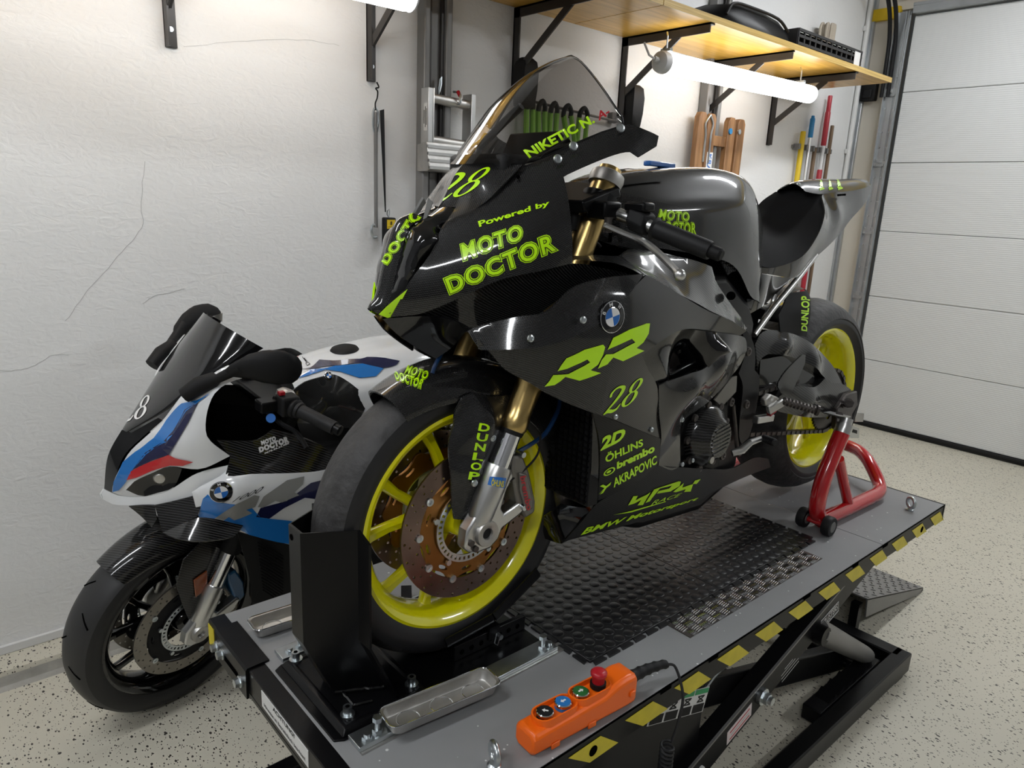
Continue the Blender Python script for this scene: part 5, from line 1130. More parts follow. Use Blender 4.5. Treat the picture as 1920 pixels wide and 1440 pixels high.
# ---- windscreen
cen = [(0.013,0,1.009), (0.047,0,1.044), (0.086,0,1.083), (0.122,0,1.119), (0.154,0,1.15), (0.188,0,1.181), (0.222,0,1.209), (0.253,0,1.228), (0.278,0,1.237)]
edg = [(0.098,-0.105,1.017), (0.123,-0.122,1.033), (0.158,-0.146,1.053), (0.201,-0.17,1.075), (0.237,-0.19,1.094), (0.239,-0.16,1.131), (0.242,-0.11,1.178), (0.258,-0.052,1.217), (0.278,-0.004,1.236)]
cen = spline(cen, 3); edg = spline(edg, 3); rows = []
for c, e in zip(cen, edg):
    half = []
    for j in range(11):
        th = PI / 2 * j / 10; s, k = math.sin(th), 1 - math.cos(th)
        half.append(Vector((c.x + (e.x - c.x) * k, e.y * s, c.z + (e.z - c.z) * k)))
    rows.append([Vector((p.x, -p.y, p.z)) for p in half[:0:-1]] + half)
ws = MB().grid(rows); TARGETS['screen'] = ws.copy()
scr = obj('windscreen', ws, 'smoke_screen', BK, smooth=60)
obj('screen_edge', MB().tube([r_[-1] for r_ in rows] + [r_[0] for r_ in rows[::-1]], .0022, 6), 'matt_black', scr)
text('lettering', 'NIKETIC N.', [(0.071,-0.12,1.022), (0.216,-0.14,1.096), (0.055,-0.12,1.034), (0.203,-0.14,1.109)], 'screen', 'neon', scr, bold=.035, sub=.04)
text('lettering', 'A-', [(0.214,-0.15,1.098), (0.238,-0.155,1.112), (0.206,-0.15,1.112), (0.231,-0.155,1.124)], 'screen', 'signal_red', scr, bold=.03, sub=.2)
for p in ((0.113,-0.15,1.023), (0.141,-0.16,1.047), (0.222,-0.198,1.084)): screw(BK, p, (-.3, -.9, .2), .0085)
obj('rivet_hole', MB().cyl((0.057,-0.108,0.989), (0.054,-0.112,0.988), .0035, n=10), 'void', BK)
obj('dash_bracket', MB().box((.12, 0, 1.0), (.16, .17, .06)).box((.10, 0, .95), (.10, .20, .06)), 'matt_black', BK, bevel=.01)
obj('dash_display', MB().prism([(.165, -.075, .995), (.205, -.075, 1.075), (.205, .075, 1.075), (.165, .075, .995)], (-.015, 0, .008)), 'satin_black', BK, bevel=.004)
obj('screen_stay', MB().tube([(.10, .08, .99), (.13, .10, 1.05), (.19, .10, 1.10)], .006, 8).tube([(.10, -.08, .99), (.13, -.10, 1.03), (.17, -.12, 1.06)], .006, 8).tube([(.13, .10, 1.05), (.16, .06, 1.10), (.17, .02, 1.13)], .008, 8), 'satin_black', BK)
# ---- inner dark body behind the fairing
obj('radiator', MB().box((.245, 0, .475), (.03, .36, .30)), 'matt_black', BK)
rg = MB()
for k in range(22): rg.box((.228, 0, .335 + .0132 * k), (.004, .35, .003))
for k in range(24): rg.box((.228, -.17 + .0148 * k, .475), (.004, .003, .29))
o = obj('radiator_mesh', rg, 'satin_black', BK); o['kind'] = 'stuff'
obj('engine_block', MB().loft([[(x, y, z) for y, z in ((-w, z0), (w, z0), (w, z1), (-w, z1))] for x, w, z0, z1 in ((.30, .12, .24, .74), (.45, .16, .20, .80), (.70, .155, .18, .80), (.86, .13, .20, .72), (.92, .12, .26, .66))]), 'satin_black', BK, bevel=.02)
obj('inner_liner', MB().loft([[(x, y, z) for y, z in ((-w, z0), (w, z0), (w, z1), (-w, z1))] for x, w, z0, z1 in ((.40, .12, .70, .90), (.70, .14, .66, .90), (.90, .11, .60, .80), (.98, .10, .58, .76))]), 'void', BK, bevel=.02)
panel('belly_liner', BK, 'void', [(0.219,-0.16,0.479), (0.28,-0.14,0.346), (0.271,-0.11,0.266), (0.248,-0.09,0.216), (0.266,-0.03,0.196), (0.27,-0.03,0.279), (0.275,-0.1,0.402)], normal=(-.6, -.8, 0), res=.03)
# ---- frame and tank
frm = panel('frame_spar', BK, 'carbon_twill', [(0.168,-0.15,0.85), (0.226,-0.155,0.851), (0.289,-0.165,0.849), (0.325,-0.16,0.862), (0.389,-0.165,0.858), (0.452,-0.17,0.849), (0.531,-0.176,0.836), (0.595,-0.178,0.821), (0.604,-0.185,0.792), (0.643,-0.186,0.759), (0.698,-0.18,0.724), (0.755,-0.176,0.687), (0.787,-0.172,0.663), (0.763,-0.18,0.658), (0.647,-0.214,0.698), (0.522,-0.23,0.734), (0.408,-0.238,0.772), (0.323,-0.24,0.803), (0.277,-0.24,0.816), (0.256,-0.225,0.829), (0.223,-0.21,0.84), (0.175,-0.19,0.844), (0.135,-0.185,0.845)], [(0.447,-0.205,0.81), (0.542,-0.206,0.781), (0.377,-0.195,0.828), (0.636,-0.2,0.723)], res=.013)
obj('frame_hole', MB().cyl((0.658,-0.196,0.754), (0.652,-0.201,0.755), .010, n=20), 'void', BK)
def half(pts): return [Vector((0, -y, z)) for y, z in pts]
TS = [(.335, [(0, .985), (.04, .982), (.075, .965), (.095, .935), (.10, .87)]), (.36, [(0, 1.0), (.05, .995), (.09, .97), (.112, .935), (.115, .87)]), (.45, [(0, 1.022), (.065, 1.015), (.115, .980), (.148, .940), (.155, .86)]), (.62, [(0, 1.042), (.08, 1.035), (.135, .99), (.165, .945), (.170, .84)]), (.73, [(0, 1.047), (.085, 1.04), (.14, .988), (.165, .93), (.160, .81)]), (.83, [(0, 1.042), (.078, 1.032), (.125, .975), (.145, .90), (.145, .74)]), (.89, [(0, 1.030), (.065, 1.016), (.105, .955), (.125, .88), (.135, .72)]), (.925, [(0, 1.0), (.052, .985), (.088, .92), (.108, .86), (.122, .71)]), (.94, [(0, .95), (.045, .935), (.075, .88), (.09, .83), (.108, .71)]), (.942, [(0, .86), (.03, .85), (.05, .83), (.07, .80), (.085, .71)])]
rows = []
for x, hp in TS:
    hs = spline([Vector((x, -y, z)) for y, z in hp], 5); rows.append([Vector((p.x, -p.y, p.z)) for p in hs[:0:-1]] + hs)
rows = [list(c) for c in zip(*[spline(list(c), 4) for c in zip(*rows)])]
tk = MB().grid(rows); TARGETS['tank'] = tk.copy()
tnk = obj('fuel_tank', tk, 'carbon', BK, smooth=60)
obj('tank_cover', MB().grid([[p + Vector((-.002, 0, .003)) for p in r_[12:29]] for r_ in rows[:10]]), 'carbon', tnk, smooth=60)
cp = obj('tank_strap', MB().box((.60, .0, 1.046), (.10, .02, .012)), 'roundel_blue', tnk, bevel=.003)
logo('tank_logo', 'MOTO', [(0.405,-0.16,0.923), (0.506,-0.165,0.921), (0.423,-0.15,0.941), (0.517,-0.155,0.938)], 'tank', tnk, sub=.1)
logo('tank_logo', 'DOCTOR', [(0.397,-0.165,0.899), (0.531,-0.168,0.893), (0.409,-0.16,0.918), (0.535,-0.162,0.916)], 'tank', tnk, sub=.1)
pad = panel('grip_pad', BK, 'matt_black', [(0.639,-0.152,0.883), (0.67,-0.152,0.9), (0.696,-0.15,0.891), (0.719,-0.15,0.848), (0.753,-0.15,0.815), (0.696,-0.158,0.797), (0.661,-0.158,0.83), (0.641,-0.156,0.857)], res=.012)
pad2 = panel('grip_pad', BK, 'matt_black', [(0.779,-0.1,0.937), (0.865,-0.06,0.975), (0.847,-0.085,0.908), (0.848,-0.1,0.842), (0.785,-0.13,0.812), (0.74,-0.13,0.882)], normal=(.4, -.8, .2), res=.012)
bump = MB().rings([((0, 0, 0), .0042), ((0, -.0022, 0), .0034), ((0, -.003, 0), .0015)], 8); bme = mesh('grip_bump', bump, 50); bme.materials.append(M('rubber'))
tree = BVHTree.FromPolygons([Vector(p.co) for p in pad.data.vertices], [tuple(f.vertices) for f in pad.data.polygons])
p0, p1, p2 = Vector((0.649,-0.15,0.879)), Vector((0.708,-0.15,0.883)), Vector((0.708,-0.15,0.8))
ex = (p1 - p0) / 5; ez = (Vector((0.694,-0.15,0.797)) - p0) / 10
for i in range(-1, 8):
    for j in range(-3, 11):
        q = p0 + ex * i + ez * j + ex * .5 * (j % 2); hit = tree.ray_cast(q - Vector((0, .1, 0)), Vector((0, 1, 0)))
        if hit[0] is not None: link('grip_bump', bme, BK, hit[0])
obj('airbox_front', MB().loft([[(x, y * w, z0 + (z1 - z0) * t) for y, t in ((-1, 0), (-1, .6), (-.7, 1), (.7, 1), (1, .6), (1, 0))] for x, w, z0, z1 in ((.30, .07, .88, .95), (.36, .10, .86, .985), (.42, .13, .85, .99))]), 'carbon', BK, smooth=50)
# ---- seat and tail
seat = panel('seat_pad', BK, 'seat_foam', [(0.947,-0.03,0.907), (1.055,0.04,0.928), (1.182,0.085,0.948), (1.226,0.085,0.982), (1.265,0.07,1.009), (1.267,0.03,1.015), (1.278,-0.02,1.013), (1.295,-0.062,1.003), (1.243,-0.105,0.961), (1.176,-0.13,0.896), (1.1,-0.138,0.842), (1.018,-0.132,0.815), (0.933,-0.128,0.806), (0.835,-0.122,0.816), (0.866,-0.09,0.858)], [(1.145,-0.03,0.899), (1.234,-0.02,0.958)], normal=(-.25, -.35, .9), both=False, thick=.02, res=.016)
tl = panel('tail_cowl', BK, 'carbon', [(0.835,-0.122,0.815), (0.93,-0.13,0.805), (1.013,-0.135,0.814), (1.096,-0.14,0.841), (1.172,-0.132,0.895), (1.24,-0.107,0.961), (1.297,-0.064,1.003), (1.369,-0.058,1.013), (1.442,-0.054,1.019), (1.533,-0.048,1.027), (1.632,-0.04,1.04), (1.688,-0.032,1.051), (1.673,-0.04,1.023), (1.603,-0.056,0.984), (1.471,-0.076,0.929), (1.397,-0.085,0.889), (1.196,-0.108,0.814), (1.117,-0.115,0.774), (0.985,-0.121,0.783), (0.844,-0.121,0.801)], [(1.366,-0.088,0.964)], key='tail', res=.013)
L = [(1.231,-0.045,1.011), (1.26,-0.056,1.007), (1.305,-0.062,1.007), (1.369,-0.058,1.013), (1.442,-0.054,1.019), (1.533,-0.048,1.027), (1.632,-0.04,1.04), (1.688,-0.032,1.051)]
rows = []
for i, p in enumerate(L):
    p = Vector(p); cr = (.022, .034, .040, .040, .038, .034, .028, .018)[i]
    rows.append([Vector((p.x, p.y * c, p.z + cr * (1 - c * c))) for c in (1, .75, .4, 0, -.4, -.75, -1)])
rows = [list(c) for c in zip(*[spline(list(c), 4) for c in zip(*rows)])]
tt = MB().grid(rows); TARGETS['tailtop'] = tt.copy()
ttop = obj('tail_top', tt, 'carbon', BK, smooth=50)
rnd = random.Random(3)
for k, c4 in enumerate(([(1.334,-0.03,1.019), (1.389,0,1.055), (1.381,-0.03,1.022), (1.419,0,1.057)], [(1.394,-0.03,1.022), (1.445,0,1.056), (1.437,-0.03,1.025), (1.476,0,1.058)], [(1.452,-0.03,1.025), (1.536,0.02,1.065), (1.504,-0.03,1.029), (1.531,0,1.065)])):
    sq = stroke([(0, .2), (.10, .85), (.20, .15), (.05, .55), (.34, .62), (.30, .25), (.46, .7), (.44, .2), (.60, .68), (.60, .25), (.76, .62), (.76, .3), (1, .55)], [.10] * 13, 5)
    lay('signature', *sq, c4, 'tailtop', 'neon', ttop, box=(0, 1, 0, 1))
polymark('signature_mark', [[(0, .6), (.35, .1), (1, 1), (.4, .5)]], [(1.521,-0.02,1.043), (1.573,-0.01,1.05), (1.51,-0.02,1.062), (1.568,-0.01,1.065)], 'tailtop', 'signal_red', ttop)
screw(BK, (1.214,-0.03,1.03), (-.2, -.6, .8), .007)
rows = []
for p in ((1.688,-0.032,1.051), (1.673,-0.04,1.023), (1.603,-0.056,0.984), (1.471,-0.076,0.929), (1.397,-0.085,0.889), (1.196,-0.108,0.814), (1.117,-0.115,0.774)):
    p = Vector(p); rows.append([Vector((p.x - .003, p.y * c * .98, p.z + .0)) for c in (1, .5, 0, -.5, -1)])
obj('undertail', MB().grid(rows), 'gloss_black', BK, smooth=50)
for k in range(4): obj('vent_hole', MB().cyl((1.339,-0.086,1.007), (0, 0, 0), .003, n=6) if False else MB().cyl(tuple(Vector((1.377,-0.068,1.007)) + Vector((.014 * k, -.004, .001 * k))), tuple(Vector((1.377,-0.068,1.007)) + Vector((.014 * k, -.0095, .001 * k))), .003, n=8), 'void', tl)
panel('seat_side', BK, 'gloss_black', [(0.845,-0.115,0.798), (0.988,-0.115,0.781), (1.104,-0.108,0.771), (1.02,-0.105,0.724), (0.881,-0.12,0.685), (0.857,-0.125,0.698), (0.85,-0.12,0.75)], [(0.899,-0.135,0.758)], res=.014)
for s in (-1, 1):
    fl = lambda p: (p[0], p[1] * -s, p[2])
    obj('subframe_tube', MB().tube([fl((1.236,-0.1,0.832)), fl((1.128,-0.11,0.767)), fl((1.01,-0.115,0.694)), fl((0.915,-0.12,0.626))], .0095, 12), 'alu', BK)
    obj('subframe_brace', MB().tube([fl((1.033,-0.1,0.728)), fl((1.026,-0.1,0.702)), fl((0.993,-0.1,0.693)), fl((0.947,-0.1,0.706))], .007, 10, smooth=4), 'alu', BK)
hg = panel('rear_hugger', BK, 'matt_black', [(1.13,-0.09,0.724), (1.277,-0.06,0.727), (1.253,-0.09,0.716), (1.222,-0.115,0.688), (1.214,-0.122,0.635), (1.213,-0.12,0.594), (1.135,-0.122,0.612), (1.056,-0.12,0.623), (1.052,-0.11,0.669), (1.098,-0.1,0.703)], [(1.148,-0.118,0.679)], key='hugger', res=.013)
obj('hugger_top', MB().grid([[Vector((p[0], p[1] * c, p[2] + .012 * (1 - c * c))) for c in (1, .6, 0, -.6, -1)] for p in ((1.098,-0.1,0.703), (1.13,-0.09,0.724), (1.277,-0.06,0.727))]), 'silver_grey', BK, smooth=50)
text('lettering', 'DUNLOP', [(1.211,-0.12,0.611), (1.22,-0.11,0.715), (1.176,-0.12,0.613), (1.164,-0.11,0.716)], 'hugger', 'neon', hg, bold=.03, shear=.2)
obj('shock_reservoir', MB().cyl((1.038,-0.05,0.676), (1.184,-0.05,0.652), .025, n=16), 'matt_black', BK); obj('rear_shock', MB().cyl((1.0, 0, .30), (1.02, 0, .68), .035, n=16), 'matt_black', BK)
# ---- pivot plate, swingarm, chain, foot controls
pv = panel('pivot_plate', BK, 'satin_black', [(0.804,-0.15,0.649), (0.823,-0.15,0.652), (0.851,-0.152,0.628), (0.881,-0.152,0.585), (0.887,-0.152,0.539), (0.92,-0.15,0.519), (0.927,-0.15,0.468), (0.924,-0.15,0.412), (0.909,-0.15,0.347), (0.871,-0.152,0.334), (0.846,-0.155,0.361), (0.832,-0.158,0.429), (0.828,-0.158,0.503), (0.796,-0.16,0.543), (0.815,-0.158,0.575), (0.83,-0.155,0.604)], thick=.015, res=.016)
for p in ((0.821,-0.162,0.598), (0.839,-0.166,0.455), (0.756,-0.17,0.475), (0.713,-0.19,0.346), (0.81,-0.18,0.333)): obj('frame_bolt', MB().lathe([(0, .004), (.005, .004), (.0065, .007), (.011, .006), (.012, 0), (0, 0)], p, (0, -1, 0), 16), 'steel_dark', BK)
panel('engine_cover', BK, 'caliper_grey', [(0.67,-0.178,0.495), (0.747,-0.172,0.541), (0.773,-0.17,0.541), (0.775,-0.172,0.5), (0.707,-0.178,0.472)], res=.016)
sa = panel('swingarm_upper', BK, 'carbon_twill', [(0.932,-0.118,0.599), (0.949,-0.118,0.623), (0.984,-0.116,0.632), (1.069,-0.118,0.623), (1.184,-0.122,0.595), (1.274,-0.126,0.557), (1.39,-0.13,0.491), (1.478,-0.134,0.417), (1.393,-0.138,0.432), (1.314,-0.138,0.469), (1.202,-0.134,0.52), (1.094,-0.13,0.551), (0.992,-0.126,0.566), (0.96,-0.122,0.548), (0.959,-0.12,0.514)], [(1.078,-0.142,0.596), (1.254,-0.148,0.53)], thick=.05, res=.014)
panel('swingarm_lower', BK, 'carbon_twill', [(1.154,-0.138,0.454), (1.278,-0.14,0.437), (1.336,-0.14,0.456), (1.394,-0.14,0.433), (1.471,-0.138,0.419), (1.547,-0.136,0.389), (1.536,-0.138,0.355), (1.466,-0.14,0.338), (1.413,-0.14,0.321), (1.291,-0.138,0.336), (1.135,-0.134,0.373), (1.05,-0.13,0.399), (1.062,-0.13,0.425)], [(1.263,-0.152,0.405)], thick=.05, res=.014)
panel('swingarm_web', BK, 'gloss_black', [(1.021,-0.09,0.539), (1.152,-0.1,0.539), (1.253,-0.11,0.507), (1.381,-0.12,0.446), (1.321,-0.12,0.427), (1.211,-0.11,0.44), (1.12,-0.1,0.409), (1.036,-0.09,0.439)], res=.02)
fin = panel('heel_plate', BK, 'carbon', [(1.099,-0.172,0.562), (1.119,-0.172,0.56), (1.123,-0.172,0.534), (1.069,-0.17,0.447), (1.018,-0.17,0.46), (0.989,-0.17,0.483), (0.99,-0.17,0.497), (1.023,-0.172,0.527)], both=False, res=.012)
abk = obj('axle_block', MB().prism([(1.426,-0.135,0.349), (1.484,-0.135,0.385), (1.569,-0.13,0.384), (1.593,-0.13,0.333), (1.548,-0.135,0.307), (1.557,-0.135,0.282), (1.467,-0.14,0.264), (1.428,-0.14,0.277)], (0, -.018, 0)), 'steel_dark', BK, bevel=.004)
obj('axle_nut', MB().cyl((1.504,-0.15,0.355), (1.461,-0.172,0.364), .016, n=6).cyl((1.461,-0.172,0.364), (1.449,-0.178,0.366), .010, n=14), 'steel_dark', BK)
obj('axle_adjuster', MB().prism([(1.725,-0.06,0.271), (1.805,-0.06,0.255), (1.811,-0.06,0.219), (1.739,-0.06,0.231)], (0, -.03, 0)), 'alu_dull', BK, bevel=.003)
obj('stand_spool', MB().cyl((1.432,-0.155,0.328), (1.362,-0.19,0.345), .011, n=14), 'steel_dark', BK)
obj('rear_axle', MB().cyl((RA[0], -.16, RA[2]), (RA[0], .16, RA[2]), .013, n=14), 'steel_dark', BK)
# chain and sprocket
hs = [circ(.058 * math.cos(2 * PI * k / 5), .058 * math.sin(2 * PI * k / 5), .013, 10) for k in range(5)]
ou = []
for k in range(43 * 4): a = 2 * PI * k / 172; r = .104 if k % 4 in (1, 2) else .098; ou.append((r * math.cos(a), r * math.sin(a)))
obj('sprocket', plate_holes(ou, hs + [circ(0, 0, .02, 16)], (RA[0], -.102, RA[2]), (1, 0, 0), (0, 0, 1), .006), 'steel_dark', BK, smooth=0)
obj('sprocket_carrier', MB().cyl((RA[0], -.098, RA[2]), (RA[0], -.06, RA[2]), .07, n=24), 'steel_dark', BK)
ch = MB(); path = []
A0, A1 = Vector((.80, -.102, .400)), Vector((RA[0], -.102, RA[2]))
for i in range(42): path.append(Vector((.80, 0, .443)).lerp(Vector((RA[0] - .02, 0, RA[2] + .102)), i / 42))
for i in range(20): a = PI / 2 - PI * i / 20; path.append(Vector((RA[0] + .103 * math.cos(a), 0, RA[2] + .103 * math.sin(a))))
for i in range(43): path.append(Vector((RA[0] - .02, 0, RA[2] - .102)).lerp(Vector((.80, 0, .358)), i / 42))
for i in range(len(path) - 1):
    a, b = path[i], path[i + 1]; w = .020 if i % 2 else .015
    ch.beam(a + Vector((0, -.102, 0)), b + Vector((0, -.102, 0)), w, .011)
o = obj('drive_chain', ch, 'steel_dark', BK, smooth=0); o['kind'] = 'stuff'
# foot controls
obj('rearset_bracket', MB().prism([(0.908,-0.165,0.461), (0.935,-0.165,0.472), (0.978,-0.165,0.457), (0.989,-0.165,0.439), (0.967,-0.165,0.43), (0.917,-0.165,0.441)], (0, -.018, 0)), 'alu_dull', BK, bevel=.004)
obj('rearset_arm', MB().beam((0.924,-0.185,0.428), (0.97,-0.2,0.45), .014, .022).beam((0.892,-0.17,0.404), (0.976,-0.17,0.397), .02, .02), 'alu', BK, bevel=.003)
obj('rearset_accent', MB().beam((0.948,-0.176,0.415), (0.976,-0.176,0.425), .012, .018), 'signal_red', BK)
p0, p1 = Vector((0.97,-0.2,0.453)), Vector((1.028,-0.275,0.434)); seg = []
for k in range(18): seg.append((p0.lerp(p1, k / 20), .0125 if k % 2 else .0105))
seg += [(p0.lerp(p1, .9), .0105), (p0.lerp(p1, .93), .0150), (p0.lerp(p1, 1.0), .0145)]
pg = obj('foot_peg', MB().rings(seg, 14), 'steel_dark', BK, smooth=20); obj('peg_bore', MB().cyl(p1, p1 + (p1 - p0).normalized() * .001, .006, n=12), 'void', pg)
obj('shift_lever', MB().tube([(0.778,-0.18,0.335), (0.799,-0.195,0.344), (0.818,-0.205,0.364), (0.875,-0.21,0.368)], [.009, .011, .009, .007], 10), 'alu', BK)
obj('shift_toe_peg', MB().rings([((0.871,-0.21,0.368), .008), ((0.87,-0.212,0.368), .0105), ((0.859,-0.25,0.369), .0105), ((0.859,-0.253,0.368), .008)], 12), 'rubber', BK)
obj('shift_rod', MB().tube([(0.808,-0.175,0.341), (0.795,-0.17,0.402), (0.772,-0.17,0.464)], .005, 8), 'steel_dark', BK)
# engine left covers
cc = Vector((0.659,-0.165,0.403))
cl = MB().lathe([(0, .052), (.045, .050), (.052, .044), (.056, .036), (.070, .026), (.078, .015), (.080, 0), (0, 0)], cc, (0, -1, 0), 44)
co = obj('clutch_cover', cl, 'carbon_twill', BK, smooth=35)
for k in range(7): z = -.030 + .010 * k; w = math.sqrt(max(0, .043 ** 2 - z * z)); obj('cooling_rib', MB().beam(cc + Vector((-w * .9, -.051, z - .004)), cc + Vector((w * .9, -.051, z + .006)), .004, .005), 'gloss_black', co)
for k in range(9):
    a = 2 * PI * k / 9 + .3; p = cc + Vector((.083 * math.cos(a), -.004, .083 * math.sin(a)))
    obj('cover_bolt', MB().lathe([(.0, .006), (.0045, .008), (.009, .007), (.010, 0), (.0, 0)], p + Vector((0, -.004, 0)), (0, -1, 0), 12), 'steel_dark', co)
obj('crankcase', MB().loft([[tuple(cc + Vector((x * 1.0, y, z))) for x, z in ((-.10, -.10), (-.02, -.12), (.09, -.11), (.12, -.03), (.10, .08), (.03, .12), (-.08, .10), (-.11, 0))] for y in (.0, .06)]), 'satin_black', BK, bevel=.01)
obj('stator_plug', MB().cyl(cc + Vector((-.03, -.045, -.045)), cc + Vector((-.03, -.052, -.045)), .009, n=14), 'alu_dull', co)
obj('exhaust_pipe', MB().tube([(.30, -.08, .42), (.26, -.08, .32), (.32, -.07, .24), (.50, -.04, .20), (.80, 0, .19)], .024, 14, smooth=5), 'steel_dark', BK)
# ---- handlebar controls (left real, right mirrored)
def bars(s):
    q = lambda p: Vector((p[0], p[1] * -s, p[2]))
    fc = fk(s, .985)
    cap = obj('fork_cap', MB().rings([(fc + fd * .0, .034), (fc + fd * .014, .036), (fc + fd * .024, .034), (fc + fd * .028, .026)], 28), 'alu_dull', BK, smooth=30)
    obj('cap_ring', MB().rings([(fc + fd * .027, .024), (fc + fd * .036, .023), (fc + fd * .038, .017)], 24), 'gold', cap)
    obj('bar_clamp', MB().rings([(fk(s, .925), .036), (fk(s, .965), .036)], 24), 'satin_black', BK)
    b0, b1 = q((0.258,-0.125,0.944)), q((0.305,-0.375,0.871)); d = (b1 - b0)
    obj('handlebar', MB().cyl(b0, b0 + d * .52, .0125, n=18), 'alu', BK)
    obj('grip', MB().rings([(b0 + d * .50, .022), (b0 + d * .505, .0225), (b0 + d * .52, .018), (b0 + d * .94, .0175), (b0 + d * .955, .0165)], 22), 'rubber', BK, smooth=30)
    obj('bar_end', MB().rings([(b0 + d * .955, .0125), (b0 + d * 1.03, .0125), (b0 + d * 1.045, .009)], 18), 'matt_black', BK)
    sw = obj('switch_block', MB().loft([[b0 + d * t + Vector((0, 0, 0)) + Vector((a * w, 0, c * w)) for a, c in ((-.7, -.7), (.7, -.7), (1, 0), (.7, .9), (-.7, .9), (-1, 0))] for t, w in ((.30, .015), (.32, .024), (.43, .026), (.46, .022))]), 'matt_black', BK, bevel=.003)
    obj('switch_screen', MB().box(b0 + d * .36 + Vector((.0, 0, .028)), (.035, .05, .018)), 'satin_black', BK, bevel=.005)
    obj('master_clamp', MB().box(b0 + d * .10 + Vector((-.015, 0, .0)), (.05, .05, .035)), 'satin_black', BK, bevel=.006)
    l0, l1, l2, l3, l4 = q((0.207,-0.19,0.91)), q((0.219,-0.22,0.899)), q((0.228,-0.27,0.884)), q((0.207,-0.33,0.863)), q((0.188,-0.385,0.837))
    lv = MB(); P = spline([l0, l1, l2, l3, l4], 6); m = len(P); vs = []
    secs = []
    for i, p in enumerate(P):
        t = i / (m - 1); w = .011 * (1 - .45 * t) * (.5 if i == 0 else 1); h = .005
        dd = (P[min(i + 1, m - 1)] - P[max(i - 1, 0)]).normalized(); sd = Vector((0, 0, 1)).cross(dd).normalized(); u_ = dd.cross(sd)
        secs.append([p + sd * w * a + u_ * h * b for a, b in ((-1, -.4), (-.6, -1), (.6, -1), (1, -.4), (1, .4), (.6, 1), (-.6, 1), (-1, .4))])
    o = obj('lever', lv.loft(secs), 'alu', BK, smooth=40)
    bl_ = MB(); bm = bmesh.new(); bmesh.ops.create_uvsphere(bm, u_segments=14, v_segments=10, radius=.0105); bl_.add([v.co + l4 for v in bm.verts], [tuple(v.index for v in f.verts) for f in bm.faces]); bm.free()
    obj('lever_ball', bl_, 'alu', o, smooth=60)
    obj('lever_pivot', MB().cyl(l0 + Vector((.01, 0, -.014)), l0 + Vector((.01, 0, .014)), .008, n=14), 'steel_dark', o)
bars(-1); bars(1)
obj('steering_damper', MB().cyl((0.22,-0.1,0.925), (0.213,-0.1,0.896), .012, n=12).tube([(0.225,-0.1,0.869), (0.242,-0.11,0.88), (0.267,-0.12,0.871), (0.278,-0.12,0.864)], .003, 6, smooth=4), 'matt_black', BK)
obj('wiring', MB().tube([(0.233,-0.09,0.889), (0.246,-0.1,0.902), (0.257,-0.12,0.917), (0.282,-0.15,0.925)], .004, 6, smooth=4), 'matt_black', BK)
# ---- lettering on the fairing
text('lettering', 'Powered by', [(-0.017,-0.095,0.895), (0.085,-0.165,0.939), (-0.022,-0.095,0.908), (0.083,-0.165,0.95)], 'side', 'neon', side, bold=.03, sub=.05)
logo('side_logo', 'MOTO', [(-0.045,-0.088,0.84), (0.041,-0.145,0.88), (-0.052,-0.088,0.866), (0.036,-0.145,0.905)], 'side', side, sub=.08)
logo('side_logo', 'DOCTOR', [(-0.076,-0.092,0.783), (0.084,-0.185,0.864), (-0.087,-0.09,0.808), (0.078,-0.18,0.892)], 'side', side, sub=.06)
two, eight = g28()
b28 = (0, 2.0, 0, 1.62)
for nm, g in (('two', two), ('eight', eight)):
    lay('number_' + nm, *g, [(0.19,-0.235,0.547), (0.282,-0.238,0.563), (0.203,-0.24,0.6), (0.303,-0.242,0.617)], 'main', 'neon', mainp, box=b28, sub=.05)
    lay('number_' + nm, *g, [(-0.079,-0.005,0.929), (-0.007,-0.06,0.958), (-0.023,0,0.986), (0.04,-0.06,1.008)], 'cowl', 'neon', cowl, box=b28, sub=.05)
logo('beak_logo', 'DOCTOR', [(-0.155,-0.01,0.828), (-0.07,-0.01,0.929), (-0.157,0.01,0.832), (-0.075,0.01,0.94)], 'beak', bkp, sub=.06, de=.0005)
panel('strake', BK, 'silver_grey', [(-0.071,-0.01,0.946), (-0.063,-0.014,0.938), (-0.084,-0.022,0.905), (-0.089,-0.021,0.908)], normal=(-.6, -.6, .4), res=.01)
RR = [[(0.054,-0.24,0.656), (0.064,-0.25,0.68), (0.099,-0.26,0.694), (0.142,-0.265,0.7), (0.147,-0.266,0.695), (0.145,-0.264,0.68), (0.136,-0.262,0.663), (0.119,-0.26,0.654), (0.148,-0.26,0.645), (0.097,-0.255,0.636), (0.065,-0.25,0.646), (0.058,-0.245,0.638), (0.049,-0.24,0.631), (0.034,-0.23,0.628), (0.044,-0.24,0.65), (0.074,-0.248,0.65), (0.116,-0.26,0.669), (0.108,-0.26,0.675), (0.07,-0.248,0.66)], [(0.154,-0.266,0.689), (0.165,-0.268,0.711), (0.211,-0.268,0.723), (0.261,-0.266,0.73), (0.273,-0.265,0.729), (0.272,-0.265,0.709), (0.258,-0.265,0.693), (0.239,-0.265,0.684), (0.267,-0.262,0.675), (0.203,-0.264,0.662), (0.172,-0.266,0.673), (0.159,-0.264,0.661), (0.136,-0.262,0.655), (0.141,-0.265,0.671), (0.151,-0.266,0.681), (0.17,-0.267,0.68), (0.231,-0.267,0.696), (0.22,-0.267,0.704), (0.163,-0.267,0.692)]]
for P_ in RR: mark3d('double_r_mark', [P_], 'main', 'neon', mainp, sub=.012)
text('lettering', '2D', [(0.222,-0.21,0.462), (0.289,-0.215,0.476), (0.217,-0.21,0.49), (0.284,-0.22,0.505)], 'lower', 'neon', lower, bold=.05, shear=.2)
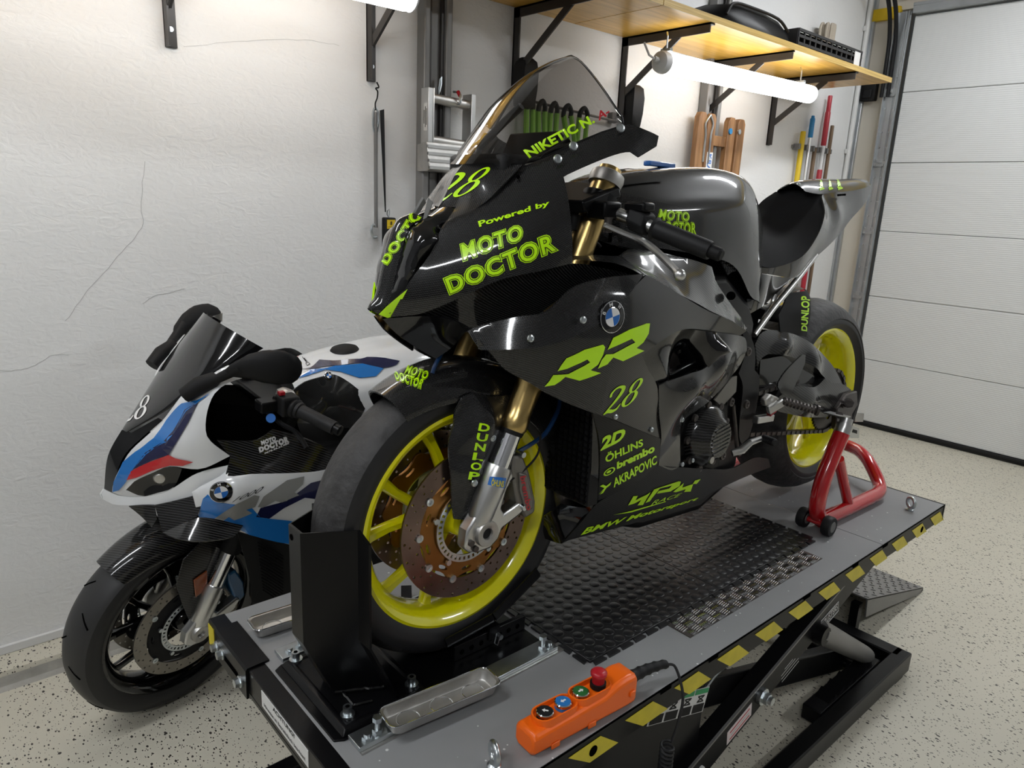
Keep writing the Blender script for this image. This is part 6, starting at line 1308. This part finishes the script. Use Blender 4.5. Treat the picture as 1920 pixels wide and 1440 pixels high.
text('lettering', 'ÖHLINS', [(0.241,-0.21,0.432), (0.354,-0.215,0.449), (0.237,-0.21,0.454), (0.349,-0.215,0.47)], 'lower', 'neon', lower, bold=.03)
text('lettering', 'brembo', [(0.291,-0.2,0.404), (0.404,-0.21,0.424), (0.289,-0.2,0.421), (0.399,-0.21,0.444)], 'lower', 'neon', lower, bold=.05)
rg1, rg2 = circ(.5, .5, .5, 24), circ(.5, .5, .36, 24); ringf = ([p for p in rg1] + [p for p in rg2], [(i, (i + 1) % 24, 24 + (i + 1) % 24, 24 + i) for i in range(24)])
lay('brake_mark', *join(ringf, (circ(.45, .5, .2, 14), [tuple(range(14))])), [(0.255,-0.195,0.392), (0.287,-0.2,0.399), (0.249,-0.2,0.41), (0.284,-0.2,0.415)], 'lower', 'neon', lower, box=(0, 1, 0, 1))
text('lettering', 'AKRAPOVIC', [(0.304,-0.185,0.354), (0.423,-0.205,0.39), (0.293,-0.19,0.379), (0.411,-0.21,0.415)], 'lower', 'neon', lower, bold=.03)
polymark('scorpion_mark', [[(0, .1), (.45, .5), (.1, 1), (.35, 1), (.6, .62), (1, .8), (.9, .5), (.6, .38), (.35, 0), (.1, 0), (.4, .35)]], [(0.274,-0.17,0.339), (0.303,-0.18,0.351), (0.26,-0.18,0.365), (0.294,-0.185,0.374)], 'lower', 'neon', lower)
for P_ in ([(0.384,-0.165,0.285), (0.394,-0.17,0.307), (0.41,-0.17,0.304), (0.406,-0.168,0.293), (0.441,-0.172,0.3), (0.453,-0.173,0.304), (0.435,-0.168,0.274), (0.417,-0.166,0.277), (0.427,-0.168,0.289), (0.406,-0.166,0.285)], [(0.444,-0.168,0.277), (0.464,-0.174,0.308), (0.553,-0.178,0.309), (0.563,-0.178,0.306), (0.562,-0.176,0.294), (0.53,-0.174,0.287), (0.479,-0.172,0.293), (0.484,-0.173,0.299), (0.522,-0.175,0.297), (0.531,-0.176,0.303), (0.486,-0.174,0.305), (0.465,-0.17,0.285), (0.46,-0.168,0.277)], [(0.541,-0.174,0.283), (0.576,-0.178,0.3), (0.574,-0.176,0.287), (0.618,-0.177,0.286), (0.615,-0.174,0.266), (0.588,-0.173,0.271), (0.593,-0.174,0.278), (0.553,-0.173,0.279)], [(0.616,-0.177,0.287), (0.623,-0.178,0.295), (0.647,-0.178,0.293), (0.633,-0.177,0.283)]):
    mark3d('model_mark', [P_], 'belly', 'neon_dim', belly, sub=.008)
text('lettering', 'RACE', [(0.47,-0.165,0.263), (0.581,-0.17,0.261), (0.474,-0.165,0.273), (0.587,-0.17,0.268)], 'belly', 'neon_dim', belly, shear=.4)
mark3d('underline_mark', [[(0.347,-0.155,0.268), (0.408,-0.16,0.264), (0.528,-0.165,0.259), (0.528,-0.165,0.257), (0.411,-0.158,0.259)]], 'belly', 'neon_dim', belly)
text('lettering', 'BMW Motorsport', [(0.262,-0.135,0.229), (0.675,-0.158,0.221), (0.268,-0.138,0.249), (0.678,-0.16,0.231)], 'belly', 'neon_dim', belly, bold=.03, shear=.3)
rn_ = Vector((-.12, -.98, .12)); rc_ = Vector((0.162,-0.27,0.749)); t_ = TARGETS['main']; h_ = BVHTree.FromPolygons([Vector(p) for p in t_.v], t_.f).ray_cast(rc_ - Vector((0, .2, 0)), Vector((0, 1, 0)))
if h_[0] is not None:
    rc_ = h_[0]; rn_ = h_[1] if h_[1].y < 0 else -h_[1]
roundel(BK, rc_ + rn_ * .001, rn_, (-.25, 0, 1), .030)
for p in ((-0.008,-0.232,0.719), (0.086,-0.264,0.749)): screw(BK, p, (-.1, -1, .1), .0068)
for p in ((0.229,-0.236,0.54), (0.359,-0.229,0.488), (0.512,-0.198,0.476), (0.529,-0.2,0.364), (0.585,-0.19,0.359)): screw(BK, p, (-.1, -1, .1), .0058)

# ================================================================== WHITE ROAD MOTORCYCLE BY THE WALL
WB = thing('motorcycle', 'white, blue and red sport motorcycle parked along the wall behind the lift', 'motorcycle', (.52, 2.05, 0), (R(5), 0, 0))
VIEW[0] = Vector((-.52, -1.911, 1.673))
steer = Matrix.Translation((.03, 0, .303)) @ Matrix.Rotation(R(15), 4, Vector((.41, 0, .91))) @ Matrix.Translation((-.03, 0, -.303))
WA = (0, 0, .303)
spw = []
for k in range(5):
    a = 2 * PI * k / 5 + .2
    spw += [(a + .33, a + .1), (a - .33, a - .1)]
wheel(WB, 'front', WA, .300, .120, .232, .046, spw, 'gloss_black', 'road_tyre', 'tyre_side', xf=steer, sw=.008)
wheel(WB, 'rear', (1.45, 0, .322), .322, .195, .234, .078, spw, 'gloss_black', 'road_tyre', 'tyre_side', sw=.010, hubr=.055)
for s in (-1, 1): brake_disc(WB, (0, s * .064, .303), s, .160, .124, 'disc_grey', 'matt_black', xf=steer, nb=5)
for k in range(24):     # tread grooves
    a = 2 * PI * k / 24; s = 1 if k % 2 else -1
    g = MB(); P_ = []
    for t in range(6):
        y = s * (.012 + .034 * t / 5); r = .2985 - .0045 * (abs(y) / .031) ** 2.2 * .9 if abs(y) < .048 else .288
        aa = a + .10 * t / 5; P_.append((r * math.cos(aa), y, .303 + r * math.sin(aa)))
    g.tube(P_, .0028, 5); obj('tread_groove', g.xf(steer), 'void', WB)
wd = Vector((.415, 0, .91)).normalized()
def wk(s, z): return Vector((.02 + (z - .36) * wd.x / wd.z, s * .105, z))
for s in (-1, 1):
    obj('fork_tube', MB().rings([(wk(s, .53), .029), (wk(s, .95), .028)], 22).xf(steer), 'matt_black', WB)
    obj('stanchion', MB().rings([(wk(s, .38), .0215), (wk(s, .54), .0215)], 22).xf(steer), 'chrome', WB)
    fb = obj('fork_bottom', MB().rings([(wk(s, .315), .022), (wk(s, .335), .027), (wk(s, .42), .029), (wk(s, .435), .0265)], 22).xf(steer), 'alu', WB, smooth=35)
    lug = [(-.045, .285), (-.03, .270), (.0, .264), (.028, .272), (.042, .298), (.110, .322), (.130, .350), (.120, .360), (.055, .338), (.045, .352), (.06, .40), (.03, .40), (-.01, .35), (-.04, .32)]
    obj('axle_lug', MB().prism([(x, s * .090, z) for x, z in lug], (0, s * .03, 0)).xf(steer), 'alu', fb, bevel=.005, smooth=30)
    obj('axle_end', MB().lathe([(.009, -.002), (.012, .006), (.018, .008), (.0255, .008), (.027, .003), (.027, -.004), (.009, -.004)], (0, s * .122, .303), (0, s, 0), 26).xf(steer), 'alu_dull', fb, smooth=30)
    cp = [(.08, .452), (.105, .458), (.135, .40), (.142, .345), (.12, .330), (.10, .37), (.085, .42)]
    obj('brake_caliper', MB().prism([(x + .01, s * .05, z) for x, z in cp], (0, s * .062, 0)).xf(steer), 'caliper_blue', WB, bevel=.006)
fw = arch(WB, WA, .328, .074, 128, 30, lambda t: .05 + .03 * min(1, t * 1.5), mat='carbon_twill', xf=steer)
gq = [(-.035, .555), (.03, .600), (.085, .560), (.092, .50), (.06, .42), (.022, .325), (-.01, .318), (-.035, .40), (-.055, .48)]
for s in (-1, 1):
    gmb = MB().prism([(x, s * .088, z) for x, z in gq], (0, s * .004, 0)).xf(steer)
    g_ = obj('fork_guard', gmb, 'carbon_twill', WB, smooth=0, bevel=.003)
    obj('reflector', MB().prism([(-.006, s * .0925, .475), (.034, s * .0925, .488), (.036, s * .0925, .425), (.0, s * .0925, .412)], (0, s * .005, 0)).xf(steer), 'amber', g_, bevel=.002)
    obj('screw', MB().cyl((.026, s * .092, .395), (.026, s * .099, .395), .007, n=12).xf(steer), 'zinc', g_)
    obj('screw', MB().cyl((.072, s * .092, .50), (.072, s * .099, .50), .007, n=12).xf(steer), 'zinc', g_)
# ---- body panels
cw = [(0.121,0,1.175), (0.074,0,1.109), (0.015,0,1.024), (-0.043,0,0.95), (-0.101,0,0.889)]
ew = [(0.208,-0.15,1.118), (0.138,-0.148,1.081), (0.063,-0.125,1.038), (-0.01,-0.085,0.963), (-0.095,-0.018,0.889)]
cw = spline(cw, 4); ew = spline(ew, 4); rows = []
for c, e in zip(cw, ew):
    hf = []
    for j in range(9):
        th = PI / 2 * j / 8; hf.append(Vector((c.x + (e.x - c.x) * (1 - math.cos(th)), e.y * math.sin(th), c.z + (e.z - c.z) * (1 - math.cos(th)))))
    rows.append([Vector((p.x, -p.y, p.z)) for p in hf[:0:-1]] + hf)
wsm = MB().grid(rows); TARGETS['wscreen'] = wsm.copy()
wsc = obj('windscreen', wsm, 'gloss_black', WB, smooth=60)
two, eight = g28()
for nm, g in (('two', two), ('eight', eight)):
    lay('number_' + nm, *g, [(-0.109,0,0.909), (-0.056,-0.03,0.927), (-0.084,0,0.966), (-0.04,-0.04,0.993)], 'wscreen', 'roundel_white', wsc, box=(0, 2.0, 0, 1.62), sub=.06)
panel('nose_centre', WB, 'gloss_black', [(-0.105,0,0.89), (-0.088,-0.022,0.887), (-0.033,-0.062,0.933), (-0.026,-0.068,0.927), (-0.08,-0.048,0.872), (-0.107,-0.04,0.842), (-0.126,-0.035,0.803), (-0.144,-0.03,0.734), (-0.156,0,0.733), (-0.141,0,0.825)], normal=(-.7, -.6, .3), res=.012)
ck_ = panel('nose_cheek', WB, 'white_paint', [(-0.145,-0.034,0.737), (-0.14,-0.04,0.77), (-0.117,-0.048,0.822), (-0.098,-0.055,0.854), (-0.065,-0.068,0.89), (-0.031,-0.08,0.927), (0.001,-0.098,0.98), (0.018,-0.11,1.007), (0.051,-0.128,1.036), (0.083,-0.145,1.065), (0.111,-0.16,1.085), (0.133,-0.172,1.086), (0.137,-0.185,1.055), (0.101,-0.185,1.047), (0.068,-0.185,1.024), (0.048,-0.188,0.981), (0.042,-0.19,0.931), (0.052,-0.195,0.901), (0.095,-0.205,0.856), (0.04,-0.185,0.827), (0.01,-0.165,0.822), (-0.03,-0.132,0.825), (-0.065,-0.105,0.803), (-0.101,-0.075,0.775), (-0.118,-0.055,0.745)], [(-0.016,-0.145,0.901)], normal=(-.35, -.9, .15), key='cheek', res=.014)
for nm, mt, P_ in (('blue_stripe', 'bmw_blue', [(-0.143,-0.035,0.739), (-0.14,-0.04,0.768), (-0.117,-0.05,0.823), (-0.09,-0.062,0.85), (-0.05,-0.082,0.887), (-0.021,-0.095,0.936), (0.012,-0.115,0.983), (0.064,-0.17,1.02), (0.04,-0.16,0.999), (0.017,-0.13,0.966), (-0.013,-0.13,0.913), (-0.031,-0.12,0.887), (-0.072,-0.09,0.85), (-0.1,-0.07,0.807), (-0.117,-0.058,0.768), (-0.13,-0.045,0.745)]), ('navy_stripe', 'navy', [(-0.1,-0.07,0.807), (-0.074,-0.09,0.855), (-0.035,-0.12,0.892), (-0.016,-0.13,0.918), (0.013,-0.135,0.973), (0.038,-0.16,0.997), (0.02,-0.155,0.958), (0.003,-0.15,0.924), (-0.015,-0.14,0.887), (-0.029,-0.13,0.857), (-0.062,-0.1,0.836), (-0.089,-0.08,0.816)]), ('red_stripe', 'm_red', [(-0.114,-0.06,0.776), (-0.104,-0.067,0.801), (-0.089,-0.08,0.815), (-0.062,-0.1,0.834), (-0.03,-0.13,0.857), (-0.017,-0.14,0.849), (0.018,-0.165,0.841), (-0.003,-0.15,0.829), (-0.029,-0.132,0.828), (-0.064,-0.1,0.807), (-0.094,-0.078,0.786)])):
    mark3d(nm, [P_], 'cheek', mt, ck_, eps=.0032)
panel('headlight', WB, 'gloss_black', [(-0.119,-0.05,0.746), (-0.1,-0.07,0.771), (-0.064,-0.098,0.799), (-0.028,-0.125,0.82), (-0.004,-0.14,0.815), (-0.017,-0.135,0.776), (-0.034,-0.125,0.756), (-0.081,-0.085,0.732), (-0.103,-0.062,0.736)], [(-0.056,-0.092,0.769)], normal=(-.4, -.9, 0), res=.014)
obj('headlight_lens', MB().lathe([(0, .003), (.012, .002), (.016, -.002), (.018, -.008)], (-0.049,-0.108,0.784), (-.4, -.9, 0), 20, closed=False), 'alu_dull', WB)
panel('nose_lip', WB, 'white_paint', [(-0.167,0,0.722), (-0.159,0,0.735), (-0.144,-0.028,0.731), (-0.118,-0.05,0.724), (-0.081,-0.085,0.731), (-0.034,-0.125,0.754), (0.023,-0.17,0.808), (0.098,-0.205,0.831), (0.087,-0.205,0.802), (0.042,-0.185,0.764), (-0.022,-0.14,0.729), (-0.069,-0.1,0.71), (-0.124,-0.055,0.703), (-0.146,-0.03,0.701), (-0.163,0,0.707)], normal=(-.45, -.85, .1), res=.014)
# carbon winglets
panel('winglet', WB, 'carbon_twill', [(-0.068,-0.12,0.718), (0.036,-0.2,0.763), (0.008,-0.205,0.705), (-0.033,-0.185,0.681), (-0.064,-0.16,0.658), (-0.066,-0.14,0.689)], normal=(-.4, -.9, 0), res=.016)
panel('winglet', WB, 'carbon_twill', [(-0.117,-0.07,0.705), (-0.066,-0.11,0.713), (-0.067,-0.13,0.684), (-0.078,-0.12,0.657), (-0.092,-0.09,0.676)], normal=(-.4, -.9, 0), res=.016)
panel('lower_wing', WB, 'carbon_twill', [(-0.064,-0.165,0.661), (-0.034,-0.19,0.684), (0.009,-0.212,0.706), (0.113,-0.24,0.667), (0.081,-0.26,0.654), (0.028,-0.265,0.661), (-0.016,-0.25,0.664), (-0.048,-0.21,0.662)], normal=(0, -.5, .8), res=.018)
# side fairing
ws_ = panel('side_fairing', WB, 'white_paint', [(0.099,-0.205,0.832), (0.08,-0.207,0.812), (0.024,-0.195,0.781), (0.004,-0.188,0.766), (0.015,-0.195,0.702), (0.035,-0.205,0.676), (0.098,-0.225,0.648), (0.209,-0.235,0.585), (0.406,-0.235,0.481), (0.541,-0.245,0.591), (0.422,-0.25,0.793), (0.322,-0.25,0.78), (0.138,-0.235,0.806), (0.082,-0.222,0.808)], [(0.131,-0.25,0.736)], key='wside', res=.016)
for nm, mt, P_ in (('blue_field', 'bmw_blue', [(0.015,-0.195,0.702), (0.028,-0.195,0.747), (0.039,-0.2,0.759), (0.054,-0.21,0.739), (0.085,-0.22,0.729), (0.131,-0.24,0.721), (0.159,-0.24,0.678), (0.238,-0.24,0.646), (0.293,-0.24,0.618), (0.297,-0.235,0.542), (0.209,-0.235,0.585), (0.098,-0.225,0.648), (0.035,-0.205,0.676)]), ('navy_field', 'navy', [(0.143,-0.25,0.689), (0.155,-0.25,0.712), (0.228,-0.25,0.714), (0.297,-0.25,0.751), (0.386,-0.25,0.753), (0.391,-0.245,0.665), (0.28,-0.25,0.71), (0.22,-0.25,0.694), (0.179,-0.25,0.674)])):
    mark3d(nm, [P_], 'wside', mt, ws_)
for P_ in ([(0.035,-0.22,0.691), (0.098,-0.235,0.733), (0.143,-0.24,0.749), (0.157,-0.24,0.742), (0.145,-0.24,0.714), (0.121,-0.24,0.712), (0.137,-0.24,0.698), (0.092,-0.235,0.687), (0.08,-0.23,0.698), (0.059,-0.225,0.683)], [(0.149,-0.245,0.715), (0.165,-0.245,0.741), (0.228,-0.25,0.776), (0.277,-0.25,0.776), (0.273,-0.25,0.753), (0.249,-0.25,0.735), (0.263,-0.25,0.723), (0.214,-0.25,0.713), (0.195,-0.25,0.723), (0.16,-0.25,0.712)]):
    mark3d('double_r_mark', [P_], 'wside', 'silver_grey', ws_, eps=.0026)
text('lettering', '1000', [(0.088,-0.23,0.738), (0.163,-0.24,0.755), (0.097,-0.23,0.748), (0.169,-0.24,0.769)], 'wside', 'matt_black', ws_, shear=.4, bold=.0, eps=.0034)
panel('upper_fairing', WB, 'carbon_twill', [(0.071,-0.185,0.897), (0.118,-0.19,0.887), (0.171,-0.195,0.882), (0.211,-0.2,0.906), (0.269,-0.215,0.885), (0.349,-0.235,0.837), (0.386,-0.25,0.767), (0.323,-0.248,0.778), (0.139,-0.232,0.804), (0.079,-0.215,0.805), (0.097,-0.205,0.852)], [], key='wup', res=.016)
logo('dealer_logo', 'MOTO', [(0.181,-0.2,0.868), (0.217,-0.205,0.876), (0.179,-0.2,0.879), (0.215,-0.205,0.888)], 'wup', WB, base='label_white', ink='matt_black', face='label_white', sub=.1)
logo('dealer_logo', 'DOCTOR', [(0.176,-0.2,0.848), (0.25,-0.21,0.867), (0.173,-0.2,0.861), (0.246,-0.21,0.883)], 'wup', WB, base='label_white', ink='matt_black', face='label_white', sub=.1)
text('lettering', '0676.56.22.888', [(0.186,-0.205,0.842), (0.251,-0.212,0.862), (0.186,-0.205,0.847), (0.25,-0.212,0.867)], 'wup', 'label_white', WB, bold=.02)
rn_ = Vector((-.3, -.95, .05)); roundel(WB, Vector((0.06,-0.235,0.776)), rn_, (-.2, 0, 1), .0285)
panel('radiator_side', WB, 'matt_black', [(0.112,-0.2,0.628), (0.22,-0.21,0.566), (0.42,-0.21,0.463), (0.443,-0.18,0.205), (0.271,-0.17,0.347), (0.161,-0.17,0.367), (0.151,-0.18,0.459)], res=.025)
rg = MB()
for k in range(16): rg.beam(tuple(Vector((0.163,-0.213,0.587)) + Vector((.0045 * k * .2, 0, -.0105 * k))), tuple(Vector((0.235,-0.213,0.52)) + Vector((.0, 0, -.0105 * k))), .003, .003)
o = obj('radiator_mesh', rg, 'satin_black', WB); o['kind'] = 'stuff'
# dark inner body
obj('engine_block', MB().loft([[(x, y, z) for y, z in ((-w, z0), (w, z0), (w, z1), (-w, z1))] for x, w, z0, z1 in ((.22, .13, .25, .62), (.35, .16, .20, .80), (.70, .16, .16, .80), (.95, .12, .25, .70))]), 'matt_black', WB, bevel=.02)
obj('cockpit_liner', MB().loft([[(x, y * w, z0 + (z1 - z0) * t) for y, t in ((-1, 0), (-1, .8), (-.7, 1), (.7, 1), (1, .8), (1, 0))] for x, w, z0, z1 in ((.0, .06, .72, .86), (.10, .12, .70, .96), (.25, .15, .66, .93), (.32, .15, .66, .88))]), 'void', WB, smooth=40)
# mirrors
def wm(s):
    q = lambda p: Vector((p[0], p[1] * -s, p[2]))
    obj('mirror_stalk', MB().tube([q((0.011,-0.135,1.011)), q((0.044,-0.15,1.038)), q((0.076,-0.165,1.054)), q((0.077,-0.18,1.06)), q((0.103,-0.2,1.08)), q((0.123,-0.215,1.096))], [.020, .024, .020, .012, .014, .020], 10), 'matt_black', WB, smooth=50)
    secs = []
    for p, h, w in ((q((0.096,-0.195,1.078)), .010, .010), (q((0.114,-0.21,1.089)), .020, .022), (q((0.144,-0.23,1.1)), .033, .032), (q((0.173,-0.25,1.102)), .043, .038), (q((0.203,-0.268,1.1)), .045, .038), (q((0.223,-0.28,1.097)), .038, .032), (q((0.233,-0.287,1.092)), .020, .018)):
        secs.append([p + Vector((w * math.cos(a), 0, h * math.sin(a))) for a in [2 * PI * i / 14 for i in range(14)]])
    mr = obj('mirror', MB().loft(secs), 'matt_black', WB, smooth=60)
    obj('mirror_glass', MB().prism([q((0.149,-0.235,1.106)) + Vector((.036, 0, .0)), q((0.216,-0.275,1.11)) + Vector((.038, 0, 0)), q((0.216,-0.275,1.083)) + Vector((.036, 0, .0)), q((0.153,-0.235,1.086)) + Vector((.034, 0, .0))], (.002, 0, 0)), 'chrome', mr, smooth=0)
wm(-1); wm(1)
# tank
rows = []
for x, hp in TS:
    hs = spline([Vector((x - .01, -y * 1.04, z * 1.0 + .008 if z > .9 else z)) for y, z in hp], 5); rows.append([Vector((p.x, -p.y, p.z)) for p in hs[:0:-1]] + hs)
rows = [list(c) for c in zip(*[spline(list(c), 4) for c in zip(*rows)])]
tkw = MB().grid(rows); TARGETS['wtank'] = tkw.copy(); wt_ = obj('fuel_tank', tkw, 'white_paint', WB, smooth=60)
obj('tank_cap', MB().lathe([(0, .012), (.022, .012), (.030, .010), (.040, .006), (.044, 0), (0, 0)], (.525, 0, 1.040), (-.12, 0, 1), 32), 'matt_black', WB)
for nm, mt, P_ in (('blue_stripe', 'bmw_blue', [(0.314,-0.12,1.01), (0.355,-0.12,1.031), (0.428,-0.12,1.033), (0.525,-0.11,1.026), (0.604,-0.1,0.999), (0.567,-0.12,0.984), (0.505,-0.13,0.99), (0.442,-0.13,1.017), (0.395,-0.13,1.029), (0.342,-0.13,1.018)]), ('navy_stripe', 'navy', [(0.329,-0.1,1.028), (0.397,-0.09,1.046), (0.511,-0.09,1.036), (0.557,-0.08,1.034), (0.626,-0.07,1.021), (0.694,-0.05,0.998), (0.67,-0.07,0.994), (0.598,-0.1,1), (0.525,-0.11,1.027), (0.428,-0.12,1.034), (0.355,-0.12,1.033)])):
    mark3d(nm, [P_], 'wtank', mt, wt_, eps=.0032)
for c4, ch in (([(0.384,-0.06,1.027), (0.381,-0.02,1.04), (0.374,-0.06,1.023), (0.373,-0.02,1.036)], 'D'), ([(0.358,-0.06,1.033), (0.358,-0.03,1.038), (0.348,-0.06,1.031), (0.352,-0.03,1.034)], 'S')):
    sg = stroke([(.42, .1), (.5, .6), (.58, .1), (.66, .55), (.74, .1), (.84, .5), (1, .3)], [.09] * 7, 4); cv, cf = text_tris(ch); x0, x1, y0, y1 = bbox2(cv)
    lay('signature', *join(([((p[0] - x0) / (x1 - x0) * .36, (p[1] - y0) / (y1 - y0)) for p in cv], cf), sg), c4, 'wtank', 'matt_black', wt_, box=(0, 1, 0, 1))
polymark('signature_mark', [[(0, .5), (.3, .1), (1, .9), (.5, .7)]], [(0.337,-0.05,1.039), (0.364,-0.03,1.038), (0.334,-0.05,1.05), (0.364,-0.03,1.048)], 'wtank', 'm_red', wt_)
panel('airbox_cover', WB, 'carbon', [(0.289,-0.155,0.992), (0.324,-0.15,1.009), (0.378,-0.148,1.017), (0.417,-0.146,1.017), (0.461,-0.15,0.99), (0.525,-0.16,0.932), (0.468,-0.18,0.857), (0.368,-0.19,0.879), (0.312,-0.175,0.945)], [(0.382,-0.185,0.964)], res=.016)
roundel(WB, Vector((0.384,-0.172,1.025)), Vector((-.1, -.8, .6)), (0, 0, 1), .012)
# bars
q0, q1 = Vector((0.217,-0.2,0.994)), Vector((0.309,-0.385,0.953)); d = q1 - q0
for s in (-1, 1):
    f_ = lambda p: Vector((p.x, p.y * -s, p.z))
    obj('handlebar', MB().cyl(f_(q0), f_(q0 + d * .5), .012, n=14), 'satin_black', WB)
    obj('grip', MB().rings([(f_(q0 + d * .36), .022), (f_(q0 + d * .40), .022), (f_(q0 + d * .41), .018), (f_(q0 + d * .92), .0175)], 18), 'rubber', WB, smooth=30)
    obj('bar_end', MB().rings([(f_(q0 + d * .92), .014), (f_(q0 + d * 1.0), .014), (f_(q0 + d * 1.01), .010)], 16), 'satin_black', WB)
    obj('switch_block', MB().box(f_(q0 + d * .20), (.05, .05, .052)).cyl(f_(q0 + d * .28), f_(q0 + d * .36), .026, n=16), 'matt_black', WB, bevel=.006)
    obj('switch_key', MB().box(f_(q0 + d * .16) + Vector((-.01, 0, .03)), (.016, .016, .010)), 'signal_red', WB, bevel=.002)
    obj('lever_clamp', MB().box(f_(q0 + d * .05) + Vector((-.03, 0, -.01)), (.05, .045, .03)), 'satin_black', WB, bevel=.005)
    obj('lever', MB().tube([f_(Vector((0.197,-0.2,0.96))), f_(Vector((0.22,-0.23,0.933))), f_(Vector((0.234,-0.28,0.928))), f_(Vector((0.236,-0.32,0.918))), f_(Vector((0.236,-0.35,0.905)))], .0065, 8, smooth=5), 'satin_black', WB)
    obj('lever_adjuster', MB().cyl(f_(Vector((0.201,-0.21,0.942))), f_(Vector((0.191,-0.235,0.955))), .012, n=16), 'roundel_blue', WB)
    obj('fork_cap', MB().rings([(wk(s, .94), .03), (wk(s, .965), .032), (wk(s, .975), .02)], 20), 'alu_dull', WB)
obj('top_yoke', MB().box((.27, 0, .945), (.10, .28, .025)), 'satin_black', WB, bevel=.006)
# seat, tail and rear end
obj('seat', MB().loft([[(x, y * w, z + (h if t else 0)) for y, t in ((-1, 0), (-.9, 1), (.9, 1), (1, 0))] for x, w, z, h in ((.90, .08, .76, .05), (1.0, .13, .76, .05), (1.15, .14, .78, .05), (1.28, .11, .84, .07))]), 'seat_foam', WB, bevel=.012, smooth=50)
obj('tail', MB().loft([[(x, y * w, z + h * t) for y, t in ((-1, 0), (-1, .6), (-.6, 1), (.6, 1), (1, .6), (1, 0))] for x, w, z, h in ((1.0, .12, .70, .06), (1.2, .12, .75, .12), (1.4, .09, .84, .12), (1.62, .04, .95, .05))]), 'white_paint', WB, smooth=40)
for s in (-1, 1): obj('swingarm', MB().prism([(.86, s * .11, .36), (.90, s * .11, .46), (1.2, s * .125, .44), (1.48, s * .125, .35), (1.48, s * .125, .29), (1.2, s * .125, .31)], (0, s * .03, 0)), 'satin_black', WB, bevel=.01)
obj('rear_axle', MB().cyl((1.45, -.16, .322), (1.45, .16, .322), .012, n=12), 'steel_dark', WB)
obj('side_stand', MB().tube([(.78, -.13, .26), (.80, -.16, .14), (.79, -.20, .020)], .010, 8), 'satin_black', WB)
